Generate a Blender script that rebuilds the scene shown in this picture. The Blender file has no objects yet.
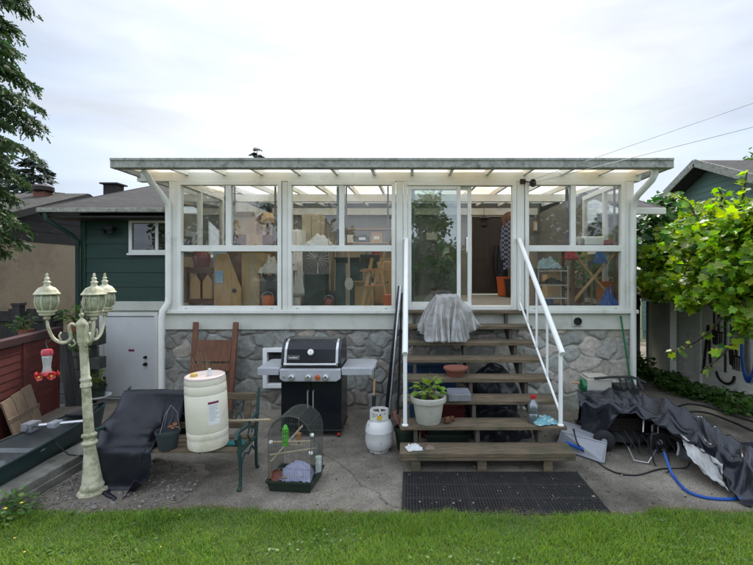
import bpy, math, random
import numpy as np
from mathutils import Vector, Matrix, Euler
random.seed(7); RNG = np.random.default_rng(11)
SC = bpy.context.scene
COL = SC.collection
R = math.radians
# ------------------------------------------------------------------ camera, sky, sun, exposure
cam_data = bpy.data.cameras.new('camera'); cam = bpy.data.objects.new('camera', cam_data); COL.objects.link(cam)
cam.location = (0, 0, 2.0); cam.rotation_euler = (R(90), 0, 0)
cam_data.sensor_fit = 'HORIZONTAL'; cam_data.sensor_width = 36; cam_data.lens = 20.99
cam_data.shift_x = -0.0445; cam_data.shift_y = -0.0139; cam_data.clip_start = 0.05; cam_data.clip_end = 3000
SC.camera = cam
SUN_EL, SUN_AZ = R(55), R(6)          # sun behind the house, a touch to the right
world = bpy.data.worlds.new('World'); SC.world = world; world.use_nodes = True
def build_world():
    nt = world.node_tree; nt.nodes.clear(); N = nt.nodes.new; L = nt.links.new
    out = N('ShaderNodeOutputWorld'); bg = N('ShaderNodeBackground'); bg.inputs['Strength'].default_value = 0.1
    sky = N('ShaderNodeTexSky'); sky.sky_type = 'NISHITA'; sky.sun_disc = False
    sky.sun_elevation = SUN_EL; sky.sun_rotation = SUN_AZ; sky.air_density = 1.0; sky.dust_density = 1.5; sky.ozone_density = 1.0
    tc = N('ShaderNodeTexCoord')
    # thin cloud: streaky noise on the view direction
    mp = N('ShaderNodeMapping'); mp.inputs['Scale'].default_value = (1.1, 1.6, 5.0); mp.inputs['Rotation'].default_value = (0.0, 0.22, 0.3)
    L(tc.outputs['Generated'], mp.inputs['Vector'])
    nz = N('ShaderNodeTexNoise'); nz.inputs['Scale'].default_value = 1.7; nz.inputs['Detail'].default_value = 7; nz.inputs['Roughness'].default_value = 0.52
    nz.inputs['Distortion'].default_value = 0.5
    L(mp.outputs['Vector'], nz.inputs['Vector'])
    rp = N('ShaderNodeValToRGB'); rp.color_ramp.elements[0].position = 0.34; rp.color_ramp.elements[1].position = 0.60
    rp.color_ramp.elements[0].color = (0.55,)*3 + (1,); rp.color_ramp.elements[1].color = (0.98,)*3 + (1,)
    L(nz.outputs['Fac'], rp.inputs['Fac'])
    # cloud gets brighter toward the sun
    sv = N('ShaderNodeVectorMath'); sv.operation = 'DOT_PRODUCT'
    d = Vector((math.sin(SUN_AZ - R(7)) * math.cos(R(26)), math.cos(SUN_AZ - R(7)) * math.cos(R(26)), math.sin(R(26))))
    sv.inputs[1].default_value = d
    nrm = N('ShaderNodeVectorMath'); nrm.operation = 'NORMALIZE'
    L(tc.outputs['Generated'], nrm.inputs[0]); L(nrm.outputs['Vector'], sv.inputs[0])
    mr = N('ShaderNodeMapRange'); mr.inputs['From Min'].default_value = 0.73; mr.inputs['From Max'].default_value = 1.0
    mr.inputs['To Min'].default_value = 0; mr.inputs['To Max'].default_value = 1
    L(sv.outputs['Value'], mr.inputs['Value'])
    pw = N('ShaderNodeMath'); pw.operation = 'POWER'; pw.inputs[1].default_value = 1.5; L(mr.outputs['Result'], pw.inputs[0])
    cc = N('ShaderNodeMix'); cc.data_type = 'RGBA'
    cc.inputs['A'].default_value = (3.65, 4.1, 4.85, 1); cc.inputs['B'].default_value = (6.6, 6.55, 6.4, 1)
    L(pw.outputs['Value'], cc.inputs['Factor'])
    nz2 = N('ShaderNodeTexNoise'); nz2.inputs['Scale'].default_value = 3.2; nz2.inputs['Detail'].default_value = 6; nz2.inputs['Distortion'].default_value = 0.3
    mp2 = N('ShaderNodeMapping'); mp2.inputs['Scale'].default_value = (1.0, 1.2, 4.5); mp2.inputs['Rotation'].default_value = (0.1, -0.15, 0.8)
    L(tc.outputs['Generated'], mp2.inputs['Vector']); L(mp2.outputs['Vector'], nz2.inputs['Vector'])
    br = N('ShaderNodeMapRange'); br.inputs['From Min'].default_value = 0.3; br.inputs['From Max'].default_value = 0.72
    br.inputs['To Min'].default_value = 0.86; br.inputs['To Max'].default_value = 1.12
    L(nz2.outputs['Fac'], br.inputs['Value'])
    cm = N('ShaderNodeMix'); cm.data_type = 'RGBA'; cm.blend_type = 'MULTIPLY'; cm.inputs['Factor'].default_value = 1
    L(cc.outputs['Result'], cm.inputs['A']); L(br.outputs['Result'], cm.inputs['B'])
    # unseen sky overhead and behind the camera boosted, added to light facade and patio
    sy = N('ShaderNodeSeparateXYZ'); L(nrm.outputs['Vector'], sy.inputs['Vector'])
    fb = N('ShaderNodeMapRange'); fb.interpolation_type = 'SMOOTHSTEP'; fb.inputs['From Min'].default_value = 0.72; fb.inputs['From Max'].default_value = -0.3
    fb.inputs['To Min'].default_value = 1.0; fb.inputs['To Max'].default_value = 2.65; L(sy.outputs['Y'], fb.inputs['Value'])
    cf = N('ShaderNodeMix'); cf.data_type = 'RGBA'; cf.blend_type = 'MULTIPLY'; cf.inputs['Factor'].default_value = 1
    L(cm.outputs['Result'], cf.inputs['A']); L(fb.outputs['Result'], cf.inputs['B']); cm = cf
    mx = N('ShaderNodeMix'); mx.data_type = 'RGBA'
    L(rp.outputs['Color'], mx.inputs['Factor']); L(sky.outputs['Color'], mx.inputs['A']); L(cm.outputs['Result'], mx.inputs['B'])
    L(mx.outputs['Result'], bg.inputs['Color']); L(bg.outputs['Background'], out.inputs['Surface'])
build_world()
sl = bpy.data.lights.new('sun', 'SUN'); sun = bpy.data.objects.new('sun', sl); COL.objects.link(sun)
sl.energy = 3.0; sl.angle = R(8); sl.color = (1.0, 0.94, 0.84)
sdir = Vector((math.sin(SUN_AZ) * math.cos(SUN_EL), math.cos(SUN_AZ) * math.cos(SUN_EL), math.sin(SUN_EL)))
sun.rotation_euler = sdir.to_track_quat('Z', 'Y').to_euler(); sun.location = (2, 20, 20)
SC.view_settings.view_transform = 'Standard'; SC.view_settings.look = 'None'
SC.view_settings.exposure = 0.95; SC.view_settings.gamma = 1.0; SC.view_settings.use_curve_mapping = False
SC.cycles.max_bounces = 10; SC.cycles.transparent_max_bounces = 24; SC.cycles.diffuse_bounces = 5; SC.cycles.use_denoising = True
SC.cycles.sample_clamp_indirect = 6
# ------------------------------------------------------------------ helpers
def at(px, py, Y):
    "the point at depth Y that the photo shows at pixel (px, py)"
    return Vector(((px - 410) * Y / 439, Y, 2 - (py - 272) * Y / 439))
def gd(px, py, z=0.0):
    "the point at height z that the photo shows at pixel (px, py)"
    Y = (2 - z) * 439 / (py - 272)
    return Vector(((px - 410) * Y / 439, Y, z))
WL = {}
def tag(o, label=None, cat=None, group=None, kind=None):
    if label: o['label'] = label
    if cat: o['category'] = cat
    if group: o['group'] = group
    if kind: o['kind'] = kind
    return o
def thing(name, label, cat, loc=(0, 0, 0), group=None):
    o = bpy.data.objects.new(name, None); COL.objects.link(o); o.location = loc; o.empty_display_size = 0.1
    WL[o.name] = Vector(loc)
    return tag(o, label, cat, group)
def copy_tree(o, parent=None):
    c = o.copy(); COL.objects.link(c)
    if parent is not None: c.parent = parent
    WL[c.name] = Vector(o.location) if parent is None else WL.get(parent.name, Vector())
    for ch in list(o.children): copy_tree(ch, c)
    return c
def link_mesh(name, me, mat, parent=None, label=None):
    o = bpy.data.objects.new(name, me); COL.objects.link(o)
    for m in (mat if isinstance(mat, (list, tuple)) else [mat]): me.materials.append(m)
    if parent is not None:
        o.parent = parent; WL[o.name] = WL[parent.name]
    else: WL[o.name] = Vector()
    if label: o['label'] = label
    return o
class MB:
    def __init__(s): s.v = []; s.f = []; s.mi = []; s.cur = 0
    def add(s, vs, fs, M=None):
        b = len(s.v)
        for p in vs:
            p = Vector(p)
            s.v.append(M @ p if M is not None else p)
        for f in fs: s.f.append([b + i for i in f]); s.mi.append(s.cur)
        return s
    def box(s, x0, x1, y0, y1, z0, z1, M=None):
        vs = [(x0,y0,z0),(x1,y0,z0),(x1,y1,z0),(x0,y1,z0),(x0,y0,z1),(x1,y0,z1),(x1,y1,z1),(x0,y1,z1)]
        return s.add(vs, [(0,3,2,1),(4,5,6,7),(0,1,5,4),(1,2,6,5),(2,3,7,6),(3,0,4,7)], M)
    def bar(s, a, b, w, h, up=(0, 0, 1)):
        a = Vector(a); b = Vector(b); d = (b - a); L = d.length; d.normalize()
        u = Vector(up)
        if abs(d.dot(u)) > 0.98: u = Vector((0, 1, 0))
        x = d.cross(u).normalized(); z = x.cross(d).normalized()
        M = Matrix(((x.x, d.x, z.x, a.x), (x.y, d.y, z.y, a.y), (x.z, d.z, z.z, a.z), (0, 0, 0, 1)))
        return s.box(-w/2, w/2, 0, L, -h/2, h/2, M)
    def tube(s, pts, r, n=8, cap=True):
        pts = [Vector(p) for p in pts]; m = len(pts)
        rr = r if isinstance(r, (list, tuple)) else [r] * m
        vs = []; fs = []; prev = None
        for i, p in enumerate(pts):
            t = (pts[min(i+1, m-1)] - pts[max(i-1, 0)]).normalized()
            if prev is None:
                ref = Vector((0, 0, 1)) if abs(t.z) < 0.9 else Vector((1, 0, 0))
                x = t.cross(ref).normalized()
            else:
                x = (prev - t * prev.dot(t)).normalized()
            prev = x; y = t.cross(x)
            for k in range(n):
                a = 2*math.pi*k/n
                vs.append(p + (x*math.cos(a) + y*math.sin(a)) * rr[i])
        for i in range(m-1):
            for k in range(n):
                fs.append((i*n+k, i*n+(k+1) % n, (i+1)*n+(k+1) % n, (i+1)*n+k))
        if cap: fs.append(tuple(range(n-1, -1, -1))); fs.append(tuple((m-1)*n+k for k in range(n)))
        return s.add(vs, fs)
    def lathe(s, prof, c=(0, 0, 0), n=20, M=None, flute=0, fl_n=8, sx=1.0, sy=1.0):
        vs = []; fs = []; m = len(prof)
        for (r, z) in prof:
            for k in range(n):
                a = 2*math.pi*k/n; q = r*(1 + flute*abs(math.sin(a*fl_n/2))) if flute else r
                vs.append((c[0]+q*math.cos(a)*sx, c[1]+q*math.sin(a)*sy, c[2]+z))
        for i in range(m-1):
            for k in range(n): fs.append((i*n+k, i*n+(k+1) % n, (i+1)*n+(k+1) % n, (i+1)*n+k))
        if prof[0][0] > 1e-4: fs.append(tuple(range(n-1, -1, -1)))
        if prof[-1][0] > 1e-4: fs.append(tuple((m-1)*n+k for k in range(n)))
        return s.add(vs, fs, M)
    def prism(s, poly, axis, a0, a1, M=None):
        "poly: 2D points, extruded along axis x, y or z from a0 to a1"
        n = len(poly)
        def mk(p, a): return {'x': (a, p[0], p[1]), 'y': (p[0], a, p[1]), 'z': (p[0], p[1], a)}[axis]
        vs = [mk(p, a0) for p in poly] + [mk(p, a1) for p in poly]
        fs = [tuple(range(n-1, -1, -1)), tuple(range(n, 2*n))] + [(i, (i+1) % n, n+(i+1) % n, n+i) for i in range(n)]
        return s.add(vs, fs, M)
    def grid(s, fn, nu, nv, closed=False):
        vs = [fn(u/(nu-1) if not closed else u/nu, v/(nv-1)) for u in range(nu) for v in range(nv)]
        fs = []
        for u in range(nu if closed else nu-1):
            for v in range(nv-1):
                u2 = (u+1) % nu
                fs.append((u*nv+v, u2*nv+v, u2*nv+v+1, u*nv+v+1))
        return s.add(vs, fs)
    def build(s, name, mat, parent=None, smooth=False, bevel=0, label=None, solid=0, subsurf=0, angle=40, seg=2):
        off = WL[parent.name] if parent is not None else Vector()
        me = bpy.data.meshes.new(name)
        me.from_pydata([tuple(p - off) for p in s.v], [], s.f); me.update()
        import bmesh
        bm = bmesh.new(); bm.from_mesh(me); bmesh.ops.recalc_face_normals(bm, faces=bm.faces); bm.to_mesh(me); bm.free()
        o = link_mesh(name, me, mat, parent, label)
        if isinstance(mat, (list, tuple)): me.polygons.foreach_set('material_index', s.mi)
        if smooth:
            me.polygons.foreach_set('use_smooth', [True]*len(me.polygons))
            if smooth != 'all': me.set_sharp_from_angle(angle=R(angle))
        if solid:
            m = o.modifiers.new('solid', 'SOLIDIFY'); m.thickness = solid
        if subsurf:
            m = o.modifiers.new('sub', 'SUBSURF'); m.levels = subsurf; m.render_levels = subsurf
        if bevel:
            m = o.modifiers.new('bevel', 'BEVEL'); m.width = bevel; m.segments = seg; m.limit_method = 'ANGLE'; m.angle_limit = R(35); m.harden_normals = False
        return o
def scatter(name, tv, tf, pos, fwd, up, scale, mat, parent=None, label=None, smooth=False):
    "one mesh of many copies of a small template (leaf, blade)"
    tv = np.asarray(tv, float); n = len(pos); k = len(tv)
    pos = np.asarray(pos, float); fwd = np.asarray(fwd, float); up = np.asarray(up, float)
    fwd = fwd / (np.linalg.norm(fwd, axis=1, keepdims=True) + 1e-9)
    x = np.cross(fwd, up); x /= (np.linalg.norm(x, axis=1, keepdims=True) + 1e-9)
    z = np.cross(x, fwd)
    sc = np.asarray(scale, float); sc = sc[:, None] if sc.ndim == 1 else sc
    if sc.shape[1] == 1: sc = np.repeat(sc, 3, 1)
    P = (pos[:, None, :] + (tv[None, :, 0] * sc[:, 0:1])[:, :, None] * x[:, None, :] + (tv[None, :, 1] * sc[:, 1:2])[:, :, None] * fwd[:, None, :]
         + (tv[None, :, 2] * sc[:, 2:3])[:, :, None] * z[:, None, :]).reshape(-1, 3)
    if parent is not None: P = P - np.array(WL[parent.name])[None, :]
    lens = [len(f) for f in tf]; flat = np.array([i for f in tf for i in f])
    loops = (flat[None, :] + (np.arange(n) * k)[:, None]).reshape(-1)
    tot = np.tile(np.array(lens), n); start = np.concatenate([[0], np.cumsum(tot)[:-1]])
    me = bpy.data.meshes.new(name)
    me.vertices.add(len(P)); me.vertices.foreach_set('co', P.astype(np.float32).reshape(-1))
    me.loops.add(len(loops)); me.loops.foreach_set('vertex_index', loops.astype(np.int32))
    me.polygons.add(len(tot)); me.polygons.foreach_set('loop_start', start.astype(np.int32))
    me.update(calc_edges=True); me.validate()
    if smooth: me.polygons.foreach_set('use_smooth', [True]*len(me.polygons))
    return link_mesh(name, me, mat, parent, label)
def drape(P, excess=1.06, pins=None, colliders=(), steps=90, iters=6, g=0.0016, zmin=0.006, bend=0.25, seed=1):
    "relax a sheet (nu, nv, 3) with a little spare cloth under gravity over simple solids, so real folds form"
    P = np.array(P, float); nu, nv, _ = P.shape; prev = P.copy(); rng = np.random.default_rng(seed)
    P0 = P.copy(); P += rng.normal(size=P.shape)*0.004
    w = np.ones((nu, nv)); pinpos = P0.copy()
    if pins is not None: w[pins] = 0.0
    sets = []
    def addset(a0, a1, b0, b1, k, ex):
        A = P0[a0, a1]; B = P0[b0, b1]; L = np.linalg.norm(A-B, axis=-1)*ex; sets.append((a0, a1, b0, b1, L, k))
    for par in (0, 1):
        iu = np.arange(par, nu-1, 2); iv = np.arange(par, nv-1, 2); au = np.arange(nu); av = np.arange(nv)
        addset(*np.ix_(iu, av), *np.ix_(iu+1, av), 1.0, excess); addset(*np.ix_(au, iv), *np.ix_(au, iv+1), 1.0, excess)
        for pv in (0, 1):
            jv = np.arange(pv, nv-1, 2)
            addset(*np.ix_(iu, jv), *np.ix_(iu+1, jv+1), 0.5, excess); addset(*np.ix_(iu+1, jv), *np.ix_(iu, jv+1), 0.5, excess)
    for par in (0, 1, 2, 3):
        iu = np.arange(par, nu-2, 4); iv = np.arange(par, nv-2, 4); au = np.arange(nu); av = np.arange(nv)
        addset(*np.ix_(iu, av), *np.ix_(iu+2, av), bend, excess); addset(*np.ix_(au, iv), *np.ix_(au, iv+2), bend, excess)
    for st in range(steps):
        vel = (P-prev)*0.93; prev = P.copy(); P = P+vel*w[..., None]; P[..., 2] -= g*w
        for it in range(iters):
            for a0, a1, b0, b1, L, k in sets:
                A = P[a0, a1]; B = P[b0, b1]; d = B-A; l = np.linalg.norm(d, axis=-1)+1e-9; wa = w[a0, a1]; wb = w[b0, b1]; ws = wa+wb+1e-9
                c = (k*(l-L)/l/ws)[..., None]*d; P[a0, a1] = A+c*wa[..., None]; P[b0, b1] = B-c*wb[..., None]
            for col in colliders:
                if col[0] == 'box':
                    _, x0, x1, y0, y1, z0, z1 = col
                    ins = (P[..., 0] > x0) & (P[..., 0] < x1) & (P[..., 1] > y0) & (P[..., 1] < y1) & (P[..., 2] > z0) & (P[..., 2] < z1)
                    if ins.any():
                        q = P[ins]; dist = np.stack([q[:, 0]-x0, x1-q[:, 0], q[:, 1]-y0, y1-q[:, 1], z1-q[:, 2]], 1); k = dist.argmin(1)
                        q[:, 0] = np.where(k == 0, x0, np.where(k == 1, x1, q[:, 0])); q[:, 1] = np.where(k == 2, y0, np.where(k == 3, y1, q[:, 1])); q[:, 2] = np.where(k == 4, z1, q[:, 2]); P[ins] = q
                        pr = prev[ins]; prev[ins] = pr+(q-pr)*0.7
                else:
                    _, c, r = col; c = np.array(c); r = np.array(r); d = (P-c)/r; l = np.linalg.norm(d, axis=-1)
                    ins = l < 1
                    if ins.any():
                        q = c+d[ins]/(l[ins][:, None]+1e-9)*r; P[ins] = q; pr = prev[ins]; prev[ins] = pr+(q-pr)*0.7
            low = P[..., 2] < zmin
            if low.any(): P[..., 2] = np.where(low, zmin, P[..., 2]); prev[low] += (P[low]-prev[low])*0.8
            if pins is not None: P[pins] = pinpos[pins]
    return P
def cloth_mesh(P, closed=False):
    nu, nv, _ = P.shape; m = MB(); m.v = [Vector(p) for p in P.reshape(-1, 3)]
    for u in range(nu if closed else nu-1):
        for v in range(nv-1): u2 = (u+1) % nu; m.f.append([u*nv+v, u2*nv+v, u2*nv+v+1, u*nv+v+1]); m.mi.append(0)
    return m
def vnoise(p, seed=0):
    from mathutils import noise
    return noise.noise(Vector(p) + Vector((seed*7.3, seed*3.1, seed*5.7)))
# ------------------------------------------------------------------ materials
def hexc(r, g, b):
    f = lambda c: (c/255/12.92 if c/255 <= 0.04045 else ((c/255+0.055)/1.055)**2.4)
    return (f(r), f(g), f(b), 1)
def M_(name, c1, c2=None, rough=0.7, scale=6.0, bump=0.1, bscale=None, metal=0.0, stretch=(1, 1, 1), detail=6, c3=None, s3=1.2, f3=(0.5, 0.7), spec=0.4,
       rvar=0.1, translucent=0.0, island=0.0, attr=None, coat=0.0, bdist=0.01, coord='Object'):
    m = bpy.data.materials.new(name); m.use_nodes = True; nt = m.node_tree; N = nt.nodes.new; L = nt.links.new
    b = nt.nodes['Principled BSDF']; out = nt.nodes['Material Output']
    c1 = tuple(c1)[:3] + (1,); c2 = tuple(c2 or [c*0.75 for c in c1[:3]])[:3] + (1,)
    tc = N('ShaderNodeTexCoord'); mp = N('ShaderNodeMapping'); mp.inputs['Scale'].default_value = stretch
    L(tc.outputs[coord], mp.inputs['Vector'])
    n1 = N('ShaderNodeTexNoise'); n1.inputs['Scale'].default_value = scale; n1.inputs['Detail'].default_value = detail; n1.inputs['Roughness'].default_value = 0.62
    L(mp.outputs['Vector'], n1.inputs['Vector'])
    r1 = N('ShaderNodeMapRange'); r1.inputs['From Min'].default_value = 0.32; r1.inputs['From Max'].default_value = 0.68; L(n1.outputs['Fac'], r1.inputs['Value'])
    mx = N('ShaderNodeMix'); mx.data_type = 'RGBA'; mx.inputs['A'].default_value = c1; mx.inputs['B'].default_value = c2
    L(r1.outputs['Result'], mx.inputs['Factor'])
    col = mx.outputs['Result']
    if attr:
        an = N('ShaderNodeAttribute'); an.attribute_name = attr
        am = N('ShaderNodeMix'); am.data_type = 'RGBA'; am.blend_type = 'MULTIPLY'; am.inputs['Factor'].default_value = 1
        L(col, am.inputs['A']); L(an.outputs['Color'], am.inputs['B']); col = am.outputs['Result']
    if c3:
        n3 = N('ShaderNodeTexNoise'); n3.inputs['Scale'].default_value = s3; n3.inputs['Detail'].default_value = 8; n3.inputs['Roughness'].default_value = 0.65
        L(tc.outputs[coord], n3.inputs['Vector'])
        r3 = N('ShaderNodeMapRange'); r3.inputs['From Min'].default_value = f3[0]; r3.inputs['From Max'].default_value = f3[1]; L(n3.outputs['Fac'], r3.inputs['Value'])
        m3 = N('ShaderNodeMix'); m3.data_type = 'RGBA'; m3.inputs['B'].default_value = tuple(c3)[:3] + (1,)
        L(r3.outputs['Result'], m3.inputs['Factor']); L(col, m3.inputs['A']); col = m3.outputs['Result']
    if island:
        ge = N('ShaderNodeNewGeometry'); hs = N('ShaderNodeHueSaturation')
        a = N('ShaderNodeMapRange'); a.inputs['To Min'].default_value = 1-island; a.inputs['To Max'].default_value = 1+island; L(ge.outputs['Random Per Island'], a.inputs['Value'])
        h = N('ShaderNodeMapRange'); h.inputs['To Min'].default_value = 0.5-island*0.07; h.inputs['To Max'].default_value = 0.5+island*0.07
        mm = N('ShaderNodeMath'); mm.operation = 'MULTIPLY'; mm.inputs[1].default_value = 7.13; L(ge.outputs['Random Per Island'], mm.inputs[0])
        fr = N('ShaderNodeMath'); fr.operation = 'FRACT'; L(mm.outputs['Value'], fr.inputs[0]); L(fr.outputs['Value'], h.inputs['Value'])
        L(a.outputs['Result'], hs.inputs['Value']); L(h.outputs['Result'], hs.inputs['Hue']); L(col, hs.inputs['Color']); col = hs.outputs['Color']
    L(col, b.inputs['Base Color'])
    b.inputs['Metallic'].default_value = metal; b.inputs['Specular IOR Level'].default_value = spec; b.inputs['Coat Weight'].default_value = coat
    if rvar:
        rr = N('ShaderNodeMapRange'); rr.inputs['To Min'].default_value = max(0.02, rough-rvar); rr.inputs['To Max'].default_value = min(1, rough+rvar)
        L(n1.outputs['Fac'], rr.inputs['Value']); L(rr.outputs['Result'], b.inputs['Roughness'])
    else: b.inputs['Roughness'].default_value = rough
    if bump:
        nb = N('ShaderNodeTexNoise'); nb.inputs['Scale'].default_value = bscale or scale*4; nb.inputs['Detail'].default_value = 5; L(mp.outputs['Vector'], nb.inputs['Vector'])
        bp = N('ShaderNodeBump'); bp.inputs['Strength'].default_value = bump; bp.inputs['Distance'].default_value = bdist
        L(nb.outputs['Fac'], bp.inputs['Height']); L(bp.outputs['Normal'], b.inputs['Normal'])
    if translucent:
        tr = N('ShaderNodeBsdfTranslucent'); sh = N('ShaderNodeMixShader'); sh.inputs['Fac'].default_value = translucent
        ht = N('ShaderNodeHueSaturation'); ht.inputs['Saturation'].default_value = 1.2; ht.inputs['Value'].default_value = 1.7; L(col, ht.inputs['Color']); L(ht.outputs['Color'], tr.inputs['Color'])
        L(b.outputs['BSDF'], sh.inputs[1]); L(tr.outputs['BSDF'], sh.inputs[2]); L(sh.outputs['Shader'], out.inputs['Surface'])
    return m
def glass_mat(name, tint=(0.97, 0.985, 0.975), dust=0.07, fres=1.0, dustcol=(0.6, 0.6, 0.56)):
    m = bpy.data.materials.new(name); m.use_nodes = True; nt = m.node_tree; nt.nodes.clear(); N = nt.nodes.new; L = nt.links.new
    out = N('ShaderNodeOutputMaterial'); tr = N('ShaderNodeBsdfTransparent'); tr.inputs['Color'].default_value = tint + (1,)
    gl = N('ShaderNodeBsdfGlossy'); gl.inputs['Roughness'].default_value = 0.0; gl.inputs['Color'].default_value = (1, 1, 1, 1)
    df = N('ShaderNodeBsdfDiffuse'); df.inputs['Color'].default_value = dustcol + (1,)
    fr = N('ShaderNodeFresnel'); fr.inputs['IOR'].default_value = 1.5
    mu = N('ShaderNodeMath'); mu.operation = 'MULTIPLY'; mu.inputs[1].default_value = fres; L(fr.outputs['Fac'], mu.inputs[0])
    tc = N('ShaderNodeTexCoord'); nz = N('ShaderNodeTexNoise'); nz.inputs['Scale'].default_value = 3.5; nz.inputs['Detail'].default_value = 9; nz.inputs['Roughness'].default_value = 0.7
    L(tc.outputs['Object'], nz.inputs['Vector'])
    nb = N('ShaderNodeTexNoise'); nb.inputs['Scale'].default_value = 1.3; nb.inputs['Detail'].default_value = 1; L(tc.outputs['Object'], nb.inputs['Vector'])
    bp = N('ShaderNodeBump'); bp.inputs['Strength'].default_value = 0.02; bp.inputs['Distance'].default_value = 0.02; L(nb.outputs['Fac'], bp.inputs['Height']); L(bp.outputs['Normal'], gl.inputs['Normal'])
    rp = N('ShaderNodeMapRange'); rp.inputs['From Min'].default_value = 0.38; rp.inputs['From Max'].default_value = 0.75; rp.inputs['To Max'].default_value = dust*2.4; rp.inputs['To Min'].default_value = dust*0.35
    L(nz.outputs['Fac'], rp.inputs['Value'])
    vo = N('ShaderNodeTexVoronoi'); vo.inputs['Scale'].default_value = 22; L(tc.outputs['Object'], vo.inputs['Vector'])
    sp = N('ShaderNodeMapRange'); sp.inputs['From Min'].default_value = 0.06; sp.inputs['From Max'].default_value = 0.12; sp.inputs['To Min'].default_value = dust*2.5; sp.inputs['To Max'].default_value = 0
    L(vo.outputs['Distance'], sp.inputs['Value'])
    ad = N('ShaderNodeMath'); ad.operation = 'ADD'; L(rp.outputs['Result'], ad.inputs[0]); L(sp.outputs['Result'], ad.inputs[1])
    m1 = N('ShaderNodeMixShader'); m2 = N('ShaderNodeMixShader')
    L(ad.outputs['Value'], m1.inputs['Fac']); L(tr.outputs['BSDF'], m1.inputs[1]); L(df.outputs['BSDF'], m1.inputs[2])
    L(mu.outputs['Value'], m2.inputs['Fac']); L(m1.outputs['Shader'], m2.inputs[1]); L(gl.outputs['BSDF'], m2.inputs[2])
    L(m2.outputs['Shader'], out.inputs['Surface'])
    return m
def film_mat(name, col, trans, translu, gloss=0.1, stain=None, stain_scale=2.0, bump=0.0, stretch=(1, 1, 1)):
    "thin sheet: part clear, part diffusing"
    m = bpy.data.materials.new(name); m.use_nodes = True; nt = m.node_tree; nt.nodes.clear(); N = nt.nodes.new; L = nt.links.new
    out = N('ShaderNodeOutputMaterial'); tr = N('ShaderNodeBsdfTransparent'); tl = N('ShaderNodeBsdfTranslucent'); df = N('ShaderNodeBsdfDiffuse'); gl = N('ShaderNodeBsdfGlossy')
    gl.inputs['Roughness'].default_value = 0.25
    tc = N('ShaderNodeTexCoord'); mp = N('ShaderNodeMapping'); mp.inputs['Scale'].default_value = stretch; L(tc.outputs['Object'], mp.inputs['Vector'])
    nz = N('ShaderNodeTexNoise'); nz.inputs['Scale'].default_value = stain_scale; nz.inputs['Detail'].default_value = 6; L(mp.outputs['Vector'], nz.inputs['Vector'])
    rp = N('ShaderNodeMapRange'); rp.inputs['From Min'].default_value = 0.42; rp.inputs['From Max'].default_value = 0.66; L(nz.outputs['Fac'], rp.inputs['Value'])
    mx = N('ShaderNodeMix'); mx.data_type = 'RGBA'; mx.inputs['A'].default_value = tuple(col) + (1,); mx.inputs['B'].default_value = tuple(stain or col) + (1,)
    L(rp.outputs['Result'], mx.inputs['Factor'])
    for nd in (tr, tl, df): L(mx.outputs['Result'], nd.inputs['Color'])
    a = N('ShaderNodeMixShader'); a.inputs['Fac'].default_value = translu; L(df.outputs['BSDF'], a.inputs[1]); L(tl.outputs['BSDF'], a.inputs[2])
    b = N('ShaderNodeMixShader'); b.inputs['Fac'].default_value = trans; L(a.outputs['Shader'], b.inputs[1]); L(tr.outputs['BSDF'], b.inputs[2])
    c = N('ShaderNodeMixShader'); c.inputs['Fac'].default_value = gloss; L(b.outputs['Shader'], c.inputs[1]); L(gl.outputs['BSDF'], c.inputs[2])
    if bump:
        nb = N('ShaderNodeTexNoise'); nb.inputs['Scale'].default_value = 14; nb.inputs['Detail'].default_value = 4; L(tc.outputs['Object'], nb.inputs['Vector'])
        bp = N('ShaderNodeBump'); bp.inputs['Strength'].default_value = bump; bp.inputs['Distance'].default_value = 0.02; L(nb.outputs['Fac'], bp.inputs['Height'])
        for nd in (gl, df): L(bp.outputs['Normal'], nd.inputs['Normal'])
    L(c.outputs['Shader'], out.inputs['Surface'])
    return m
def shingle_mat(name, c1, c2):
    m = M_(name, c1, c2, rough=0.9, scale=9, bump=0)
    nt = m.node_tree; N = nt.nodes.new; L = nt.links.new; b = nt.nodes['Principled BSDF']
    tc = N('ShaderNodeTexCoord'); bk = N('ShaderNodeTexBrick'); bk.inputs['Scale'].default_value = 1.0
    bk.inputs['Brick Width'].default_value = 0.3; bk.inputs['Row Height'].default_value = 0.14; bk.inputs['Mortar Size'].default_value = 0.012
    bk.inputs['Color1'].default_value = (1.0,)*3+(1,); bk.inputs['Color2'].default_value = (0.6,)*3+(1,); bk.inputs['Mortar'].default_value = (0.3,)*3+(1,)
    L(tc.outputs['Object'], bk.inputs['Vector'])
    src = b.inputs['Base Color'].links[0].from_socket
    mm = N('ShaderNodeMix'); mm.data_type = 'RGBA'; mm.blend_type = 'MULTIPLY'; mm.inputs['Factor'].default_value = 1
    L(src, mm.inputs['A']); L(bk.outputs['Color'], mm.inputs['B']); L(mm.outputs['Result'], b.inputs['Base Color'])
    bp = N('ShaderNodeBump'); bp.inputs['Strength'].default_value = 0.6; bp.inputs['Distance'].default_value = 0.02; L(bk.outputs['Color'], bp.inputs['Height']); L(bp.outputs['Normal'], b.inputs['Normal'])
    return m
MT = {}
MT['trim'] = M_('white_trim_paint', (0.71, 0.71, 0.66), (0.61, 0.61, 0.555), rough=0.45, scale=2.5, bump=0.04, c3=(0.36, 0.37, 0.29), s3=3, f3=(0.58, 0.85))
MT['trim2'] = M_('rim_board_paint', (0.57, 0.57, 0.50), (0.48, 0.48, 0.41), rough=0.6, scale=3, bump=0.06, c3=(0.28, 0.27, 0.2), s3=2.2, f3=(0.55, 0.8))
MT['fascia'] = M_('weathered_gutter', (0.34, 0.34, 0.29), (0.20, 0.205, 0.165), rough=0.6, scale=16, bump=0.1, stretch=(2, 1, 1.4), c3=(0.085, 0.09, 0.07), s3=9, f3=(0.5, 0.72))
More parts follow.
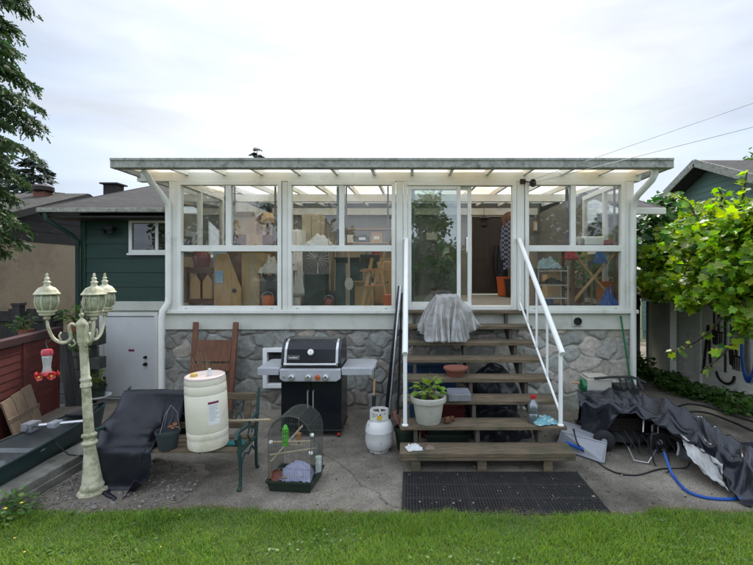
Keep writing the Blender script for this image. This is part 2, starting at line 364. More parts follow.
MT['white'] = M_('white_metal_paint', (0.78, 0.79, 0.76), (0.70, 0.71, 0.68), rough=0.4, scale=5, bump=0.03, c3=(0.45, 0.42, 0.35), s3=7, f3=(0.62, 0.8))
MT['grate'] = M_('rubber_mat', (0.012, 0.012, 0.013), (0.022, 0.021, 0.02), rough=0.6, scale=8, bump=0.1, c3=(0.05, 0.046, 0.04), s3=14, f3=(0.6, 0.75))
MT['glass'] = glass_mat('window_glass', dust=0.028, fres=0.75)
MT['glass_door'] = glass_mat('sliding_door_glass', tint=(0.62, 0.68, 0.64), dust=0.04, fres=3.0)
MT['glass_dark'] = glass_mat('house_window_glass', tint=(0.3, 0.32, 0.33), dust=0.05)
MT['panel'] = film_mat('translucent_roof_panel', (0.92, 0.92, 0.90), 0.12, 0.90, 0.04, stain=(0.80, 0.70, 0.57), stain_scale=1.6, stretch=(1, 0.35, 1))
MT['stone'] = M_('rubble_stone', (1, 1, 1), (0.62, 0.62, 0.62), rough=0.85, scale=14, bump=0.5, bscale=45, attr='Col', c3=(0.07, 0.065, 0.055), s3=5, f3=(0.62, 0.85))
MT['green_siding'] = M_('green_siding_paint', (0.013, 0.047, 0.033), (0.010, 0.037, 0.026), rough=0.55, scale=3, bump=0.12, bscale=30, stretch=(0.4, 1, 3))
MT['garage_siding'] = M_('garage_siding_paint', (0.135, 0.215, 0.175), (0.11, 0.18, 0.15), rough=0.65, scale=3, bump=0.06, stretch=(1, 0.4, 3))
MT['brown_siding'] = M_('brown_siding_paint', (0.030, 0.027, 0.025), (0.022, 0.02, 0.019), rough=0.7, scale=4, bump=0.1)
MT['stucco'] = M_('stucco', (0.44, 0.35, 0.25), (0.35, 0.275, 0.19), rough=0.95, scale=22, bump=0.9, bscale=60, c3=(0.11, 0.09, 0.07), s3=0.8, f3=(0.45, 0.8))
MT['shingle'] = shingle_mat('asphalt_shingles', (0.046, 0.044, 0.046), (0.024, 0.023, 0.025))
MT['shingle2'] = shingle_mat('brown_shingles', (0.062, 0.056, 0.048), (0.036, 0.032, 0.028))
MT['inner_wall'] = M_('inner_wall_paint', (0.16, 0.145, 0.12), (0.11, 0.10, 0.082), rough=0.7, scale=2, bump=0.05)
MT['inner_floor'] = M_('deck_boards', (0.26, 0.24, 0.21), (0.19, 0.175, 0.15), rough=0.7, scale=5, stretch=(1, 6, 1))
MT['brown_door'] = M_('brown_door_paint', (0.035, 0.024, 0.019), (0.026, 0.018, 0.014), rough=0.5, scale=4, bump=0.05)
MT['door_white'] = M_('white_door_paint', (0.64, 0.645, 0.63), (0.57, 0.575, 0.56), rough=0.5, scale=2.5, bump=0.04, c3=(0.33, 0.33, 0.32), s3=2.4, f3=(0.6, 0.85))
MT['wood_grey'] = M_('weathered_wood', (0.175, 0.13, 0.082), (0.07, 0.052, 0.032), rough=0.85, scale=5, bump=0.5, bscale=22, stretch=(0.8, 9, 9), c3=(0.05, 0.055, 0.03), s3=4, f3=(0.48, 0.72))
MT['wood_grey_y'] = M_('weathered_wood_dark', (0.10, 0.085, 0.065), (0.05, 0.042, 0.032), rough=0.85, scale=5, bump=0.4, stretch=(6, 6, 1))
MT['wood_tan'] = M_('tan_wood', (0.50, 0.31, 0.14), (0.36, 0.21, 0.085), rough=0.6, scale=4, bump=0.15, stretch=(8, 8, 0.8))
MT['wood_brown'] = M_('brown_stained_wood', (0.15, 0.058, 0.026), (0.09, 0.034, 0.016), rough=0.55, scale=4, bump=0.25, stretch=(6, 6, 0.7), c3=(0.025, 0.016, 0.012), s3=5, f3=(0.55, 0.75))
MT['wood_pale'] = M_('pale_raw_wood', (0.42, 0.34, 0.23), (0.31, 0.24, 0.155), rough=0.7, scale=6, bump=0.15, stretch=(5, 5, 5))
MT['ply'] = M_('weathered_plywood', (0.20, 0.145, 0.095), (0.125, 0.088, 0.06), rough=0.8, scale=4, bump=0.3, stretch=(7, 7, 0.7))
MT['red_paint'] = M_('red_board_paint', (0.105, 0.020, 0.016), (0.07, 0.014, 0.012), rough=0.7, scale=6, bump=0.3, stretch=(1, 0.8, 6), c3=(0.04, 0.02, 0.018), s3=4, f3=(0.55, 0.8))
MT['dark_wood'] = M_('dark_fence_wood', (0.04, 0.037, 0.034), (0.022, 0.02, 0.019), rough=0.9, scale=5, bump=0.4, stretch=(6, 6, 0.8))
MT['shed_siding'] = M_('old_white_shed_paint', (0.82, 0.80, 0.71), (0.70, 0.68, 0.60), rough=0.75, scale=5, bump=0.2, stretch=(1, 0.7, 5), c3=(0.3, 0.28, 0.22), s3=4, f3=(0.58, 0.85))
MT['black'] = M_('black_enamel', (0.008, 0.009, 0.012), (0.013, 0.014, 0.018), rough=0.25, scale=3, bump=0.02, spec=0.5)
MT['navy'] = M_('grill_lid_enamel', (0.006, 0.007, 0.010), (0.009, 0.010, 0.014), rough=0.22, scale=2, bump=0.015, spec=0.35, coat=0.0)
MT['blackmatte'] = M_('black_plastic', (0.012, 0.012, 0.013), (0.02, 0.02, 0.021), rough=0.6, scale=6, bump=0.05)
MT['rubber'] = M_('black_rubber', (0.011, 0.011, 0.012), (0.018, 0.018, 0.018), rough=0.75, scale=9, bump=0.1)
MT['steel'] = M_('brushed_steel', (0.62, 0.62, 0.62), (0.5, 0.5, 0.5), rough=0.35, scale=4, bump=0.03, metal=0.85, stretch=(1, 6, 12))
MT['shelf'] = M_('grey_shelf_metal', (0.46, 0.47, 0.49), (0.38, 0.39, 0.41), rough=0.5, scale=5, bump=0.03, metal=0.3, c3=(0.25, 0.24, 0.22), s3=6, f3=(0.6, 0.8))
MT['propane'] = M_('cylinder_paint', (0.62, 0.62, 0.60), (0.55, 0.55, 0.52), rough=0.45, scale=5, bump=0.05, c3=(0.24, 0.21, 0.17), s3=6, f3=(0.57, 0.68))
MT['red'] = M_('red_plastic', (0.40, 0.018, 0.02), (0.32, 0.014, 0.015), rough=0.35, scale=5, bump=0.02)
MT['pinkred'] = M_('pink_red_plastic', (0.45, 0.05, 0.07), (0.38, 0.04, 0.055), rough=0.3, scale=5, bump=0.02)
MT['orange'] = M_('orange_plastic', (0.46, 0.10, 0.02), (0.4, 0.08, 0.015), rough=0.4, scale=5, bump=0.02)
MT['yellow'] = M_('yellow_petal', (0.62, 0.42, 0.02), (0.55, 0.36, 0.02), rough=0.5, scale=5, bump=0.02)
MT['limegreen'] = M_('lime_plastic', (0.10, 0.45, 0.04), (0.08, 0.38, 0.03), rough=0.35, scale=5, bump=0.02)
MT['teal'] = M_('teal_fabric', (0.02, 0.17, 0.155), (0.014, 0.12, 0.115), rough=0.85, scale=30, bump=0.3)
MT['turq'] = M_('turquoise_cloth', (0.14, 0.33, 0.36), (0.1, 0.25, 0.28), rough=0.9, scale=40, bump=0.3, c3=(0.4, 0.5, 0.5), s3=14, f3=(0.5, 0.6))
MT['blue'] = M_('blue_plastic', (0.015, 0.085, 0.36), (0.012, 0.065, 0.28), rough=0.35, scale=5, bump=0.02)
MT['blue_dark'] = M_('dark_blue_plastic', (0.02, 0.06, 0.14), (0.015, 0.045, 0.1), rough=0.4, scale=5, bump=0.02)
MT['cream'] = M_('aged_cream_paint', (0.52, 0.50, 0.36), (0.40, 0.38, 0.25), rough=0.6, scale=9, bump=0.18, c3=(0.15, 0.15, 0.075), s3=9, f3=(0.46, 0.68))
MT['lantern_glass'] = M_('mossy_lantern_panel', (0.36, 0.37, 0.25), (0.24, 0.26, 0.16), rough=0.35, scale=8, bump=0.08, c3=(0.12, 0.13, 0.06), s3=9, f3=(0.45, 0.7))
MT['rust'] = M_('rust_streak', (0.20, 0.07, 0.03), (0.14, 0.05, 0.02), rough=0.8, scale=12, bump=0.2)
MT['barrel'] = M_('natural_plastic_drum', (0.74, 0.69, 0.57), (0.66, 0.60, 0.48), rough=0.42, scale=3, bump=0.04, c3=(0.38, 0.33, 0.22), s3=3.5, f3=(0.52, 0.82))
MT['barrel_top'] = M_('drum_top_pinkish', (0.56, 0.46, 0.42), (0.48, 0.40, 0.36), rough=0.45, scale=4, bump=0.04)
MT['label'] = M_('paper_label', (0.74, 0.73, 0.72), (0.68, 0.67, 0.66), rough=0.6, scale=9, bump=0.02)
MT['maroon'] = M_('maroon_print', (0.22, 0.03, 0.07), (0.18, 0.025, 0.055), rough=0.6, scale=9, bump=0)
MT['ink'] = M_('grey_print', (0.22, 0.22, 0.24), (0.3, 0.3, 0.31), rough=0.6, scale=40, bump=0)
MT['tarp'] = M_('dark_tarp', (0.010, 0.011, 0.016), (0.014, 0.015, 0.021), rough=0.42, scale=5, bump=0.35, bscale=14, bdist=0.012, spec=0.35, c3=(0.03, 0.029, 0.028), s3=3, f3=(0.58, 0.85))
MT['tarp_gloss'] = M_('vinyl_tarp', (0.011, 0.012, 0.017), (0.020, 0.022, 0.029), rough=0.26, scale=5, bump=0.40, bscale=12, bdist=0.014, spec=0.4, c3=(0.045, 0.045, 0.046), s3=4, f3=(0.6, 0.85))
MT['castgreen'] = M_('green_cast_iron', (0.020, 0.052, 0.044), (0.014, 0.036, 0.031), rough=0.55, scale=9, bump=0.12, c3=(0.05, 0.05, 0.04), s3=9, f3=(0.58, 0.75))
MT['darkgreen'] = M_('dark_green_plastic', (0.018, 0.030, 0.020), (0.012, 0.022, 0.014), rough=0.45, scale=6, bump=0.05, c3=(0.05, 0.05, 0.04), s3=8, f3=(0.6, 0.8))
MT['wire'] = M_('cage_wire', (0.12, 0.13, 0.115), (0.07, 0.08, 0.07), rough=0.45, scale=10, bump=0, metal=0.4)
MT['lilac'] = M_('lilac_fleece', (0.36, 0.36, 0.47), (0.27, 0.27, 0.37), rough=0.95, scale=35, bump=0.6)
MT['terracotta'] = M_('terracotta', (0.27, 0.095, 0.06), (0.2, 0.07, 0.045), rough=0.75, scale=6, bump=0.1, c3=(0.13, 0.08, 0.06), s3=8, f3=(0.55, 0.75))
MT['potcream'] = M_('cream_pot', (0.42, 0.41, 0.35), (0.35, 0.34, 0.28), rough=0.6, scale=5, bump=0.05, c3=(0.23, 0.22, 0.17), s3=6, f3=(0.55, 0.78))
MT['soil'] = M_('potting_soil', (0.03, 0.022, 0.016), (0.018, 0.013, 0.01), rough=0.95, scale=20, bump=0.8)
MT['concrete_block'] = M_('grey_block', (0.20, 0.20, 0.21), (0.15, 0.15, 0.155), rough=0.85, scale=12, bump=0.3)
MT['curb'] = M_('concrete_curb', (0.23, 0.22, 0.19), (0.15, 0.145, 0.12), rough=0.9, scale=9, bump=0.5, bscale=40, c3=(0.06, 0.06, 0.04), s3=4, f3=(0.5, 0.75))
MT['canoe'] = M_('dark_teal_hull', (0.008, 0.025, 0.026), (0.012, 0.032, 0.033), rough=0.4, scale=4, bump=0.05)
MT['canoe_in'] = M_('canoe_grey_lining', (0.13, 0.14, 0.14), (0.09, 0.10, 0.10), rough=0.6, scale=5, bump=0.08, c3=(0.1, 0.1, 0.09), s3=4, f3=(0.5, 0.75))
MT['greyplastic'] = M_('grey_plastic_tub', (0.30, 0.31, 0.33), (0.24, 0.25, 0.27), rough=0.4, scale=4, bump=0.04, c3=(0.15, 0.15, 0.15), s3=6, f3=(0.58, 0.8))
MT['beige'] = M_('beige_plastic', (0.44, 0.42, 0.36), (0.36, 0.34, 0.29), rough=0.5, scale=4, bump=0.04, c3=(0.25, 0.23, 0.19), s3=7, f3=(0.58, 0.8))
MT['bottle'] = film_mat('smoky_bottle', (0.16, 0.18, 0.20), 0.35, 0.2, 0.18)
MT['clear'] = film_mat('clear_plastic', (0.75, 0.78, 0.78), 0.6, 0.3, 0.15)
MT['sheet'] = film_mat('cloudy_plastic_sheet', (0.80, 0.80, 0.80), 0.60, 0.25, 0.10, stain=(0.55, 0.54, 0.51), stain_scale=7, bump=0.45)
MT['sheet_white'] = film_mat('white_plastic_film', (0.62, 0.62, 0.6), 0.08, 0.3, 0.08, stain=(0.4, 0.39, 0.36), stain_scale=6, bump=0.15)
MT['woven'] = M_('woven_straw', (0.33, 0.26, 0.19), (0.2, 0.15, 0.1), rough=0.85, scale=50, bump=0.7, bscale=90)
MT['rag'] = M_('white_rag', (0.62, 0.62, 0.6), (0.5, 0.5, 0.48), rough=0.95, scale=30, bump=0.5)
MT['vase'] = M_('red_glazed_vase', (0.17, 0.028, 0.022), (0.11, 0.018, 0.015), rough=0.3, scale=5, bump=0.03)
MT['card'] = M_('cardboard', (0.46, 0.30, 0.15), (0.38, 0.25, 0.12), rough=0.85, scale=6, bump=0.05)
MT['offwhite'] = M_('off_white_fabric', (0.55, 0.52, 0.46), (0.44, 0.42, 0.37), rough=0.9, scale=14, bump=0.3)
MT['plaid'] = M_('dark_blue_checked_cloth', (0.10, 0.11, 0.15), (0.03, 0.035, 0.06), rough=0.95, scale=25, bump=0.3)
MT['mint'] = M_('blue_grey_blanket', (0.30, 0.40, 0.42), (0.22, 0.31, 0.34), rough=0.95, scale=20, bump=0.5)
MT['copper'] = M_('chimney_brick', (0.17, 0.06, 0.04), (0.11, 0.042, 0.03), rough=0.85, scale=14, bump=0.4)
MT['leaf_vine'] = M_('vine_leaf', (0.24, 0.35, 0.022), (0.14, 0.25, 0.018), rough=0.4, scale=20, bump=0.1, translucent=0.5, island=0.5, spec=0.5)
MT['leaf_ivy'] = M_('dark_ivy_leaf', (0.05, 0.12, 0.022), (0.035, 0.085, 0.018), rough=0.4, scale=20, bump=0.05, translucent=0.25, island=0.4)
MT['leaf_pot'] = M_('potted_plant_leaf', (0.17, 0.27, 0.03), (0.12, 0.2, 0.022), rough=0.5, scale=20, bump=0.05, translucent=0.3, island=0.35)
MT['leaf_dark'] = M_('garden_leaf', (0.075, 0.15, 0.03), (0.05, 0.105, 0.02), rough=0.5, scale=20, bump=0.05, translucent=0.3, island=0.4)
MT['needle'] = M_('cedar_needles', (0.05, 0.088, 0.026), (0.03, 0.056, 0.018), rough=0.6, scale=10, bump=0, translucent=0.22, island=0.5)
MT['needle_far'] = M_('far_conifer_needles', (0.030, 0.046, 0.030), (0.02, 0.033, 0.022), rough=0.7, scale=10, bump=0, translucent=0.15, island=0.4)
MT['bark'] = M_('bark', (0.07, 0.052, 0.038), (0.035, 0.027, 0.02), rough=0.95, scale=8, bump=0.8, stretch=(3, 3, 0.6))
MT['stem'] = M_('green_stem', (0.12, 0.13, 0.04), (0.09, 0.09, 0.03), rough=0.6, scale=10, bump=0.05)
MT['dry'] = M_('dry_stems', (0.26, 0.2, 0.11), (0.18, 0.13, 0.07), rough=0.9, scale=10, bump=0.05)
MT['grass'] = M_('grass_blades', (0.092, 0.178, 0.014), (0.14, 0.228, 0.024), rough=0.5, scale=2.2, bump=0, translucent=0.35, island=0.45, c3=(0.17, 0.16, 0.05), s3=3, f3=(0.60, 0.85), spec=0.3)
MT['pole_green'] = M_('green_pole', (0.015, 0.16, 0.06), (0.012, 0.13, 0.05), rough=0.4, scale=5, bump=0.02)
MT['greenlid'] = M_('bright_green_plastic', (0.012, 0.15, 0.055), (0.01, 0.12, 0.045), rough=0.35, scale=5, bump=0.02)
MT['iron'] = M_('dark_rusty_tool_iron', (0.022, 0.019, 0.018), (0.035, 0.026, 0.02), rough=0.7, scale=12, bump=0.2, metal=0.3)
MT['brass'] = M_('brass', (0.45, 0.3, 0.1), (0.38, 0.25, 0.08), rough=0.35, scale=5, bump=0, metal=0.8)
# ------------------------------------------------------------------ the ground
def structure(o, label=None): o['kind'] = 'structure'; return o
def ground_z(x, y):
    "the yard falls a little toward the cellar door at the back left"
    a = min(1, max(0, (y - 6.2) / 1.4)); b = min(1, max(0, (-3.3 - x) / 0.5))
    return -0.20 * a * b
MT['ground'] = M_('yard_soil', (0.05, 0.062, 0.024), (0.035, 0.042, 0.018), rough=0.95, scale=3, bump=0.4, coord='Object')
mb = MB(); n = 41
def gfun(u, v):
    x = (u*2-1); y = (v*2-1); x = 900*abs(x)**3*(1 if x > 0 else -1); y = 900*abs(y)**3*(1 if y > 0 else -1)
    return (x, y, -0.26 - 0.004*math.sin(x*0.05))
mb.grid(gfun, n, n); structure(mb.build('ground', MT['ground']))
def patio_mat():
    m = M_('concrete_patio', (0.265, 0.235, 0.188), (0.165, 0.144, 0.114), rough=0.9, scale=1.3, bump=0.35, bscale=70, c3=(0.058, 0.050, 0.038), s3=0.8, f3=(0.42, 0.66), detail=9)
    nt = m.node_tree; N = nt.nodes.new; L = nt.links.new; b = nt.nodes['Principled BSDF']
    tc = N('ShaderNodeTexCoord'); src = b.inputs['Base Color'].links[0].from_socket
    v = N('ShaderNodeTexVoronoi'); v.inputs['Scale'].default_value = 120; L(tc.outputs['Object'], v.inputs['Vector'])
    r = N('ShaderNodeMapRange'); r.inputs['To Min'].default_value = 0.55; r.inputs['To Max'].default_value = 1.45
    sx = N('ShaderNodeSeparateColor'); L(v.outputs['Color'], sx.inputs['Color']); L(sx.outputs['Red'], r.inputs['Value'])
    mm = N('ShaderNodeMix'); mm.data_type = 'RGBA'; mm.blend_type = 'MULTIPLY'; mm.inputs['Factor'].default_value = 0.8
    L(src, mm.inputs['A']); L(r.outputs['Result'], mm.inputs['B'])
    # hairline cracks, dark, with a shape of their own
    w = N('ShaderNodeTexNoise'); w.inputs['Scale'].default_value = 1.6; w.inputs['Detail'].default_value = 5; L(tc.outputs['Object'], w.inputs['Vector'])
    wa = N('ShaderNodeMix'); wa.data_type = 'VECTOR'; wa.inputs['Factor'].default_value = 0.35; L(tc.outputs['Object'], wa.inputs['A']); L(w.outputs['Color'], wa.inputs['B'])
    c = N('ShaderNodeTexVoronoi'); c.feature = 'DISTANCE_TO_EDGE'; c.inputs['Scale'].default_value = 0.33; L(wa.outputs['Result'], c.inputs['Vector'])
    cr = N('ShaderNodeMapRange'); cr.inputs['From Min'].default_value = 0.001; cr.inputs['From Max'].default_value = 0.004; cr.inputs['To Min'].default_value = 0.6; cr.inputs['To Max'].default_value = 1
    L(c.outputs['Distance'], cr.inputs['Value'])
    m2 = N('ShaderNodeMix'); m2.data_type = 'RGBA'; m2.blend_type = 'MULTIPLY'; m2.inputs['Factor'].default_value = 1
    L(mm.outputs['Result'], m2.inputs['A']); L(cr.outputs['Result'], m2.inputs['B']); L(m2.outputs['Result'], b.inputs['Base Color'])
    return m
MT['patio'] = patio_mat()
mb = MB()
def pfun(u, v):
    x = -9 + 18*u; y = 3.3 + 9.2*v
    return (x, y, ground_z(x, y) + 0.004*vnoise((x*0.9, y*0.9, 0)))
mb.grid(pfun, 121, 81); structure(mb.build('patio', MT['patio'], smooth='all'))
# dirt and gravel bed around the lamp post
def dirt_edge(a): return 0.62 + 0.16*vnoise((math.cos(a)*1.5, math.sin(a)*1.5, 3.3)) + 0.05*vnoise((math.cos(a)*7, math.sin(a)*7, 1.3))
MT['dirt'] = M_('dirt_bed', (0.185, 0.16, 0.125), (0.115, 0.098, 0.075), rough=0.95, scale=9, bump=1.0, bscale=50, bdist=0.02, c3=(0.17, 0.15, 0.125), s3=16, f3=(0.55, 0.7))
mb = MB()
def dfun(u, v):
    a = 2*math.pi*u; r = v
    x = -2.66 + 1.15*r*dirt_edge(a)*math.cos(a)*1.0; y = 4.05 + 0.98*r*dirt_edge(a)*math.sin(a)
    x = max(x, -3.345)
    return (x, y, 0.0045 + 0.003*vnoise((x*6, y*6, 0))*(1-r) + 0.012*(1-r))
mb.grid(dfun, 96, 14, closed=True); structure(mb.build('dirt_bed', MT['dirt'], smooth='all'))
def stones(name, n, xr, yr, s, mat, z=0.012, keep=None):
    ico = [(0,0,1),(0.89,0,0.45),(0.28,0.85,0.45),(-0.72,0.53,0.45),(-0.72,-0.53,0.45),(0.28,-0.85,0.45),(0.72,0.53,-0.2),(-0.28,0.85,-0.2),(-0.89,0,-0.2),(-0.28,-0.85,-0.2),(0.72,-0.53,-0.2)]
    fc = [(0,1,2),(0,2,3),(0,3,4),(0,4,5),(0,5,1),(1,6,2),(2,6,7),(2,7,3),(3,7,8),(3,8,4),(4,8,9),(4,9,5),(5,9,10),(5,10,1),(1,10,6)]
    P = np.stack([RNG.uniform(*xr, n), RNG.uniform(*yr, n), np.full(n, z)], 1)
    if keep is not None: P = P[[keep(p) for p in P]]
    n = len(P); f = RNG.normal(size=(n, 3)); f[:, 2] *= 0.2; up = np.tile([0, 0, 1.0], (n, 1))
    sc = np.stack([RNG.uniform(0.6, 1.3, n), RNG.uniform(0.6, 1.3, n), RNG.uniform(0.4, 0.8, n)], 1) * (s * RNG.gamma(2.2, 0.5, n))[:, None]
    o = scatter(name, ico, fc, P, f, up, sc, mat); o['kind'] = 'stuff'; return o
MT['pebble'] = M_('pebbles', (0.20, 0.18, 0.155), (0.12, 0.105, 0.09), rough=0.85, scale=20, bump=0.3, island=0.5)
tag(stones('gravel', 2600, (-3.3, -1.7), (3.55, 4.75), 0.0075, MT['pebble'], keep=lambda p: ((p[0]+2.75)/0.75)**2 + ((p[1]-4.05)/0.62)**2 < 1), 'loose grey gravel and soil lumps round the cream lamp post', 'gravel')
MT['crumb'] = M_('leaf_crumbs', (0.09, 0.06, 0.035), (0.2, 0.17, 0.12), rough=0.9, scale=5, bump=0, island=0.6)
tag(stones('leaf_litter', 1100, (-3.2, 5.5), (3.6, 6.3), 0.006, MT['crumb'], z=0.006), 'crumbs of dry leaf and grit scattered on the concrete patio', 'litter')
MT['clip'] = M_('pale_crumbs', (0.35, 0.32, 0.26), (0.16, 0.12, 0.08), rough=0.9, scale=5, bump=0, island=0.6)
tag(stones('mat_litter', 120, (-0.02, 1.62), (3.62, 4.33), 0.0038, MT['clip'], z=0.022), 'pale crumbs and petals fallen on the black rubber mat', 'litter')
# lawn
def lawn_edge(x):
    return 3.60 + 0.07*vnoise((x*0.9, 0, 0.5)) + 0.06*vnoise((x*2.7, 4.2, 0)) + (0.12*math.exp(-((x+2.4)/0.7)**2)) * 0 + 0.035*vnoise((x*8, 0, 7))
MT['lawn'] = M_('lawn_thatch', (0.030, 0.055, 0.010), (0.045, 0.065, 0.016), rough=0.95, scale=7, bump=0.8, bscale=40, c3=(0.075, 0.065, 0.032), s3=5, f3=(0.6, 0.8))
mb = MB()
def lfun(u, v):
    x = -14 + 28*u; e = lawn_edge(x); y = e - (e + 13) * (v**3)
    return (x, y, 0.006 + 0.022*min(1, v*8) + 0.012*vnoise((x, y, 0)))
mb.grid(lfun, 321, 40); structure(mb.build('lawn', MT['lawn'], smooth='all'))
# grass blades (only where the photograph sees the lawn, and a step to the side of it)
def grass():
    n = 150000
    x = RNG.uniform(-4.2, 3.8, n); d = RNG.random(n)**1.15
    e = np.array([lawn_edge(v) for v in x]); y = e + 0.02 - d*1.0 + RNG.normal(0, 0.03, n)
    cl = np.array([vnoise((a*1.7, b*1.7, 2.2)) for a, b in zip(x[:], y[:])])
    hgt = (0.056 + 0.030*cl + 0.012*np.array([vnoise((a*7, b*7, 5)) for a, b in zip(x, y)])) * RNG.uniform(0.55, 1.35, n)
    hgt *= np.clip(0.5 + (e - y)*5, 0.45, 1)
    az = RNG.uniform(0, 2*np.pi, n); lean = RNG.gamma(2.0, 0.24, n)
    fwd = np.stack([np.cos(az)*lean, np.sin(az)*lean, np.ones(n)], 1)
    up = np.stack([np.cos(az), np.sin(az), np.zeros(n)], 1)
    P = np.stack([x, y, np.full(n, 0.012)], 1)
    tv = [(-0.5,0,0),(0.5,0,0),(-0.42,0.4,0.05),(0.42,0.4,0.05),(-0.28,0.75,0.2),(0.28,0.75,0.2),(0,1,0.42)]
    tf = [(0,1,3,2),(2,3,5,4),(4,5,6)]
    w = RNG.uniform(0.0028, 0.0055, n)
    o = scatter('grass', tv, tf, P, fwd, up, np.stack([w, hgt, hgt*0.9], 1), MT['grass'])
    tag(o, 'short mown green lawn grass along the patio edge', 'grass', kind='stuff')
grass()
def dead_edge():
    n = 9000; x = RNG.uniform(-4.2, 3.8, n); e = np.array([lawn_edge(v) for v in x]); m_ = np.array([vnoise((v*2.3, 3.3, 1.0)) for v in x]); y = e+0.015+RNG.normal(0, 0.035, n)+0.03*m_
    k = RNG.random(n) < 0.55+0.9*m_; x, y = x[k], y[k]; n = len(x); az = RNG.uniform(0, 2*np.pi, n); lean = RNG.gamma(3.0, 0.5, n)
    fwd = np.stack([np.cos(az)*lean, np.sin(az)*lean-0.3, np.ones(n)], 1); up = np.stack([np.cos(az), np.sin(az), np.zeros(n)], 1)
    o = scatter('grass_dead', [(-0.5,0,0),(0.5,0,0),(-0.3,0.6,0.1),(0.3,0.6,0.1),(0,1,0.4)], [(0,1,3,2),(2,3,4)], np.stack([x, y, np.full(n, 0.004)], 1), fwd, up, np.stack([RNG.uniform(0.002, 0.005, n), RNG.uniform(0.02, 0.06, n), RNG.uniform(0.02, 0.05, n)], 1), M_('dead_grass', (0.24, 0.19, 0.09), (0.15, 0.12, 0.06), rough=0.8, scale=4, bump=0, island=0.5, translucent=0.2))
    o.name = 'dry_grass'; tag(o, 'straw-coloured dead grass along the ragged lawn edge', 'grass', kind='stuff')
dead_edge()
def leaf_rot(n, droop=0.4):
    f = RNG.normal(size=(n, 3)); f[:, 2] = -abs(f[:, 2])*droop + 0.1; up = RNG.normal(size=(n, 3))*0.55 + np.array([0, 0, 1.0]); return f, up
OVAL = ([(0,0,0),(0.30,0.25,0.05),(0.36,0.55,0.04),(0.18,0.85,0),(0,1,-0.06),(-0.18,0.85,0),(-0.36,0.55,0.04),(-0.30,0.25,0.05),(0,0.5,-0.03)], [(0,1,8),(1,2,8),(2,3,8),(3,4,8),(4,5,8),(5,6,8),(6,7,8),(7,0,8)])
VINE = ([(0,0,0),(0.28,-0.10,0.03),(0.52,0.16,0.06),(0.36,0.34,0.02),(0.50,0.66,0.05),(0.20,0.66,0.0),(0,1.02,-0.08),(-0.20,0.66,0.0),(-0.50,0.66,0.05),(-0.36,0.34,0.02),(-0.52,0.16,0.06),(-0.28,-0.10,0.03),(0,0.42,-0.04)], [(i, (i+1) % 12, 12) for i in range(12)])
# clover and broad weeds in the lawn, dandelion heads
n = 1500; x = RNG.uniform(-3.8, 3.3, n); y = np.array([lawn_edge(v) for v in x]) - RNG.random(n)*0.95
keep = np.array([vnoise((a*1.3, b*2.0, 9.1)) > 0.05 for a, b in zip(x, y)]); x = x[keep]; y = y[keep]; n = len(x)
P = np.stack([x, y, RNG.uniform(0.03, 0.06, n)], 1); f, u = leaf_rot(n, 0.2)
tag(scatter('clover', OVAL[0], OVAL[1], P, f, u, RNG.uniform(0.018, 0.034, n), MT['leaf_dark']), 'low clover and broad weeds growing among the lawn grass', 'clover', kind='stuff')
for (px, py) in ((14, 538), (24, 552), (179, 515), (160, 547)):
    p = gd(px, py, 0.06); t = thing('dandelion', 'tiny yellow dandelion open in the lawn grass', 'flower', (p.x, p.y, 0.012), 'dandelions in the lawn')
    m1 = MB(); m1.tube([(p.x, p.y, 0.0), (p.x+0.004, p.y, 0.06)], 0.0015, 5); m1.build('stem', MT['stem'], t)
    m1 = MB(); m1.lathe([(0.001, 0), (0.006, 0.003), (0.007, 0.005), (0.002, 0.007)], (p.x+0.004, p.y, 0.058), 9); m1.build('flower_head', MT['yellow'], t)
# concrete curb of the raised bed on the left
t = thing('concrete_curb', 'mossy two-tier concrete curb edging the patio beside the canoe', 'curb', (-3.47, 4.1, 0))
mb = MB(); mb.box(-3.60, -3.35, 2.9, 4.84, 0.0, 0.145); mb.build('upper_course', MT['curb'], t, bevel=0.012)
mb = MB(); mb.box(-3.345, -3.325, 3.0, 4.70, 0.0, 0.075); mb.build('lower_course', MT['curb'], t, bevel=0.008)
# ------------------------------------------------------------------ building helpers
def siding(mb, o, d, nrm, span, z0, z1, course=0.26, lap=0.02):
    o = Vector(o); d = Vector(d); nrm = Vector(nrm); z = z0
    while z < z1 - 1e-4:
        zt = min(z + course, z1)
        a0, a1 = span(z); b0, b1 = span(zt)
        if a1 - a0 > 0.02:
            def P(s, zz, k): return o + d*s + nrm*k + Vector((0, 0, zz))
            vs = [P(a0, z, lap), P(a1, z, lap), P(b1, zt, 0.004), P(b0, zt, 0.004), P(a0, z, -0.02), P(a1, z, -0.02), P(b1, zt, -0.02), P(b0, zt, -0.02)]
            mb.add(vs, [(0,1,2,3), (5,4,7,6), (1,0,4,5), (3,2,6,7), (0,3,7,4), (2,1,5,6)])
        z = zt
def slab(mb, quad, t):
    "a sloping sheet of thickness t under four points"
    q = [Vector(p) for p in quad]; nn = (q[1]-q[0]).cross(q[2]-q[0]).normalized()
    if nn.z < 0: nn = -nn
    mb.add(q + [p - nn*t for p in q], [(0,1,2,3), (7,6,5,4), (0,4,5,1), (1,5,6,2), (2,6,7,3), (3,7,4,0)])
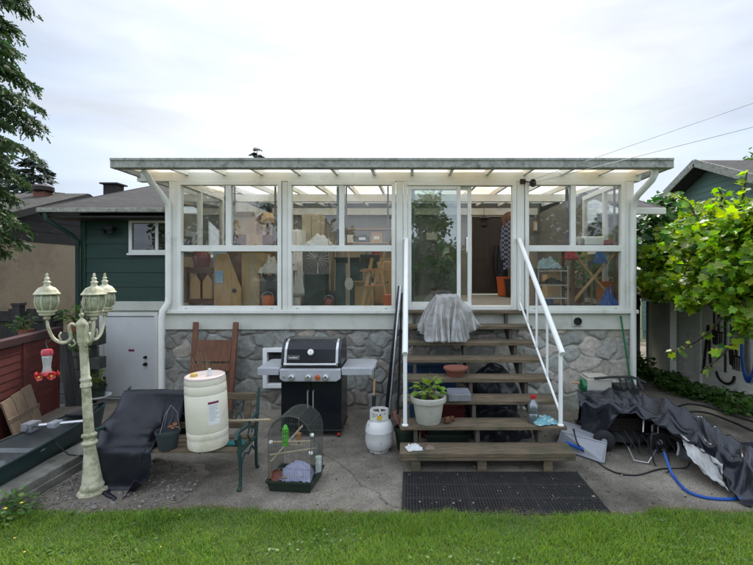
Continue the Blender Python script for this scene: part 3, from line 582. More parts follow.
def rock_grid(name, x0, x1, z0, z1, Yf, parent, seedn, size=0.24, holes=(), amp=0.026, tone=1.0, pink=0.0, xaxis=(1, 0, 0), nrm=(0, -1, 0)):
    "a rubble-stone face: every stone bulges out of the mortar; per-stone colours in attribute Col"
    W = x1-x0; H = z1-z0; rng = np.random.default_rng(seedn)
    pts = []; tries = 0
    while tries < 9000:
        tries += 1
        px_, pz = rng.uniform(-0.1, W+0.1), rng.uniform(-0.1, H+0.1)
        fx = px_/W
        r = size*rng.uniform(0.62, 1.12)*(1 + 0.25*pink*max(0, fx-0.6)*2.5)
        if all(((px_-q[0])/1.18)**2 + (pz-q[1])**2 > (0.5*(r+q[2]))**2 for q in pts): pts.append((px_, pz, r))
    S = np.array(pts); k = len(S)
    nx = int(W/0.012)+1; nz = int(H/0.012)+1
    gx, gz = np.meshgrid(np.linspace(0, W, nx), np.linspace(0, H, nz), indexing='ij')
    wx = gx + 0.025*np.sin(gz*23+gx*7) + 0.018*np.sin(gx*31+1.3); wz = gz + 0.022*np.sin(gx*19+gz*11) + 0.016*np.sin(gz*37+2)
    f1 = np.full(gx.shape, 9.0); f2 = np.full(gx.shape, 9.0); idx = np.zeros(gx.shape, int)
    for i in range(k):
        d = np.sqrt(((wx-S[i,0])/1.18)**2 + (wz-S[i,1])**2) - S[i,2]*0.28
        near = d < f1
        f2 = np.where(near, f1, np.minimum(f2, d)); idx = np.where(near, i, idx); f1 = np.where(near, d, f1)
    e = np.clip((f2-f1-0.020)/0.035, 0, 1); e = np.sqrt(1-(1-e)**2)*(0.72+0.28*np.clip((f2-f1)/0.16, 0, 1))
    lum = rng.uniform(0.55, 1.05, k); hue = rng.random(k)
    base = np.stack([0.375*lum, 0.36*lum, 0.318*lum], 1)
    base[hue > 0.75] *= np.array([0.94, 0.99, 1.0]); base[hue < 0.22] *= np.array([1.06, 0.99, 0.90]); base[(hue > 0.4) & (hue < 0.5)] *= np.array([0.92, 1.0, 0.94])
    sfx = np.clip(S[:, 0]/W, 0, 1)
    bright = tone*(1 + pink*np.clip((sfx-0.66)/0.1, 0, 1)*0.55); base *= bright[:, None]
    pk = (sfx > 0.68) & (hue > 0.5) & (hue < 0.75); base[pk] *= np.array([1.06, 0.985, 0.96])
    mort = np.array([0.27, 0.255, 0.222])*tone
    mfx = 1 + pink*np.clip((gx/W-0.66)/0.1, 0, 1)*0.5
    col = base[idx]*(e > 0.02)[..., None] + (mort[None, None, :]*mfx[..., None])*(e <= 0.02)[..., None]
    from mathutils import noise as mn
    cn_ = np.array([[mn.noise((a*9+idx_*1.7, b_*9, idx_*3.1)) + 0.5*mn.noise((a*24, b_*24, idx_*1.3)) for b_, idx_ in zip(gz[i, ::2], idx[i, ::2])] for i, a in enumerate(gx[:, 0]) if i % 2 == 0])
    rough_ = 0.011*np.repeat(np.repeat(cn_, 2, 0), 2, 1)[:nx, :nz]
    tilt = rng.uniform(-0.13, 0.13, (k, 2)); bulge = rng.uniform(0.6, 1.15, k)
    disp = amp*e*bulge[idx] + e*(tilt[idx,0]*(gx-S[idx,0]) + tilt[idx,1]*(gz-S[idx,1])) + e*rough_
    xa = np.array(xaxis); na = np.array(nrm)
    org = np.array(Yf)
    P = org[None, None, :] + (x0+gx)[..., None]*xa + disp[..., None]*na; P[..., 2] += z0+gz
    P = P.reshape(-1, 3)-np.array(WL[parent.name])
    ii = np.arange(nx*nz).reshape(nx, nz)
    q = np.stack([ii[:-1,:-1], ii[1:,:-1], ii[1:,1:], ii[:-1,1:]], -1).reshape(-1, 4)
    cx = (x0 + (gx[:-1,:-1]+gx[1:,1:])/2).reshape(-1); cz = (z0 + (gz[:-1,:-1]+gz[1:,1:])/2).reshape(-1)
    for (a, b, c, d) in holes: q = q[~((cx > a) & (cx < b) & (cz > c) & (cz < d))]; m_ = ~((cx > a) & (cx < b) & (cz > c) & (cz < d)); cx = cx[m_]; cz = cz[m_]
    me = bpy.data.meshes.new(name); me.vertices.add(len(P)); me.vertices.foreach_set('co', P.astype(np.float32).reshape(-1))
    me.loops.add(q.size); me.loops.foreach_set('vertex_index', q.astype(np.int32).reshape(-1)); me.polygons.add(len(q)); me.polygons.foreach_set('loop_start', (np.arange(len(q))*4).astype(np.int32))
    me.update(calc_edges=True)
    at_ = me.color_attributes.new('Col', 'FLOAT_COLOR', 'POINT'); c4 = np.concatenate([col.reshape(-1, 3), np.ones((len(P), 1))], 1); at_.data.foreach_set('color', c4.astype(np.float32).reshape(-1))
    me.polygons.foreach_set('use_smooth', [True]*len(q))
    return link_mesh(name, me, MT['stone'], parent)
def frame_rect(mb, x0, x1, z0, z1, w, y0, y1):
    "a rectangular frame in the plane of Y, butted corners"
    mb.box(x0, x0+w, y0, y1, z0, z1); mb.box(x1-w, x1, y0, y1, z0, z1); mb.box(x0+w, x1-w, y0+0.001, y1-0.001, z0, z0+w); mb.box(x0+w, x1-w, y0+0.001, y1-0.001, z1-w, z1)
# ------------------------------------------------------------------ the green house
YW = 7.70; YB = 11.0; HX0 = -5.73; HX1 = 3.82; SX0 = -3.50; SX1 = 3.25
house = thing('green_house', 'dark green lap-sided house with grey shingle roof behind the sunroom', 'house', (-4.6, YW, -0.2))
hw = MB()
siding(hw, (HX0, YW, 0), (1, 0, 0), (0, -1, 0), lambda z: (0, SX0-HX0-0.03), 1.49, 3.03, 0.252)
siding(hw, (HX0, YW, 0), (0, 1, 0), (-1, 0, 0), lambda z: (0, YB-YW) if z < 3.03 else ((z-3.03)/0.31, YB-YW), 1.49, 4.05, 0.252)
hw.box(HX0-0.028, HX0+0.06, YW-0.03, YW+0.03, 1.49, 3.03)
hw.build('wall', MT['green_siding'], house)
hw = MB(); siding(hw, (SX1+0.03, YW, 0), (1, 0, 0), (0, -1, 0), lambda z: (0, HX1-SX1-0.03), -0.06, 3.03, 0.252); hw.box(HX1, HX1+0.02, YW, YB+3, -0.06, 3.03); hw.build('wall', MT['green_siding'], house)
mb = MB(); mb.box(HX0, SX0-0.02, YW+0.02, YW+0.12, 1.30, 1.488); mb.box(HX0-0.02, SX0-0.03, YW-0.02, YW+0.02, 1.33, 1.488); mb.build('drip_board', MT['trim2'], house, bevel=0.004)
rock_grid('foundation', HX0, -5.37, -0.3, 1.33, (0, YW-0.01, 0), house, 5, size=0.26, tone=0.8)
mb = MB(); mb.box(-4.40, -3.50, YW-0.01, YW+0.02, -0.3, 1.33); mb.build('lower_wall', MT['trim2'], house)
mb = MB(); mb.box(HX0, -3.4, YW+0.05, YW+0.1, -0.3, 1.4); mb.box(HX0, HX0+0.05, YW+0.1, YB, -0.3, 1.49); mb.build('wall_core', MT['dark_wood'], house)
# back wall inside the sunroom
mb = MB(); mb.box(SX0, 1.46, YB, YB+0.12, 1.2, 4.1); mb.box(2.42, SX1, YB, YB+0.12, 1.2, 4.1); mb.box(1.46, 2.42, YB, YB+0.12, 3.46, 4.1); mb.build('back_wall', MT['inner_wall'], house)
bd = MB(); bd.box(1.55, 2.34, YB+0.03, YB+0.07, 1.46, 3.38)
for (a, b, c, d) in ((1.65, 1.90, 2.3, 3.25), (1.99, 2.24, 2.3, 3.25), (1.65, 1.90, 1.6, 2.15), (1.99, 2.24, 1.6, 2.15)): bd.box(a, b, YB+0.022, YB+0.03, c, d)
bdo = bd.build('back_door', MT['brown_door'], house, bevel=0.006)
mb = MB(); mb.lathe([(0.012, 0), (0.028, 0.02), (0.03, 0.04), (0.012, 0.055)], M=Matrix.Translation((2.27, YB+0.03, 2.42)) @ Matrix.Rotation(R(90), 4, 'X'), n=12); mb.build('knob', MT['brass'], bdo, smooth=True)
mb = MB(); mb.box(1.46, 1.55, YB-0.02, YB+0.02, 1.45, 3.46); mb.box(2.34, 2.46, YB-0.02, YB+0.02, 1.45, 3.46); mb.box(1.55, 2.34, YB-0.019, YB+0.019, 3.38, 3.46); mb.build('door_casing', MT['trim2'], house)
# cellar door, low and white
cd = MB(); cd.box(-5.33, -4.45, YW-0.055, YW-0.015, -0.17, 1.22); cdo = cd.build('cellar_door', MT['door_white'], house, bevel=0.005)
mb = MB(); frame_rect(mb, -5.40, -4.38, -0.25, 1.30, 0.065, YW-0.075, YW-0.012); mb.build('door_frame', MT['trim'], cdo)
kb = MB()
for z, r in ((0.52, 0.026), (0.40, 0.033)): kb.lathe([(r*0.9, 0), (r, 0.012), (r*0.5, 0.02), (r*0.8, 0.045), (r*0.6, 0.06)], M=Matrix.Translation((-4.60, YW-0.055, z)) @ Matrix.Rotation(R(90), 4, 'X'), n=14)
kb.build('knob', MT['iron'], cdo, smooth=True)
mb = MB(); mb.box(-4.90, -4.80, YW-0.060, YW-0.054, 0.62, 0.655); mb.build('red_sticker', MT['maroon'], cdo)
mb = MB(); mb.box(-5.35, -5.30, YW-0.07, YW-0.05, 0.95, 1.08); mb.box(-5.35, -5.30, YW-0.07, YW-0.05, 0.05, 0.18); mb.build('hinge', MT['iron'], cdo)
# the small side window
wf = MB(); frame_rect(wf, -4.90, -4.10, 2.33, 2.91, 0.055, YW-0.06, YW+0.0); wf.box(-4.44, -4.39, YW-0.055, YW-0.005, 2.385, 2.855); wfo = wf.build('window', MT['white'], house, bevel=0.004)
mb = MB(); mb.box(-4.845, -4.44, YW-0.03, YW-0.022, 2.385, 2.855); mb.box(-4.39, -4.155, YW-0.03, YW-0.022, 2.385, 2.855); mb.build('pane', MT['glass_dark'], wfo)
mb = MB()
for i in range(14): mb.box(-4.845, -4.155, YW-0.016, YW-0.006, 2.39+i*0.033, 2.412+i*0.033)
mb.build('blind', MT['concrete_block'], wfo)
mb = MB(); mb.box(-4.92, -4.08, YW-0.08, YW-0.02, 2.295, 2.328); mb.build('window_sill', MT['white'], wfo)
# wall lamp by the window
mb = MB(); p = at(108, 228, YW-0.1); mb.box(p.x-0.09, p.x+0.09, YW-0.12, YW-0.02, p.z-0.035, p.z+0.03)
mb.lathe([(0.02, 0), (0.055, -0.06), (0.05, -0.09)], (p.x-0.07, YW-0.13, p.z-0.01), 12); mb.lathe([(0.02, 0), (0.055, -0.06), (0.05, -0.09)], (p.x+0.07, YW-0.13, p.z-0.01), 12); mb.build('wall_lamp', MT['blackmatte'], house)
# roof
RK = 0.31
def hz(y): return 3.06 + RK*(y-7.2)
rf = MB()
slab(rf, [(-6.03, 7.18, hz(7.18)), (SX0-0.47, 7.18, hz(7.18)), (SX0-0.47, YB+0.1, hz(YB+0.1)), (-6.03, YB+0.1, hz(YB+0.1))], 0.07)
slab(rf, [(SX0-0.47, 7.72, hz(7.72)), (SX0-0.0, 7.72, hz(7.72)), (SX0, YB+0.1, hz(YB+0.1)), (SX0-0.47, YB+0.1, hz(YB+0.1))], 0.07)
slab(rf, [(SX1+0.35, 7.18, hz(7.18)), (4.12, 7.18, hz(7.18)), (4.12, YB+0.1, hz(YB+0.1)), (SX1+0.35, YB+0.1, hz(YB+0.1))], 0.07)
slab(rf, [(-6.03, YB+0.1, hz(YB+0.1)+0.001), (4.12, YB+0.1, hz(YB+0.1)+0.001), (4.12, 15, hz(7.1)), (-6.03, 15, hz(7.1))], 0.07)
rfo = rf.build('roof', MT['shingle'], house)
mb = MB(); mb.box(-6.05, SX0-0.5, 7.09, 7.17, hz(7.18)-0.085, hz(7.18)-0.015); mb.build('gutter', MT['fascia'], house, bevel=0.01)
mb = MB(); mb.box(SX1+0.4, 4.14, 7.09, 7.17, hz(7.18)-0.12, hz(7.18)-0.015); mb.build('gutter', MT['trim2'], house, bevel=0.01)
mb = MB(); mb.box(-6.0, SX0-0.5, 7.19, YW-0.022, hz(7.18)-0.16, hz(7.18)-0.13); mb.build('soffit', MT['brown_siding'], house)
mb = MB(); mb.bar((-6.05, 7.15, hz(7.15)-0.06), (-6.05, YB+0.1, hz(YB+0.1)-0.06), 0.035, 0.13); mb.bar((4.14, 7.15, hz(7.15)-0.06), (4.14, YB+0.1, hz(YB+0.1)-0.06), 0.035, 0.13); mb.build('barge_board', MT['dark_wood'], house)
mb = MB(); mb.tube([(-5.93, 7.13, hz(7.18)-0.10), (-5.92, 7.14, hz(7.18)-0.2), (-5.80, 7.55, hz(7.18)-0.42), (-5.77, 7.62, hz(7.18)-0.5), (-5.77, 7.63, 0.2)], 0.035, 10); mb.build('downspout', MT['castgreen'], house, smooth=True)
v = at(113, 186, 9.9); mb = MB(); mb.box(v.x-0.15, v.x+0.15, 9.8, 10.05, v.z-0.45, v.z+0.02); mb.box(v.x-0.2, v.x+0.2, 9.74, 10.11, v.z+0.02, v.z+0.05); mb.build('roof_vent', MT['dark_wood'], rfo)
# ------------------------------------------------------------------ the neighbour's house on the left
nb = thing('stucco_house', 'neighbouring house with tan stucco wall, dark gable boards and brown shingle roof', 'house', (-9.0, 11, 0))
NX = -9.0; NY0 = 9.55; NYP = 11.7; NP = 4.09; NE = 3.33
def nroof(y): return NE + (NP-NE)/(NYP-NY0)*(y-NY0) if y < NYP else NP - (NP-NE)/(NYP-NY0)*(y-NYP)
mb = MB(); mb.box(NX-8, NX, 6.5, 17, -0.3, 2.72); mb.build('wall', MT['stucco'], nb)
mb = MB(); sp = lambda z: ((max(6.5, NYP-(NP-z)/0.353)) - 6.5 if z > 2.0 else 0, min(17, NYP+(NP-z)/0.353) - 6.5)
siding(mb, (NX, 6.5, 0), (0, 1, 0), (1, 0, 0), sp, 2.72, 4.0, 0.26); mb.build('gable_wall', MT['brown_siding'], nb)
mb = MB()
slab(mb, [(NX-9, 6.0, nroof(6.0)), (NX+0.42, 6.0, nroof(6.0)), (NX+0.42, NYP, NP), (NX-9, NYP, NP)], 0.08)
slab(mb, [(NX-9, NYP, NP+0.001), (NX+0.42, NYP, NP+0.001), (NX+0.42, 17.4, nroof(17.4)), (NX-9, 17.4, nroof(17.4))], 0.08)
nro = mb.build('roof', MT['shingle2'], nb)
mb = MB(); mb.bar((NX+0.44, 6.0, nroof(6.0)-0.08), (NX+0.44, NYP, NP-0.08), 0.03, 0.15); mb.bar((NX+0.44, NYP, NP-0.081), (NX+0.44, 17.4, nroof(17.4)-0.081), 0.03, 0.15); mb.build('barge_board', MT['brown_siding'], nb)
c = at(43, 194, 11.4); mb = MB(); mb.box(c.x-0.14, c.x+0.14, 11.26, 11.54, c.z-0.4, c.z+0.05); cho = mb.build('chimney', MT['copper'], nro)
mb = MB(); mb.lathe([(0.2, 0), (0.24, 0.03), (0.24, 0.13), (0.15, 0.18), (0.0, 0.2)], (c.x, 11.4, c.z+0.05), 16); mb.build('chimney_cap', MT['iron'], cho, smooth=True)
# ------------------------------------------------------------------ the green garage on the right
gx = 8.0
ga = thing('green_garage', 'pale green clapboard garage gable rising behind the vine', 'garage', (gx, 11.5, 0))
GP = 4.92+0.02; GY = 11.55; GS = 0.42
mb = MB(); siding(mb, (gx, GY-3.6, 0), (0, 1, 0), (-1, 0, 0), lambda z: (max(0, 3.6-(GP-0.1-z)/GS), min(7.2, 3.6+(GP-0.1-z)/GS)), 0.0, GP-0.12, 0.16); mb.box(gx+0.02, gx+6, GY-3.6, GY+3.6, -0.3, 3.3); mb.build('wall', MT['garage_siding'], ga)
mb = MB()
slab(mb, [(gx-0.52, GY-4.2, GP-4.2*GS), (gx+7, GY-4.2, GP-4.2*GS), (gx+7, GY, GP), (gx-0.52, GY, GP)], 0.07)
slab(mb, [(gx-0.52, GY, GP+0.001), (gx+7, GY, GP+0.001), (gx+7, GY+4.2, GP-4.2*GS), (gx-0.52, GY+4.2, GP-4.2*GS)], 0.07)
mb.build('roof', MT['shingle'], ga)
mb = MB(); mb.bar((gx-0.53, GY-4.2, GP-4.2*GS-0.07), (gx-0.53, GY-0.0, GP-0.07), 0.035, 0.19); mb.build('barge_board', MT['fascia'], ga)
mb = MB(); mb.bar((gx-0.53, GY+0.0, GP-0.07), (gx-0.53, GY+4.2, GP-4.2*GS-0.07), 0.035, 0.19); mb.build('barge_board', MT['fascia'], ga)
mb = MB(); slab(mb, [(gx-0.5, GY-4.1, GP-4.1*GS-0.10), (gx-0.02, GY-4.1, GP-4.1*GS-0.10), (gx-0.02, GY, GP-0.10), (gx-0.5, GY, GP-0.10)], 0.02); slab(mb, [(gx-0.5, GY, GP-0.101), (gx-0.02, GY, GP-0.101), (gx-0.02, GY+4.1, GP-4.1*GS-0.1), (gx-0.5, GY+4.1, GP-4.1*GS-0.1)], 0.02); mb.build('soffit', MT['dark_wood'], ga)
# ------------------------------------------------------------------ the low shed under the vine
sd = thing('lean_to_shed', 'low white board shed with a tool wall under the grape vine', 'shed', (5.12, 7.7, 0))
mb = MB(); siding(mb, (5.12, 5.2, 0), (0, 1, 0), (-1, 0, 0), lambda z: (0, 2.5), 0.0, 1.50, 0.135, 0.022); mb.build('tool_wall', MT['shed_siding'], sd)
mb = MB(); siding(mb, (5.12, 7.7, 0), (-0.19, 0.98, 0), (-0.98, -0.19, 0), lambda z: (0.06, 1.3), 0.0, 1.50, 0.135, 0.022); mb.build('side_wall', MT['shed_siding'], sd)
mb = MB(); mb.box(5.16, 7.4, 5.25, 8.9, 0, 1.47); mb.build('inner_frame', MT['dark_wood'], sd)
for p in ((5.09, 7.68, 0.05), (4.86, 8.05, 0.12), (4.80, 8.75, 0.07)):
    mb = MB(); mb.box(p[0]-p[2], p[0]+0.0, p[1]-0.05, p[1]+0.05, 0, 1.50); mb.build('post', MT['shed_siding'], sd, bevel=0.005)
mb = MB(); slab(mb, [(3.98, 7.55, 1.60), (7.4, 7.55, 1.60), (7.4, 9.6, 1.72), (3.98, 9.6, 1.72)], 0.06); slab(mb, [(4.98, 5.1, 1.585), (7.4, 5.1, 1.585), (7.4, 7.54, 1.60), (4.98, 7.54, 1.60)], 0.06)
mb.build('roof', MT['shingle2'], sd)
mb = MB(); mb.box(3.97, 5.3, 7.50, 7.545, 1.50, 1.60); mb.box(4.95, 4.975, 5.1, 7.5, 1.5, 1.59); mb.build('fascia', MT['trim'], sd, bevel=0.004)
mb = MB(); mb.box(3.30, 3.44, 9.05, 9.2, 0, 1.9); mb.box(3.44, 4.78, 9.1, 9.14, 0.03, 1.66)
gtw = thing('side_gate', 'dark grey board gate in the gap between sunroom and shed', 'gate', (4.1, 9.1, 0))
g1 = MB()
for i in range(9): g1.box(3.46+i*0.146, 3.46+i*0.146+0.142, 9.10, 9.125, 0.04, 1.62)
g1.build('board_panel', MT['blue_dark'] if False else M_('slate_gate_paint', (0.06, 0.07, 0.08), (0.045, 0.053, 0.06), rough=0.7, scale=4, bump=0.1), gtw)
g1 = MB(); g1.box(3.46, 4.77, 9.075, 9.098, 0.25, 0.36); g1.box(3.46, 4.77, 9.075, 9.098, 1.3, 1.41); g1.build('rail', MT['dark_wood'], gtw)
# ------------------------------------------------------------------ sunroom
YS = 6.40
S = lambda px: (px-410)*YS/439
Z = lambda py: 2-(py-272)*YS/439
FL = 1.45
sr = thing('sunroom', 'white-framed glazed sunroom with translucent roof on a rubble stone base', 'sunroom', (0, YS, 0))
rock_grid('stone_base', S(165), SX1, -0.06, 1.16, (0, YS+0.02, 0), sr, 3, size=0.215, holes=[(-2.10, -1.80, 0.34, 0.88)], pink=1.0)
mb = MB(); mb.box(SX0+0.02, SX1-0.02, YS+0.07, YS+0.16, 1.10, 1.40); mb.box(-2.14, -1.76, YS+0.25, YS+0.3, 0.2, 0.95); mb.box(SX0, SX0+0.12, YS+0.12, 8.1, -0.3, 1.40); mb.box(SX1-0.12, SX1-0.01, YS+0.12, 8.1, -0.3, 1.40); mb.box(SX0+0.12, SX1-0.12, 8.0, 8.1, -0.3, 1.35); mb.build('base_core', MT['inner_wall'], sr)
mb = MB(); mb.box(S(161), SX1+0.02, YS-0.03, YS+0.07, 1.165, 1.40); mb.build('rim_board', MT['trim2'], sr, bevel=0.006)
mb = MB(); mb.box(S(163), S(403), YS-0.085, YS+0.1, 1.40, 1.452); mb.build('sill', MT['trim'], sr, bevel=0.008)
mb = MB(); mb.box(S(527), S(636), YS-0.085, YS+0.1, 1.40, 1.452); mb.build('sill', MT['trim'], sr, bevel=0.008)
mb = MB(); mb.box(SX0+0.01, SX1-0.01, YS+0.1, YB-0.03, 1.36, FL-0.02); mb.box(S(403), S(527), YS-0.01, YS+0.1, 1.40, FL); mb.build('floor', MT['inner_floor'], sr)
T = Z(172.5); WT = Z(182); WB = Z(309)
mb = MB(); mb.box(S(138), S(640), YS-0.03, YS+0.09, WT+0.005, T); mb.build('header_beam', MT['trim'], sr, bevel=0.006)
for a, b in ((170, 178), (624, 633)):
    mb = MB(); mb.box(S(a), S(b), YS-0.028, YS+0.085, 1.452, WT+0.004); mb.build('corner_post', MT['trim'], sr, bevel=0.005)
mb = MB(); mb.box(S(282.5), S(288), YS-0.02, YS+0.08, 1.452, WT+0.004); mb.build('post', MT['trim'], sr, bevel=0.005)
mb = MB(); mb.box(S(396), S(403), YS-0.026, YS+0.085, 1.452, WT+0.004); mb.build('post', MT['trim'], sr, bevel=0.005)
mb = MB(); mb.box(S(516.5), S(524), YS-0.024, YS+0.085, 1.452, WT+0.004); mb.build('post', MT['trim'], sr, bevel=0.005)
def win(x0, x1, splits):
    f = MB(); w = 0.055
    frame_rect(f, x0, x1, 1.453, WT+0.003, w, YS-0.045, YS+0.05)
    zm0, zm1 = Z(251.5), Z(245.5)
    f.box(x0+w, x1-w, YS-0.043, YS+0.048, zm0, zm1)
    o = f.build('window', MT['trim'], sr, bevel=0.004)
    m = MB(); m.box(splits[0], splits[1], YS-0.035, YS+0.04, zm1, WT+0.003-w); m.build('mullion', MT['trim'], o, bevel=0.004)
    s = MB()    # the sliding sash inside
    s.box(splits[0]-0.05, splits[0]-0.002, YS+0.042, YS+0.062, zm1, WT-w); s.box(splits[1]+0.005, splits[1]+0.03, YS+0.042, YS+0.062, zm1, WT-w); s.box(x1-w-0.07, x1-w-0.045, YS+0.042, YS+0.062, zm1, WT-w)
    s.build('sash', MT['concrete_block'], o)
    for (a, b, c, d) in ((x0+w, splits[0], zm1, WT-w), (splits[1], x1-w, zm1, WT-w), (x0+w, x1-w, 1.453+w, zm0)):
        p = MB(); p.box(a, b, YS+0.008, YS+0.013, c, d); p.build('pane', MT['glass'], o)
    g = MB(); g.box(x0+0.12, x0+0.15, YS-0.0462, YS-0.0448, 1.468, 1.474); g.box(x1-0.15, x1-0.12, YS-0.0462, YS-0.0448, 1.468, 1.474); g.build('weep_hole', MT['blackmatte'], o)
win(S(178.3), S(282), (S(226.5), S(232)))
win(S(288.5), S(395.5), (S(339.5), S(344.5)))
win(S(524.5), S(623.7), (S(570), S(575)))
# sliding door
dr = MB(); frame_rect(dr, S(403.3), S(516), FL+0.001, WT+0.002, 0.06, YS-0.042, YS+0.075); dro = dr.build('door_frame', MT['trim'], sr, bevel=0.004)
lf = MB(); frame_rect(lf, S(407.6), S(460.5), FL+0.062, WT-0.06, 0.055, YS-0.03, YS+0.005); lfo = lf.build('sliding_door', MT['trim'], sr, bevel=0.004)
mb = MB(); mb.box(S(407.6)+0.055, S(460.5)-0.055, YS-0.015, YS-0.009, FL+0.117, WT-0.115); mb.build('pane', MT['glass_door'], lfo)
lf = MB(); frame_rect(lf, S(411), S(471.5), FL+0.0625, WT-0.0605, 0.055, YS+0.01, YS+0.045); lfo = lf.build('sliding_door', MT['trim'], sr, bevel=0.004)
mb = MB(); mb.box(S(411)+0.055, S(471.5)-0.055, YS+0.026, YS+0.031, FL+0.117, WT-0.115); mb.build('pane', MT['glass'], lfo)
mb = MB(); mb.tube([(S(467), YS-0.0, 2.28), (S(466.5), YS-0.055, 2.30), (S(466.5), YS-0.055, 2.48), (S(467), YS-0.0, 2.5)], 0.011, 8); mb.build('handle', MT['white'], lfo, smooth=True)
# side walls: glazed to Y 8.1, boarded behind
for sgn, X in ((-1, SX0), (1, SX1)):
    f = MB(); x0, x1 = (X, X+0.07) if sgn < 0 else (X-0.07, X)
    ztop = lambda y: 3.43 + 0.05*(y-YS)
    for y in (7.22, 8.06): f.box(x0, x1, y, y+0.05, 1.452, WT)
    for z in (1.453, Z(248)-0.04, WT): f.box(x0+0.002, x1-0.002, YS+0.09, 8.11, z, z+(0.07 if z < 3 else 0.08))
    so = f.build('side_window', MT['trim'], sr, bevel=0.004)
    for (a, b) in ((YS+0.09, 7.22), (7.27, 8.06)):
        for (c, d) in ((1.523, Z(248)-0.04), (Z(248)+0.03, WT)):
            p = MB(); p.box((x0+x1)/2-0.003, (x0+x1)/2+0.003, a, b, c, d); p.build('pane', MT['glass'], so)
    p = MB(); p.box(x0, x1, 8.112, YB-0.002, 1.452, 3.45); p.build('side_wall', MT['inner_wall'] if sgn > 0 else MT['trim2'], sr)
# roof
YF = 5.80; RX0 = (110-410)*YF/439; RX1 = (674-410)*YF/439; RS = 0.05
rz = lambda y: 3.385 + RS*(y-YF)
f = MB(); f.box(RX0, RX1, YF, YF+0.11, 3.375, 3.507); f.box(RX0+0.002, RX1-0.002, YF-0.012, YF, 3.472, 3.505); f.box(RX0+0.002, RX1-0.002, YF-0.006, YF, 3.380, 3.398)
f.build('fascia', MT['fascia'], sr, bevel=0.006)
f = MB(); f.box(RX0, RX0+0.05, YF+0.111, YB, 3.38, 3.50); f.build('side_fascia', MT['fascia'], sr)
f = MB(); f.box(RX1-0.05, RX1, YF+0.111, YB, 3.38, 3.50); f.build('side_fascia', MT['fascia'], sr)
nr = int((RX1-RX0)/0.545)
xs = [0.03 + i*0.545 for i in range(-7, 7)]
xs = [x for x in xs if RX0+0.1 < x < RX1-0.1]
for x in xs:
    f = MB(); f.bar((x, YF+0.111, rz(YF+0.1)+0.035), (x, YB-0.02, rz(YB)+0.035), 0.045, 0.085); f.build('rafter', MT['trim'], sr)
edges = [RX0+0.05] + xs + [RX1-0.05]
for a, b in zip(edges[:-1], edges[1:]):
    if b-a < 0.15: continue
    f = MB()
    slab(f, [(a+0.004, YF+0.112, rz(YF+0.11)+0.085), (b-0.004, YF+0.112, rz(YF+0.11)+0.085), (b-0.004, YB-0.01, rz(YB)+0.085), (a+0.004, YB-0.01, rz(YB)+0.085)], 0.006); f.build('roof_panel', MT['panel'], sr)
f = MB(); f.box(SX0+0.08, SX1-0.08, 8.46, 8.58, 3.36, 3.500); f.build('roof_beam', MT['trim'], sr)
f = MB(); f.box(SX0+0.08, SX1-0.08, YB-0.10, YB-0.03, 3.42, 3.585); f.build('ledger', MT['trim2'], sr)
# braces under the two roof corners
L0 = [at(143, 170, 5.95), at(147, 174, 5.97), at(151, 182, 6.08), at(160, 193, 6.24), at(168, 203, 6.33), at(168.5, 214, 6.34), at(168.5, 296, 6.34), at(168, 303, 6.33), at(162.5, 311, 6.27), at(161.5, 318, 6.26), at(161.5, 390, 6.3)]
f = MB(); f.tube(L0, 0.043, 12); f.build('downspout', MT['trim'], sr, smooth=True)
L1 = [at(655, 167, 5.9), at(655, 174, 5.92), at(652, 180, 5.97), at(638, 195, 6.24), at(634, 202, 6.32), at(633, 212, 6.34), at(633, 391, 6.34)]
f = MB(); f.tube(L1, 0.044, 12); f.build('downspout', MT['trim'], sr, smooth=True)
# small twin vent window in the stone base, dryer vent in the rim board
v = MB(); frame_rect(v, -2.13, -1.77, 0.32, 0.90, 0.06, YS-0.06, YS+0.03); v.box(-2.07, -1.83, YS-0.055, YS+0.03, 0.58, 0.63); vo = v.build('basement_window', MT['white'], sr, bevel=0.005)
v = MB(); v.box(-2.07, -1.83, YS+0.02, YS+0.028, 0.38, 0.84); v.build('pane', MT['glass_dark'], vo)
p = at(577, 321, YS-0.04); v = MB(); v.box(p.x-0.075, p.x+0.075, YS-0.05, YS-0.03, p.z-0.075, p.z+0.075); vo = v.build('dryer_vent', MT['trim2'], sr, bevel=0.006)
v = MB(); v.lathe([(0.052, 0), (0.058, 0.03), (0.045, 0.032), (0.04, 0.004), (0, 0.004)], M=Matrix.Translation((p.x, YS-0.05, p.z)) @ Matrix.Rotation(R(90), 4, 'X'), n=20); v.build('vent_ring', MT['blackmatte'], vo, smooth=True)
# ------------------------------------------------------------------ steps
RUN = 0.27; TZ = [0.20, 0.375, 0.563, 0.742, 0.918, 1.085, 1.266, 1.45]
TY = [4.35 + RUN*i for i in range(8)]
st = thing('wooden_steps', 'weathered open wooden steps with white pipe railings up to the sliding door', 'steps', (0.78, 4.35, 0))
for i, (z, y) in enumerate(zip(TZ, TY)):
    d = 0.30 if i < 7 else 0.17
    x0, x1 = (-0.095, 1.665) if i > 1 else (-0.10, 1.655)
    t_ = MB(); n_ = 2 if i < 7 else 1
    for k in range(n_):
        y0 = y + k*d/n_; t_.box(x0 + 0.006*random.uniform(-1, 1), x1 + 0.012*random.uniform(-1, 1), y0 + 0.003, y0 + d/n_ - 0.004, z - 0.042, z + 0.003*random.uniform(-1, 1))
    if i == 0: t_.box(x0+0.01, x1-0.01, y+0.006, y+0.03, z-0.075, z-0.043)
    t_.build('tread', MT['wood_grey'], st, bevel=0.005)
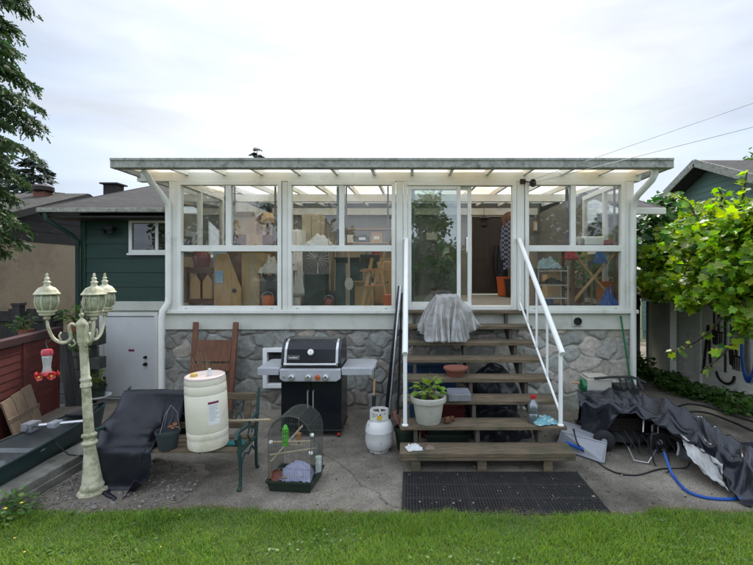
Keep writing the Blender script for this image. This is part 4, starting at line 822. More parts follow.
for x in (0.06, 0.72, 1.38):
    poly = [(TY[0]+0.06, 0.0), (TY[0]+0.22, 0.0), (TY[0]+0.30, 0.09)] + [(TY[7]+0.12, 1.16), (TY[7]+0.12, TZ[7]-0.044)]
    for i in range(7, 0, -1):
        poly += [(TY[i]+0.04, TZ[i]-0.044), (TY[i]+0.04, TZ[i-1]-0.044)]
    poly += [(TY[0]+0.06, TZ[0]-0.078)]
    s_ = MB(); s_.prism(poly, 'x', x-0.02, x+0.02); s_.build('stringer', MT['wood_grey_y'], st)
for x in (0.06, 0.72, 1.38):
    s_ = MB(); s_.box(x-0.045, x+0.045, TY[0]+0.03, TY[0]+0.075, 0.0, TZ[0]-0.045); s_.build('front_leg', MT['wood_grey'], st, bevel=0.004)
def railing(x, full, flare=0.0):
    yl, yh = 4.62, 6.28; zl, zh = 1.165, 2.46
    r = thing_part = bpy.data.objects.new('railing', None); COL.objects.link(r); r.parent = st; WL[r.name] = WL[st.name]
    h = MB(); h.tube([(x+flare, yl-0.03, zl-0.02), (x, yh, zh)], 0.031, 12); h.build('handrail', MT['white'], r, smooth=True)
    h = MB(); h.tube([(x+flare, yl+0.03, TZ[1]), (x+flare, yl+0.03, zl+0.02)], 0.022, 10); h.lathe([(0.035, 0), (0.035, 0.012), (0.02, 0.02)], (x+flare, yl+0.03, TZ[1]), 12); h.build('newel_post', MT['white'], r, smooth=True)
    h = MB(); h.tube([(x, yh-0.04, TZ[7]), (x, yh-0.04, zh-0.03)], 0.017, 10); h.build('top_post', MT['white'], r, smooth=True)
    h = MB(); h.box(x-0.05, x+0.03, yh-0.02, yh+0.05, zh+0.01, zh+0.03); h.build('end_plate', MT['white'], r)
    if full:
        lo = lambda t: (x+flare*(1-t), yl+0.03+(yh-0.07-yl)*t, 0.50+(1.56-0.50)*t)
        hi = lambda t: (x+flare*(1-t), yl+0.03+(yh-0.07-yl)*t, zl+0.02+(zh-zl-0.05)*t)
        h = MB(); h.tube([lo(0), lo(1)], 0.014, 8); h.build('lower_rail', MT['white'], r, smooth=True)
        for t in (0.27, 0.52, 0.77):
            h = MB(); h.tube([lo(t), hi(t)], 0.014, 8); h.build('baluster', MT['white'], r, smooth=True)
        h = MB()
        for k in range(1, 12):
            p = Vector(hi(k/12)); h.box(p.x-0.003, p.x+0.003, p.y-0.02, p.y+0.02, p.z-0.045, p.z-0.03)
        h.build('bracket_strip', MT['concrete_block'], r)
railing(-0.052, False); railing(1.565, True, 0.03)
# ------------------------------------------------------------------ things on and about the steps
def leaf_cluster(name, parent, c, rad, n, size, mat, tmpl=OVAL, zsc=0.8, outward=True):
    d = RNG.normal(size=(n, 3)); d /= np.linalg.norm(d, axis=1, keepdims=True); rr = RNG.random(n)**0.5
    P = np.array(c) + d*rr[:, None]*np.array([rad, rad, rad*zsc])
    f = d + RNG.normal(size=(n, 3))*0.4; f[:, 2] = f[:, 2]*0.4 - 0.05; u = RNG.normal(size=(n, 3))*0.35 + np.array([0, 0, 1.0])
    return scatter(name, tmpl[0], tmpl[1], P, f, u, size*RNG.uniform(0.6, 1.2, n), mat, parent)
pp = (0.20, 4.765, TZ[1])
t = thing('flower_pot', 'large ribbed cream flower pot with a yellow-green hydrangea on the second step', 'flower pot', pp)
m = MB(); m.lathe([(0.125, 0), (0.13, 0.01), (0.163, 0.225)], pp, 64, flute=0.022, fl_n=28); m.build('pot_body', MT['potcream'], t, smooth=True)
m = MB(); m.lathe([(0.163, 0.223), (0.188, 0.226), (0.194, 0.245), (0.19, 0.28), (0.18, 0.288), (0.168, 0.282), (0.162, 0.25), (0, 0.25)], pp, 40); rim = m.build('rim', MT['potcream'], t, smooth=True)
m = MB(); m.lathe([(0.16, 0.252), (0.09, 0.262), (0, 0.268)], pp, 24); m.build('soil', MT['soil'], t, smooth=True)
m = MB()
for k in range(9):
    a = k*0.7; m.tube([(pp[0]+0.03*math.cos(a), pp[1]+0.03*math.sin(a), pp[2]+0.25), (pp[0]+0.07*math.cos(a), pp[1]+0.06*math.sin(a), pp[2]+0.33), (pp[0]+0.11*math.cos(a), pp[1]+0.09*math.sin(a), pp[2]+0.40+0.03*math.sin(k*2))], 0.004, 6)
m.build('stem', MT['dry'], t)
leaf_cluster('foliage', t, (pp[0]-0.0, pp[1]-0.01, pp[2]+0.385), 0.155, 75, 0.082, MT['leaf_pot'], zsc=0.62)
# terracotta bowl
b = (0.55, 5.30, TZ[3])
t = thing('terracotta_bowl', 'shallow empty terracotta plant bowl on the middle step', 'bowl', b)
m = MB(); m.lathe([(0.085, 0), (0.09, 0.008), (0.128, 0.08), (0.14, 0.085), (0.145, 0.092), (0.145, 0.112), (0.134, 0.112), (0.12, 0.08), (0.08, 0.02), (0, 0.018)], b, 36); m.build('bowl_body', MT['terracotta'], t, smooth=True)
m = MB(); m.lathe([(0.112, 0.055), (0.05, 0.06), (0, 0.06)], b, 24); m.build('soil', MT['soil'], t, smooth=True)
# grey block
t = thing('grey_paver', 'square grey paver block resting on the third step under the bowl', 'block', (0.55, 5.0, TZ[2]))
m = MB(); m.box(0.425, 0.68, 4.86, 5.13, TZ[2], TZ[2]+0.085); m.build('slab', MT['concrete_block'], t, bevel=0.012)
m = MB(); m.box(0.445, 0.66, 4.88, 5.11, TZ[2]+0.086, TZ[2]+0.09); m.build('slate_cap', M_('slate_cap', (0.15, 0.16, 0.19), (0.12, 0.13, 0.155), rough=0.6, scale=10, bump=0.2), t)
# pine cones / shells beside the pot
for k, (x, y, s, lab) in enumerate(((0.405, 4.72, 0.036, 'large brown pine cone beside the cream flower pot'), (0.46, 4.80, 0.026, 'small brown pine cone just behind the larger one beside the pot'))):
    t = thing('pine_cone', lab, 'pine cone', (x, y, TZ[1]), 'pine cones on the second step')
    m = MB(); m.lathe([(s*0.3, 0), (s*0.9, s*0.35), (s, s*0.8), (s*0.75, s*1.4), (s*0.3, s*1.9), (0, s*2.0)], (x, y, TZ[1]), 11); m.build('core', MT['wood_brown'], t, smooth=True)
    m = MB()
    for q in range(26):
        a = q*2.4; h = s*(0.25+1.5*q/26); rr = s*(1.0-abs(q/26-0.4)*0.9)
        c = Vector((x+rr*math.cos(a), y+rr*math.sin(a), TZ[1]+h)); o_ = Vector((math.cos(a), math.sin(a), 0.5))*s*0.35
        m.bar(c-o_*0.6, c+o_, s*0.5, s*0.14)
    m.build('scale', MT['wood_brown'], t)
# smoky bottle
b = (1.335, 4.76, TZ[1])
t = thing('plastic_jug', 'smoky clear plastic bottle with red cap at the right end of the second step', 'bottle', b)
m = MB(); m.lathe([(0.052, 0), (0.06, 0.012), (0.061, 0.09), (0.056, 0.10), (0.061, 0.11), (0.061, 0.17), (0.05, 0.205), (0.026, 0.235), (0.024, 0.26)], b, 24); m.build('bottle_body', MT['bottle'], t, smooth=True)
m = MB(); m.lathe([(0.029, 0.255), (0.029, 0.29), (0, 0.291)], b, 16); m.build('cap', MT['red'], t, smooth=True)
m = MB(); m.lathe([(0.05, 0.004), (0.057, 0.014), (0.057, 0.075), (0, 0.076)], b, 20); m.build('contents', MT['blackmatte'], t, smooth=True)
def crumple(name, label, cat, c, sx, sy, h, mat, seed, yaw=0, overhang=None, group=None):
    def fn(u, v):
        a = (u-0.5)*2; b_ = (v-0.5)*2; q = max(abs(a), abs(b_))
        x = a*sx*(1+0.25*vnoise((a*2, b_*2, 1), seed)); y = b_*sy*(1+0.25*vnoise((a*2, b_*2, 4), seed))
        z = h*(1-q**2)*(0.55+0.9*abs(vnoise((a*2.6, b_*2.6, 0), seed))) + 0.25*h*abs(vnoise((a*7, b_*7, 2), seed)) + 0.004
        return (c[0]+x*math.cos(yaw)-y*math.sin(yaw), c[1]+x*math.sin(yaw)+y*math.cos(yaw), c[2]+z)
    m = MB(); m.grid(fn, 30, 30); o = m.build(name, mat, None, smooth='all', solid=0.003); return tag(o, label, cat, group)
crumple('cloth', 'turquoise patterned cloth bunched on the right end of the second step', 'cloth', (1.44, 4.74, TZ[1]), 0.135, 0.10, 0.085, MT['turq'], 3, 0.2)
crumple('rag', 'crumpled white rag on the left end of the bottom step', 'rag', (0.04, 4.47, TZ[0]), 0.08, 0.07, 0.05, MT['rag'], 5, 0.3)
crumple('leaf_clump', 'clump of dry brown leaves beside the white rag on the bottom step', 'leaves', (0.20, 4.47, TZ[0]), 0.05, 0.04, 0.03, MT['crumb'], 8)
# plastic-covered basket high on the steps
b = (0.47, 5.865, TZ[5])
t = thing('covered_basket', 'woven basket draped in a cloudy plastic sheet high on the steps', 'basket', b)
m = MB(); m.lathe([(0.24, 0.01), (0.26, 0.2), (0.25, 0.40), (0.20, 0.52), (0.1, 0.585), (0, 0.59)], b, 36, sy=0.5); m.build('basket_body', MT['woven'], t, smooth=True)
def fn(u, v):
    a = 2*math.pi*u; prof = [(0.0, 0.60), (0.14, 0.595), (0.235, 0.54), (0.285, 0.42), (0.315, 0.25), (0.345, 0.12), (0.37, 0.03), (0.43, 0.006)]
    k = v*(len(prof)-1); i = min(int(k), len(prof)-2); f_ = k-i
    r = prof[i][0]*(1-f_)+prof[i+1][0]*f_; z = prof[i][1]*(1-f_)+prof[i+1][1]*f_
    fold = (0.06*math.sin(a*7+0.8*math.sin(v*6))+0.035*math.sin(a*13+2+v*3))*v**1.3
    r *= 1+fold + 0.10*vnoise((math.cos(a)*2.5, math.sin(a)*2.5, v*4), 3)
    z += 0.03*vnoise((math.cos(a)*3, math.sin(a)*3, v*6), 6)*(1-v)
    x = r*math.cos(a)*(1.02 if math.cos(a) > 0 else 0.95); y = r*math.sin(a)*0.70
    if z < 0.19 and y > 0.10: z = max(z, 0.186)
    return (b[0]+x-0.01*(1-v), b[1]+y-0.02, b[2]+max(0.006, z))
G = np.zeros((72, 72, 3))
for i in range(72):
    for j in range(72):
        a = (i/71-0.5)*2; c_ = (j/71-0.5)*2; G[i, j] = (b[0]+0.01+a*0.62*(1.0-0.12*c_*c_)+0.04*c_, b[1]-0.03+c_*0.70*(1.0-0.24*a*a), b[2]+0.625+0.012*vnoise((a*3, c_*3, 0)))
st_c = [('box', -0.2, 1.8, TY[k], TY[k]+0.32 if k < 7 else 7.0, -1, TZ[k]+0.004) for k in (4, 5, 6, 7)] + [('box', -0.2, 1.8, TY[5]-0.06, TY[5]+0.1, TZ[5]-0.30, TZ[5]+0.004)]
pins = np.zeros((72, 72), bool); pins[28:44:5, 30:42:5] = True
G = drape(G, 1.0, pins, [('ell', (b[0], b[1], b[2]+0.20), (0.315, 0.165, 0.425)), ('box', b[0]-0.27, b[0]+0.27, b[1]-0.13, b[1]+0.13, b[2]-0.2, b[2]+0.30), ('box', 0.69, 0.84, 5.84, 5.99, TZ[5]+0.2, TZ[5]+0.42), ('box', -1, 2, 6.36, 6.6, 0, 3)] + st_c, steps=170, iters=12, g=0.0016, seed=2, bend=0.15)
low = (G[..., 2] < TZ[5]+0.008) & (G[..., 1] < 5.95)
dz = np.where(low, TZ[5]+0.008-G[..., 2], 0); G[..., 1] = np.where(low, 5.672+0.25*np.minimum(dz, 0.3)+0.02*np.sin(G[..., 0]*40), G[..., 1]); G[..., 0] = np.where(low, G[..., 0]+0.35*dz*np.sign(G[..., 0]-b[0]), G[..., 0]); G[..., 2] = np.where(low, TZ[5]+0.008+0.012*np.abs(np.sin(dz*45+G[..., 0]*25)), G[..., 2])
cloth_mesh(G).build('plastic_sheet', MT['sheet'], t, smooth='all')
def fn2(u, v):    # the straw mat sticking out at the right
    return (0.70+0.13*u, 5.86+0.12*v, TZ[5]+0.33+0.17*u*(1-u)*2+0.06*v-0.05*u+0.01*vnoise((u*5, v*5, 0)))
m = MB(); m.grid(fn2, 12, 8); m.build('straw_flap', MT['woven'], t, smooth='all', solid=0.012)
# under the steps
def tub(name, label, cat, x0, x1, y0, y1, h, mat, lid=None, taper=0.03):
    c = ((x0+x1)/2, (y0+y1)/2, 0); t = thing(name, label, cat, c)
    m = MB(); vs = [(x0+taper, y0+taper, 0.0), (x1-taper, y0+taper, 0), (x1-taper, y1-taper, 0), (x0+taper, y1-taper, 0), (x0, y0, h), (x1, y0, h), (x1, y1, h), (x0, y1, h),
        (x0+0.012, y0+0.012, h), (x1-0.012, y0+0.012, h), (x1-0.012, y1-0.012, h), (x0+0.012, y1-0.012, h), (x0+taper+0.012, y0+taper+0.012, 0.02), (x1-taper-0.012, y0+taper+0.012, 0.02), (x1-taper-0.012, y1-taper-0.012, 0.02), (x0+taper+0.012, y1-taper-0.012, 0.02)]
    m.add(vs, [(0,3,2,1),(0,1,5,4),(1,2,6,5),(2,3,7,6),(3,0,4,7),(4,5,9,8),(5,6,10,9),(6,7,11,10),(7,4,8,11),(8,9,13,12),(9,10,14,13),(10,11,15,14),(11,8,12,15),(12,13,14,15)])
    m.build('tub_body', mat, t, bevel=0.008)
    m = MB(); frame = [(x0-0.012, x1+0.012, y0-0.012, y0+0.0), (x0-0.012, x1+0.012, y1, y1+0.012), (x0-0.012, x0, y0, y1), (x1, x1+0.012, y0, y1)]
    for f in frame: m.box(*f, h-0.03, h+0.004)
    m.build('rim', mat, t)
    if lid: m = MB(); m.box(x0-0.014, x1+0.014, y0-0.014, y1+0.014, h+0.005, h+0.03); m.build('lid', lid, t, bevel=0.008)
    return t
tub('storage_tub', 'dark blue storage tub standing under the steps behind the cream pot', 'tub', -0.03, 0.62, 5.80, 6.25, 0.74, MT['blue_dark'], MT['blue_dark'])
tub('storage_tub', 'low red crate under the steps below the grey paver', 'crate', 0.10, 0.65, 5.25, 5.55, 0.36, M_('dull_red_crate', (0.13, 0.012, 0.014), rough=0.6))
tub('storage_tub', 'dark green basin on the concrete under the lowest steps', 'basin', 0.18, 0.66, 4.86, 5.10, 0.20, MT['darkgreen'])
def blob(name, label, cat, c, r, h, mat, seed, sy=1.0, fold=0.12):
    def fn(u, v):
        a = 2*math.pi*u; z = v; rr = r*math.sqrt(max(0, 1-(z**2.6)))*(0.93+0.07*math.sin(z*3))
        rr *= 1+fold*vnoise((math.cos(a)*2.4, math.sin(a)*2.4, z*3), seed)+0.05*math.sin(a*9+seed)
        return (c[0]+rr*math.cos(a), c[1]+rr*math.sin(a)*sy, c[2]+h*z*(1+0.1*vnoise((math.cos(a), math.sin(a), 2), seed)))
    m = MB(); m.grid(fn, 40, 18, closed=True); return tag(m.build(name, mat, None, smooth='all'), label, cat)
blob('rubbish_bag', 'bulging black rubbish bag under the right side of the steps', 'bag', (1.12, 5.95, 0), 0.34, 0.78, MT['tarp_gloss'], 4, 0.7, 0.3)
blob('rubbish_bag', 'lower black bag slumped in front of the bulging one under the steps', 'bag', (1.05, 5.35, 0), 0.36, 0.36, MT['tarp_gloss'], 9, 0.6, 0.3)
# planter with trowel left of the steps
b = (-0.03, 4.99, 0)
t = thing('green_planter', 'dark green planter pot with a pinkish trowel handle left of the steps', 'planter', b)
m = MB(); m.lathe([(0.11, 0), (0.115, 0.01), (0.145, 0.21), (0.155, 0.212), (0.155, 0.24), (0.143, 0.24), (0.135, 0.2), (0, 0.2)], b, 28); m.build('pot_body', MT['darkgreen'], t, smooth=True)
m = MB(); m.lathe([(0.137, 0.2), (0.06, 0.212), (0, 0.214)], b, 20); m.build('soil', MT['soil'], t)
m = MB(); m.tube([(-0.07, 4.93, 0.2), (-0.135, 4.92, 0.32), (-0.175, 4.92, 0.42), (-0.165, 4.92, 0.44)], [0.008, 0.013, 0.016, 0.012], 8); m.build('trowel_handle', M_('pink_handle', (0.34, 0.11, 0.08), rough=0.5), t, smooth=True)
# long poles leaning on the sunroom left of the steps
for k, (x0, x1, r, mt, lab) in enumerate(((-0.34, -0.16, 0.016, 'black', 'thin black pole leaning on the sunroom sill left of the steps'), (-0.29, -0.135, 0.019, 'steel', 'bright metal pole leaning close to the steps beside the black pole'))):
    t = thing('leaning_pole', lab, 'pole', (x0, 6.0, 0)); m = MB(); m.tube([(x0, 6.0, 0.006), (x1, 6.30, 1.80)], r, 10); m.build('shaft', MT[mt], t, smooth=True)
    m = MB(); m.tube([(x0, 6.0, 0.0), (x0+0.004, 6.007, 0.05)], r+0.005, 10); m.build('ferrule', MT['rubber'], t, smooth=True)
t = thing('folded_lawn_chair', 'narrow folded black frame standing against the sill by the left railing', 'chair', (-0.22, 6.18, 0))
m = MB(); m.bar((-0.33, 6.16, 0.0), (-0.14, 6.32, 1.72), 0.028, 0.012); m.bar((-0.17, 6.18, 0.0), (-0.12, 6.32, 1.70), 0.028, 0.012); m.build('frame', MT['blackmatte'], t)
m = MB()
for z in (1.15, 1.4, 1.6): m.bar((-0.33+0.19*z/1.72, 6.16+0.16*z/1.72, z), (-0.17+0.05*z/1.72, 6.18+0.14*z/1.72, z), 0.02, 0.012)
m.build('crossbar', MT['blackmatte'], t)
# rubber mat
t = thing('rubber_mat', 'black rubber ring mat lying before the wooden steps', 'mat', (0.8, 3.98, 0))
m = MB(); X0, X1, Y0, Y1 = -0.05, 1.64, 3.60, 4.345
nx_, ny_ = 62, 27
for i in range(nx_+1):
    x = X0+(X1-X0)*i/nx_; w = 0.0055 if i % 21 else 0.012; m.box(x-w, x+w, Y0, Y1, 0.007, 0.019)
for j in range(ny_+1):
    y = Y0+(Y1-Y0)*j/ny_; w = 0.005 if j % 9 else 0.011; m.box(X0, X1, y-w, y+w, 0.006, 0.0205)
m.build('mesh_panel', MT['grate'], t)
m = MB(); m.box(X0-0.02, X0-0.012, Y0-0.02, Y1+0.02, 0.004, 0.017); m.box(X1+0.012, X1+0.02, Y0-0.02, Y1+0.02, 0.004, 0.017); m.box(X0-0.02, X1+0.02, Y1+0.012, Y1+0.02, 0.004, 0.018); m.build('bevelled_edge', MT['grate'], t)
# ------------------------------------------------------------------ barbecue
GX0, GX1, GYf, GYb = -1.56, -0.83, 5.30, 5.82
bq = thing('gas_barbecue', 'black and grey three-burner gas barbecue with folding side shelves', 'barbecue', (-1.19, 5.55, 0))
m = MB(); m.box(GX0, GX1, GYf+0.02, GYb, 0.10, 0.72); m.box(GX0-0.01, GX1+0.01, GYf-0.0, GYb+0.01, 0.075, 0.10); m.build('cabinet', MT['black'], bq, bevel=0.008)
for a, b_ in ((GX0+0.006, -1.198), (-1.192, GX1-0.006)):
    m = MB(); m.box(a, b_, GYf-0.004, GYf+0.018, 0.105, 0.70); d_ = m.build('door', MT['navy'], bq, bevel=0.004)
    hx = b_-0.03 if a < -1.3 else a+0.03
    m = MB(); m.tube([(hx, GYf-0.004, 0.36), (hx, GYf-0.035, 0.37), (hx, GYf-0.035, 0.56), (hx, GYf-0.004, 0.57)], 0.009, 8); m.build('handle', MT['steel'], d_, smooth=True)
m = MB(); m.prism([(GX0+0.0, 0.84), (GX0+0.0, 0.72), (GX0+0.05, 0.69), (GX1-0.05, 0.69), (GX1, 0.72), (GX1, 0.84)], 'y', GYf-0.06, GYf+0.015); cp = m.build('control_panel', MT['shelf'], bq, bevel=0.012)
for k, (px, mt) in enumerate(((291.5, 'steel'), (308.5, 'steel'), (317.5, 'orange'), (325.8, 'steel'))):
    p = at(px, 377.5, GYf-0.06); r = 0.034 if mt == 'steel' else 0.026
    m = MB(); m.lathe([(r*1.25, 0), (r*1.25, 0.006), (r, 0.008), (r*0.95, 0.035), (r*0.8, 0.04), (0, 0.04)], M=Matrix.Translation((p.x, p.y, p.z)) @ Matrix.Rotation(R(90), 4, 'X'), n=20)
    ko = m.build('knob', MT[mt], cp, smooth=True, label='orange ignition knob' if mt == 'orange' else None)
    m = MB(); m.box(p.x-0.004, p.x+0.004, p.y-0.043, p.y-0.041, p.z, p.z+r*0.8); m.build('pointer', MT['blackmatte'], ko)
m = MB(); p = at(284, 377, GYf-0.06); m.lathe([(0.014, 0), (0.014, 0.012), (0, 0.012)], M=Matrix.Translation((p.x, p.y, p.z)) @ Matrix.Rotation(R(90), 4, 'X'), n=12); m.build('igniter_button', MT['steel'], cp)
m = MB(); m.box(GX0+0.005, GX1-0.005, GYf+0.02, GYb-0.01, 0.725, 0.86); m.build('firebox', MT['black'], bq, bevel=0.01)
# lid: a curved hood
hood = [(0, 0.865), (0.0, 0.90), (0.035, 1.06), (0.10, 1.135), (0.18, 1.165), (0.40, 1.165), (0.46, 1.12), (0.48, 0.865)]
m = MB(); m.prism([(GYf+0.0+a, z) for a, z in hood], 'x', GX0+0.055, GX1-0.055); lid = m.build('lid', MT['navy'], bq, bevel=0.01)
for a, b_ in ((GX0+0.0, GX0+0.052), (GX1-0.052, GX1)):
    m = MB(); m.prism([(GYf-0.006+y*1.02, 0.86+(z-0.86)*1.02) for y, z in hood], 'x', a, b_); m.build('lid_end', MT['black'], lid, bevel=0.012)
for x in (GX0+0.054, GX1-0.054):
    m = MB()
    q = [(GYf-0.003+y, z) for y, z in hood[:5]]
    for (ya, za), (yb, zb) in zip(q[:-1], q[1:]): m.bar((x, ya, za), (x, yb, zb), 0.03, 0.008)
    m.build('trim_strip', MT['steel'], lid)
m = MB(); m.tube([(GX0+0.05, GYf-0.055, 0.895), (GX1-0.05, GYf-0.055, 0.895)], 0.016, 10); m.tube([(GX0+0.09, GYf-0.055, 0.895), (GX0+0.09, GYf+0.01, 0.90)], 0.009, 6); m.tube([(GX1-0.09, GYf-0.055, 0.895), (GX1-0.09, GYf+0.01, 0.90)], 0.009, 6); m.build('lid_handle', MT['steel'], lid, smooth=True)
p = at(311, 352, GYf+0.02); Mx = Matrix.Translation((p.x, p.y-0.006, p.z)) @ Matrix.Rotation(R(78), 4, 'X')
m = MB(); m.lathe([(0.036, 0), (0.036, 0.02), (0.030, 0.024), (0, 0.0241)], M=Mx, n=20); th_ = m.build('thermometer', MT['white'], lid, smooth=True)
m = MB(); m.box(-0.002, 0.002, 0, 0.022, 0.0245, 0.0255, Mx); m.build('needle', MT['red'], th_)
p = at(293.5, 357.5, GYf+0.005); Mx = Matrix.Translation((p.x, GYf+0.0145, p.z)) @ Matrix.Rotation(R(-12), 4, 'X')
m = MB(); m.box(-0.066, 0.066, -0.004, 0.004, -0.024, 0.024, Mx); lp = m.build('logo_plate', MT['black'], lid)
m = MB(); frame_rect(m, -0.066, 0.066, -0.024, 0.024, 0.003, -0.0065, -0.0045); m.v = [Mx @ v for v in m.v]; m.build('plate_border', MT['steel'], lp)
fc = bpy.data.curves.new('logo_text', 'FONT'); fc.body = 'weber'; fc.size = 0.044; fc.extrude = 0.0008; fc.align_x = 'CENTER'; fc.align_y = 'CENTER'
fc.materials.append(MT['label']); tmp = bpy.data.objects.new('logo_text_curve', fc); COL.objects.link(tmp); bpy.context.view_layer.update(); me_ = bpy.data.meshes.new_from_object(tmp); bpy.data.objects.remove(tmp)
fo = bpy.data.objects.new('logo_text', me_); COL.objects.link(fo); fo.parent = lp
wp = Mx @ Vector((0, -0.0062, 0)); fo.location = wp - WL[lp.name]; fo.rotation_euler = (R(90-12), 0, 0)
for (a, b_, rnd) in ((-1.835, GX0-0.004, 0), (GX1+0.004, -0.425, 1)):
    m = MB()
    if rnd: poly = [(a, GYf-0.03), (b_-0.06, GYf-0.03), (b_-0.02, GYf-0.01), (b_, GYf+0.05), (b_, GYb-0.05), (b_-0.05, GYb), (a, GYb)]
    else: poly = [(a, GYf-0.03), (b_, GYf-0.03), (b_, GYb), (a+0.03, GYb), (a, GYb-0.03)]
    m.prism(poly, 'z', 0.80, 0.85); so_ = m.build('side_shelf', MT['shelf'], bq, bevel=0.01)
    m = MB(); m.box(a+0.008, b_-0.03 if rnd else b_-0.01, GYf-0.036, GYf-0.031, 0.765, 0.845); m.build('shelf_front', MT['shelf'], so_, bevel=0.003)
for x, y in ((GX0+0.06, GYf+0.04), (GX1-0.03, GYf+0.04), (GX0+0.06, GYb-0.06), (GX1-0.03, GYb-0.06)):
    m = MB(); m.lathe([(0.034, -0.013), (0.038, -0.008), (0.038, 0.008), (0.034, 0.013)], M=Matrix.Translation((x, y, 0.038)) @ Matrix.Rotation(R(90), 4, 'Y'), n=18); m.box(x-0.018, x+0.018, y-0.012, y+0.012, 0.05, 0.076); co = m.build('caster', MT['rubber'], bq, smooth=True)
    if x > -1 and y < 5.5: m = MB(); m.box(x-0.02, x+0.02, y-0.06, y-0.036, 0.03, 0.06); m.build('brake_tab', MT['red'], co, bevel=0.006)
t = thing('grill_brush', 'wooden-handled grill brush hanging off the end of the barbecue shelf', 'brush', (-0.435, 5.34, 0.5))
m = MB(); m.bar((-0.432, 5.33, 0.84), (-0.432, 5.33, 0.70), 0.006, 0.016); m.build('hanger', MT['blackmatte'], t)
m = MB(); m.bar((-0.432, 5.33, 0.70), (-0.437, 5.33, 0.50), 0.024, 0.03); m.build('handle', MT['wood_tan'], t, bevel=0.008)
m = MB(); m.bar((-0.437, 5.33, 0.50), (-0.44, 5.33, 0.38), 0.045, 0.04); m.build('brush_head', MT['rubber'], t, bevel=0.004)
# propane cylinder
b = (-0.346, 4.93, 0)
t = thing('propane_cylinder', 'scuffed white propane cylinder standing between barbecue and steps', 'gas cylinder', b)
m = MB(); m.lathe([(0.10, 0.03), (0.135, 0.045), (0.152, 0.09), (0.155, 0.14), (0.155, 0.225), (0.157, 0.23), (0.155, 0.235), (0.152, 0.27), (0.13, 0.325), (0.09, 0.35), (0.05, 0.36), (0, 0.36)], b, 36); m.build('tank', MT['propane'], t, smooth=True)
m = MB(); m.lathe([(0.105, 0), (0.108, 0), (0.112, 0.04), (0.104, 0.045)], b, 30); m.build('foot_ring', MT['propane'], t, smooth=True)
m = MB()
for a0, a1 in ((20, 160), (200, 340)):
    pts = [(b[0]+0.098*math.cos(R(a)), b[1]+0.098*math.sin(R(a))) for a in range(a0, a1+1, 14)]
    for z0, z1 in ((0.335, 0.375), (0.435, 0.462)):
        for q0, q1 in zip(pts[:-1], pts[1:]): m.bar((*q0, (z0+z1)/2), (*q1, (z0+z1)/2), 0.007, z1-z0)
    for q in (pts[0], pts[1], pts[-2], pts[-1], pts[len(pts)//2]): m.bar((*q, 0.335), (*q, 0.462), 0.02, 0.008, up=(0, 1, 0))
m.build('collar', MT['propane'], t)
m = MB(); m.lathe([(0.022, 0.355), (0.022, 0.40), (0.016, 0.402), (0.03, 0.405), (0.03, 0.425), (0, 0.426)], b, 14); m.tube([(b[0], b[1], 0.385), (b[0], b[1]-0.05, 0.385)], 0.014, 8); m.build('valve', MT['brass'], t, smooth=True)
m = MB(); m.box(b[0]-0.015, b[0]+0.035, b[1]-0.11, b[1]-0.108, 0.375, 0.42); m.build('yellow_tag', MT['yellow'], t)
# ------------------------------------------------------------------ bird cage
bx0, bx1, by0, by1 = -1.285, -0.865, 3.96, 4.34
yaw = R(-6); cx_, cy_ = (bx0+bx1)/2, (by0+by1)/2
CM = Matrix.Translation((cx_, cy_, 0)) @ Matrix.Rotation(yaw, 4, 'Z') @ Matrix.Translation((-cx_, -cy_, 0))
cg = thing('bird_cage', 'arched wire bird cage on a dark green tray with perches and toys', 'bird cage', (cx_, cy_, 0))
def cbuild(m, *a, **k): m.v = [CM @ v for v in m.v]; return m.build(*a, **k)
m = MB(); vs = [(bx0+0.02, by0+0.02, 0.006), (bx1-0.02, by0+0.02, 0.006), (bx1-0.02, by1-0.02, 0.006), (bx0+0.02, by1-0.02, 0.006), (bx0, by0, 0.105), (bx1, by0, 0.105), (bx1, by1, 0.105), (bx0, by1, 0.105)]
iv = [(x+(0.012 if i % 4 in (0, 3) else -0.012), y+(0.012 if i % 4 < 2 else -0.012), z if i > 3 else 0.02) for i, (x, y, z) in enumerate(vs)]
m.add(vs+iv, [(0,3,2,1),(0,1,5,4),(1,2,6,5),(2,3,7,6),(3,0,4,7),(4,5,13,12),(5,6,14,13),(6,7,15,14),(7,4,12,15),(12,13,9,8),(13,14,10,9),(14,15,11,10),(15,12,8,11),(8,9,10,11)])
m.box(bx0-0.008, bx1+0.008, by0-0.008, by0, 0.085, 0.112); m.box(bx0-0.008, bx0, by0, by1, 0.085, 0.1121); m.box(bx1, bx1+0.008, by0, by1, 0.085, 0.1121)
cbuild(m, 'tray', MT['darkgreen'], cg, bevel=0.004)
def arch(u):     # u 0..1 left to right; straight sides then a half-round top
    zs, W = 0.50, bx1-bx0-0.02; r = W/2; side = zs-0.11; tot = 2*side+math.pi*r; d = u*tot
    if d < side: return (bx0+0.01, 0.11+d)
    if d < side+math.pi*r: a = math.pi-(d-side)/r; return (bx0+0.01+r+r*math.cos(a), zs+r*math.sin(a)*0.98)
    return (bx1-0.01, zs-(d-side-math.pi*r))
m = MB(); ny = 27
for j in range(ny):
    y = by0+0.012+(by1-by0-0.024)*j/(ny-1); r = 0.0026 if j in (0, ny-1) else 0.0011
    m.tube([(arch(k/30)[0], y, arch(k/30)[1]) for k in range(31)], r, 5)
cbuild(m, 'vault_wires', MT['wire'], cg)
m = MB()
for u in (0.05, 0.15, 0.25, 0.36, 0.45, 0.55, 0.64, 0.75, 0.85, 0.95): x, z = arch(u); m.tube([(x, by0+0.012, z), (x, by1-0.012, z)], 0.0016, 5)
cbuild(m, 'cross_wires', MT['wire'], cg)
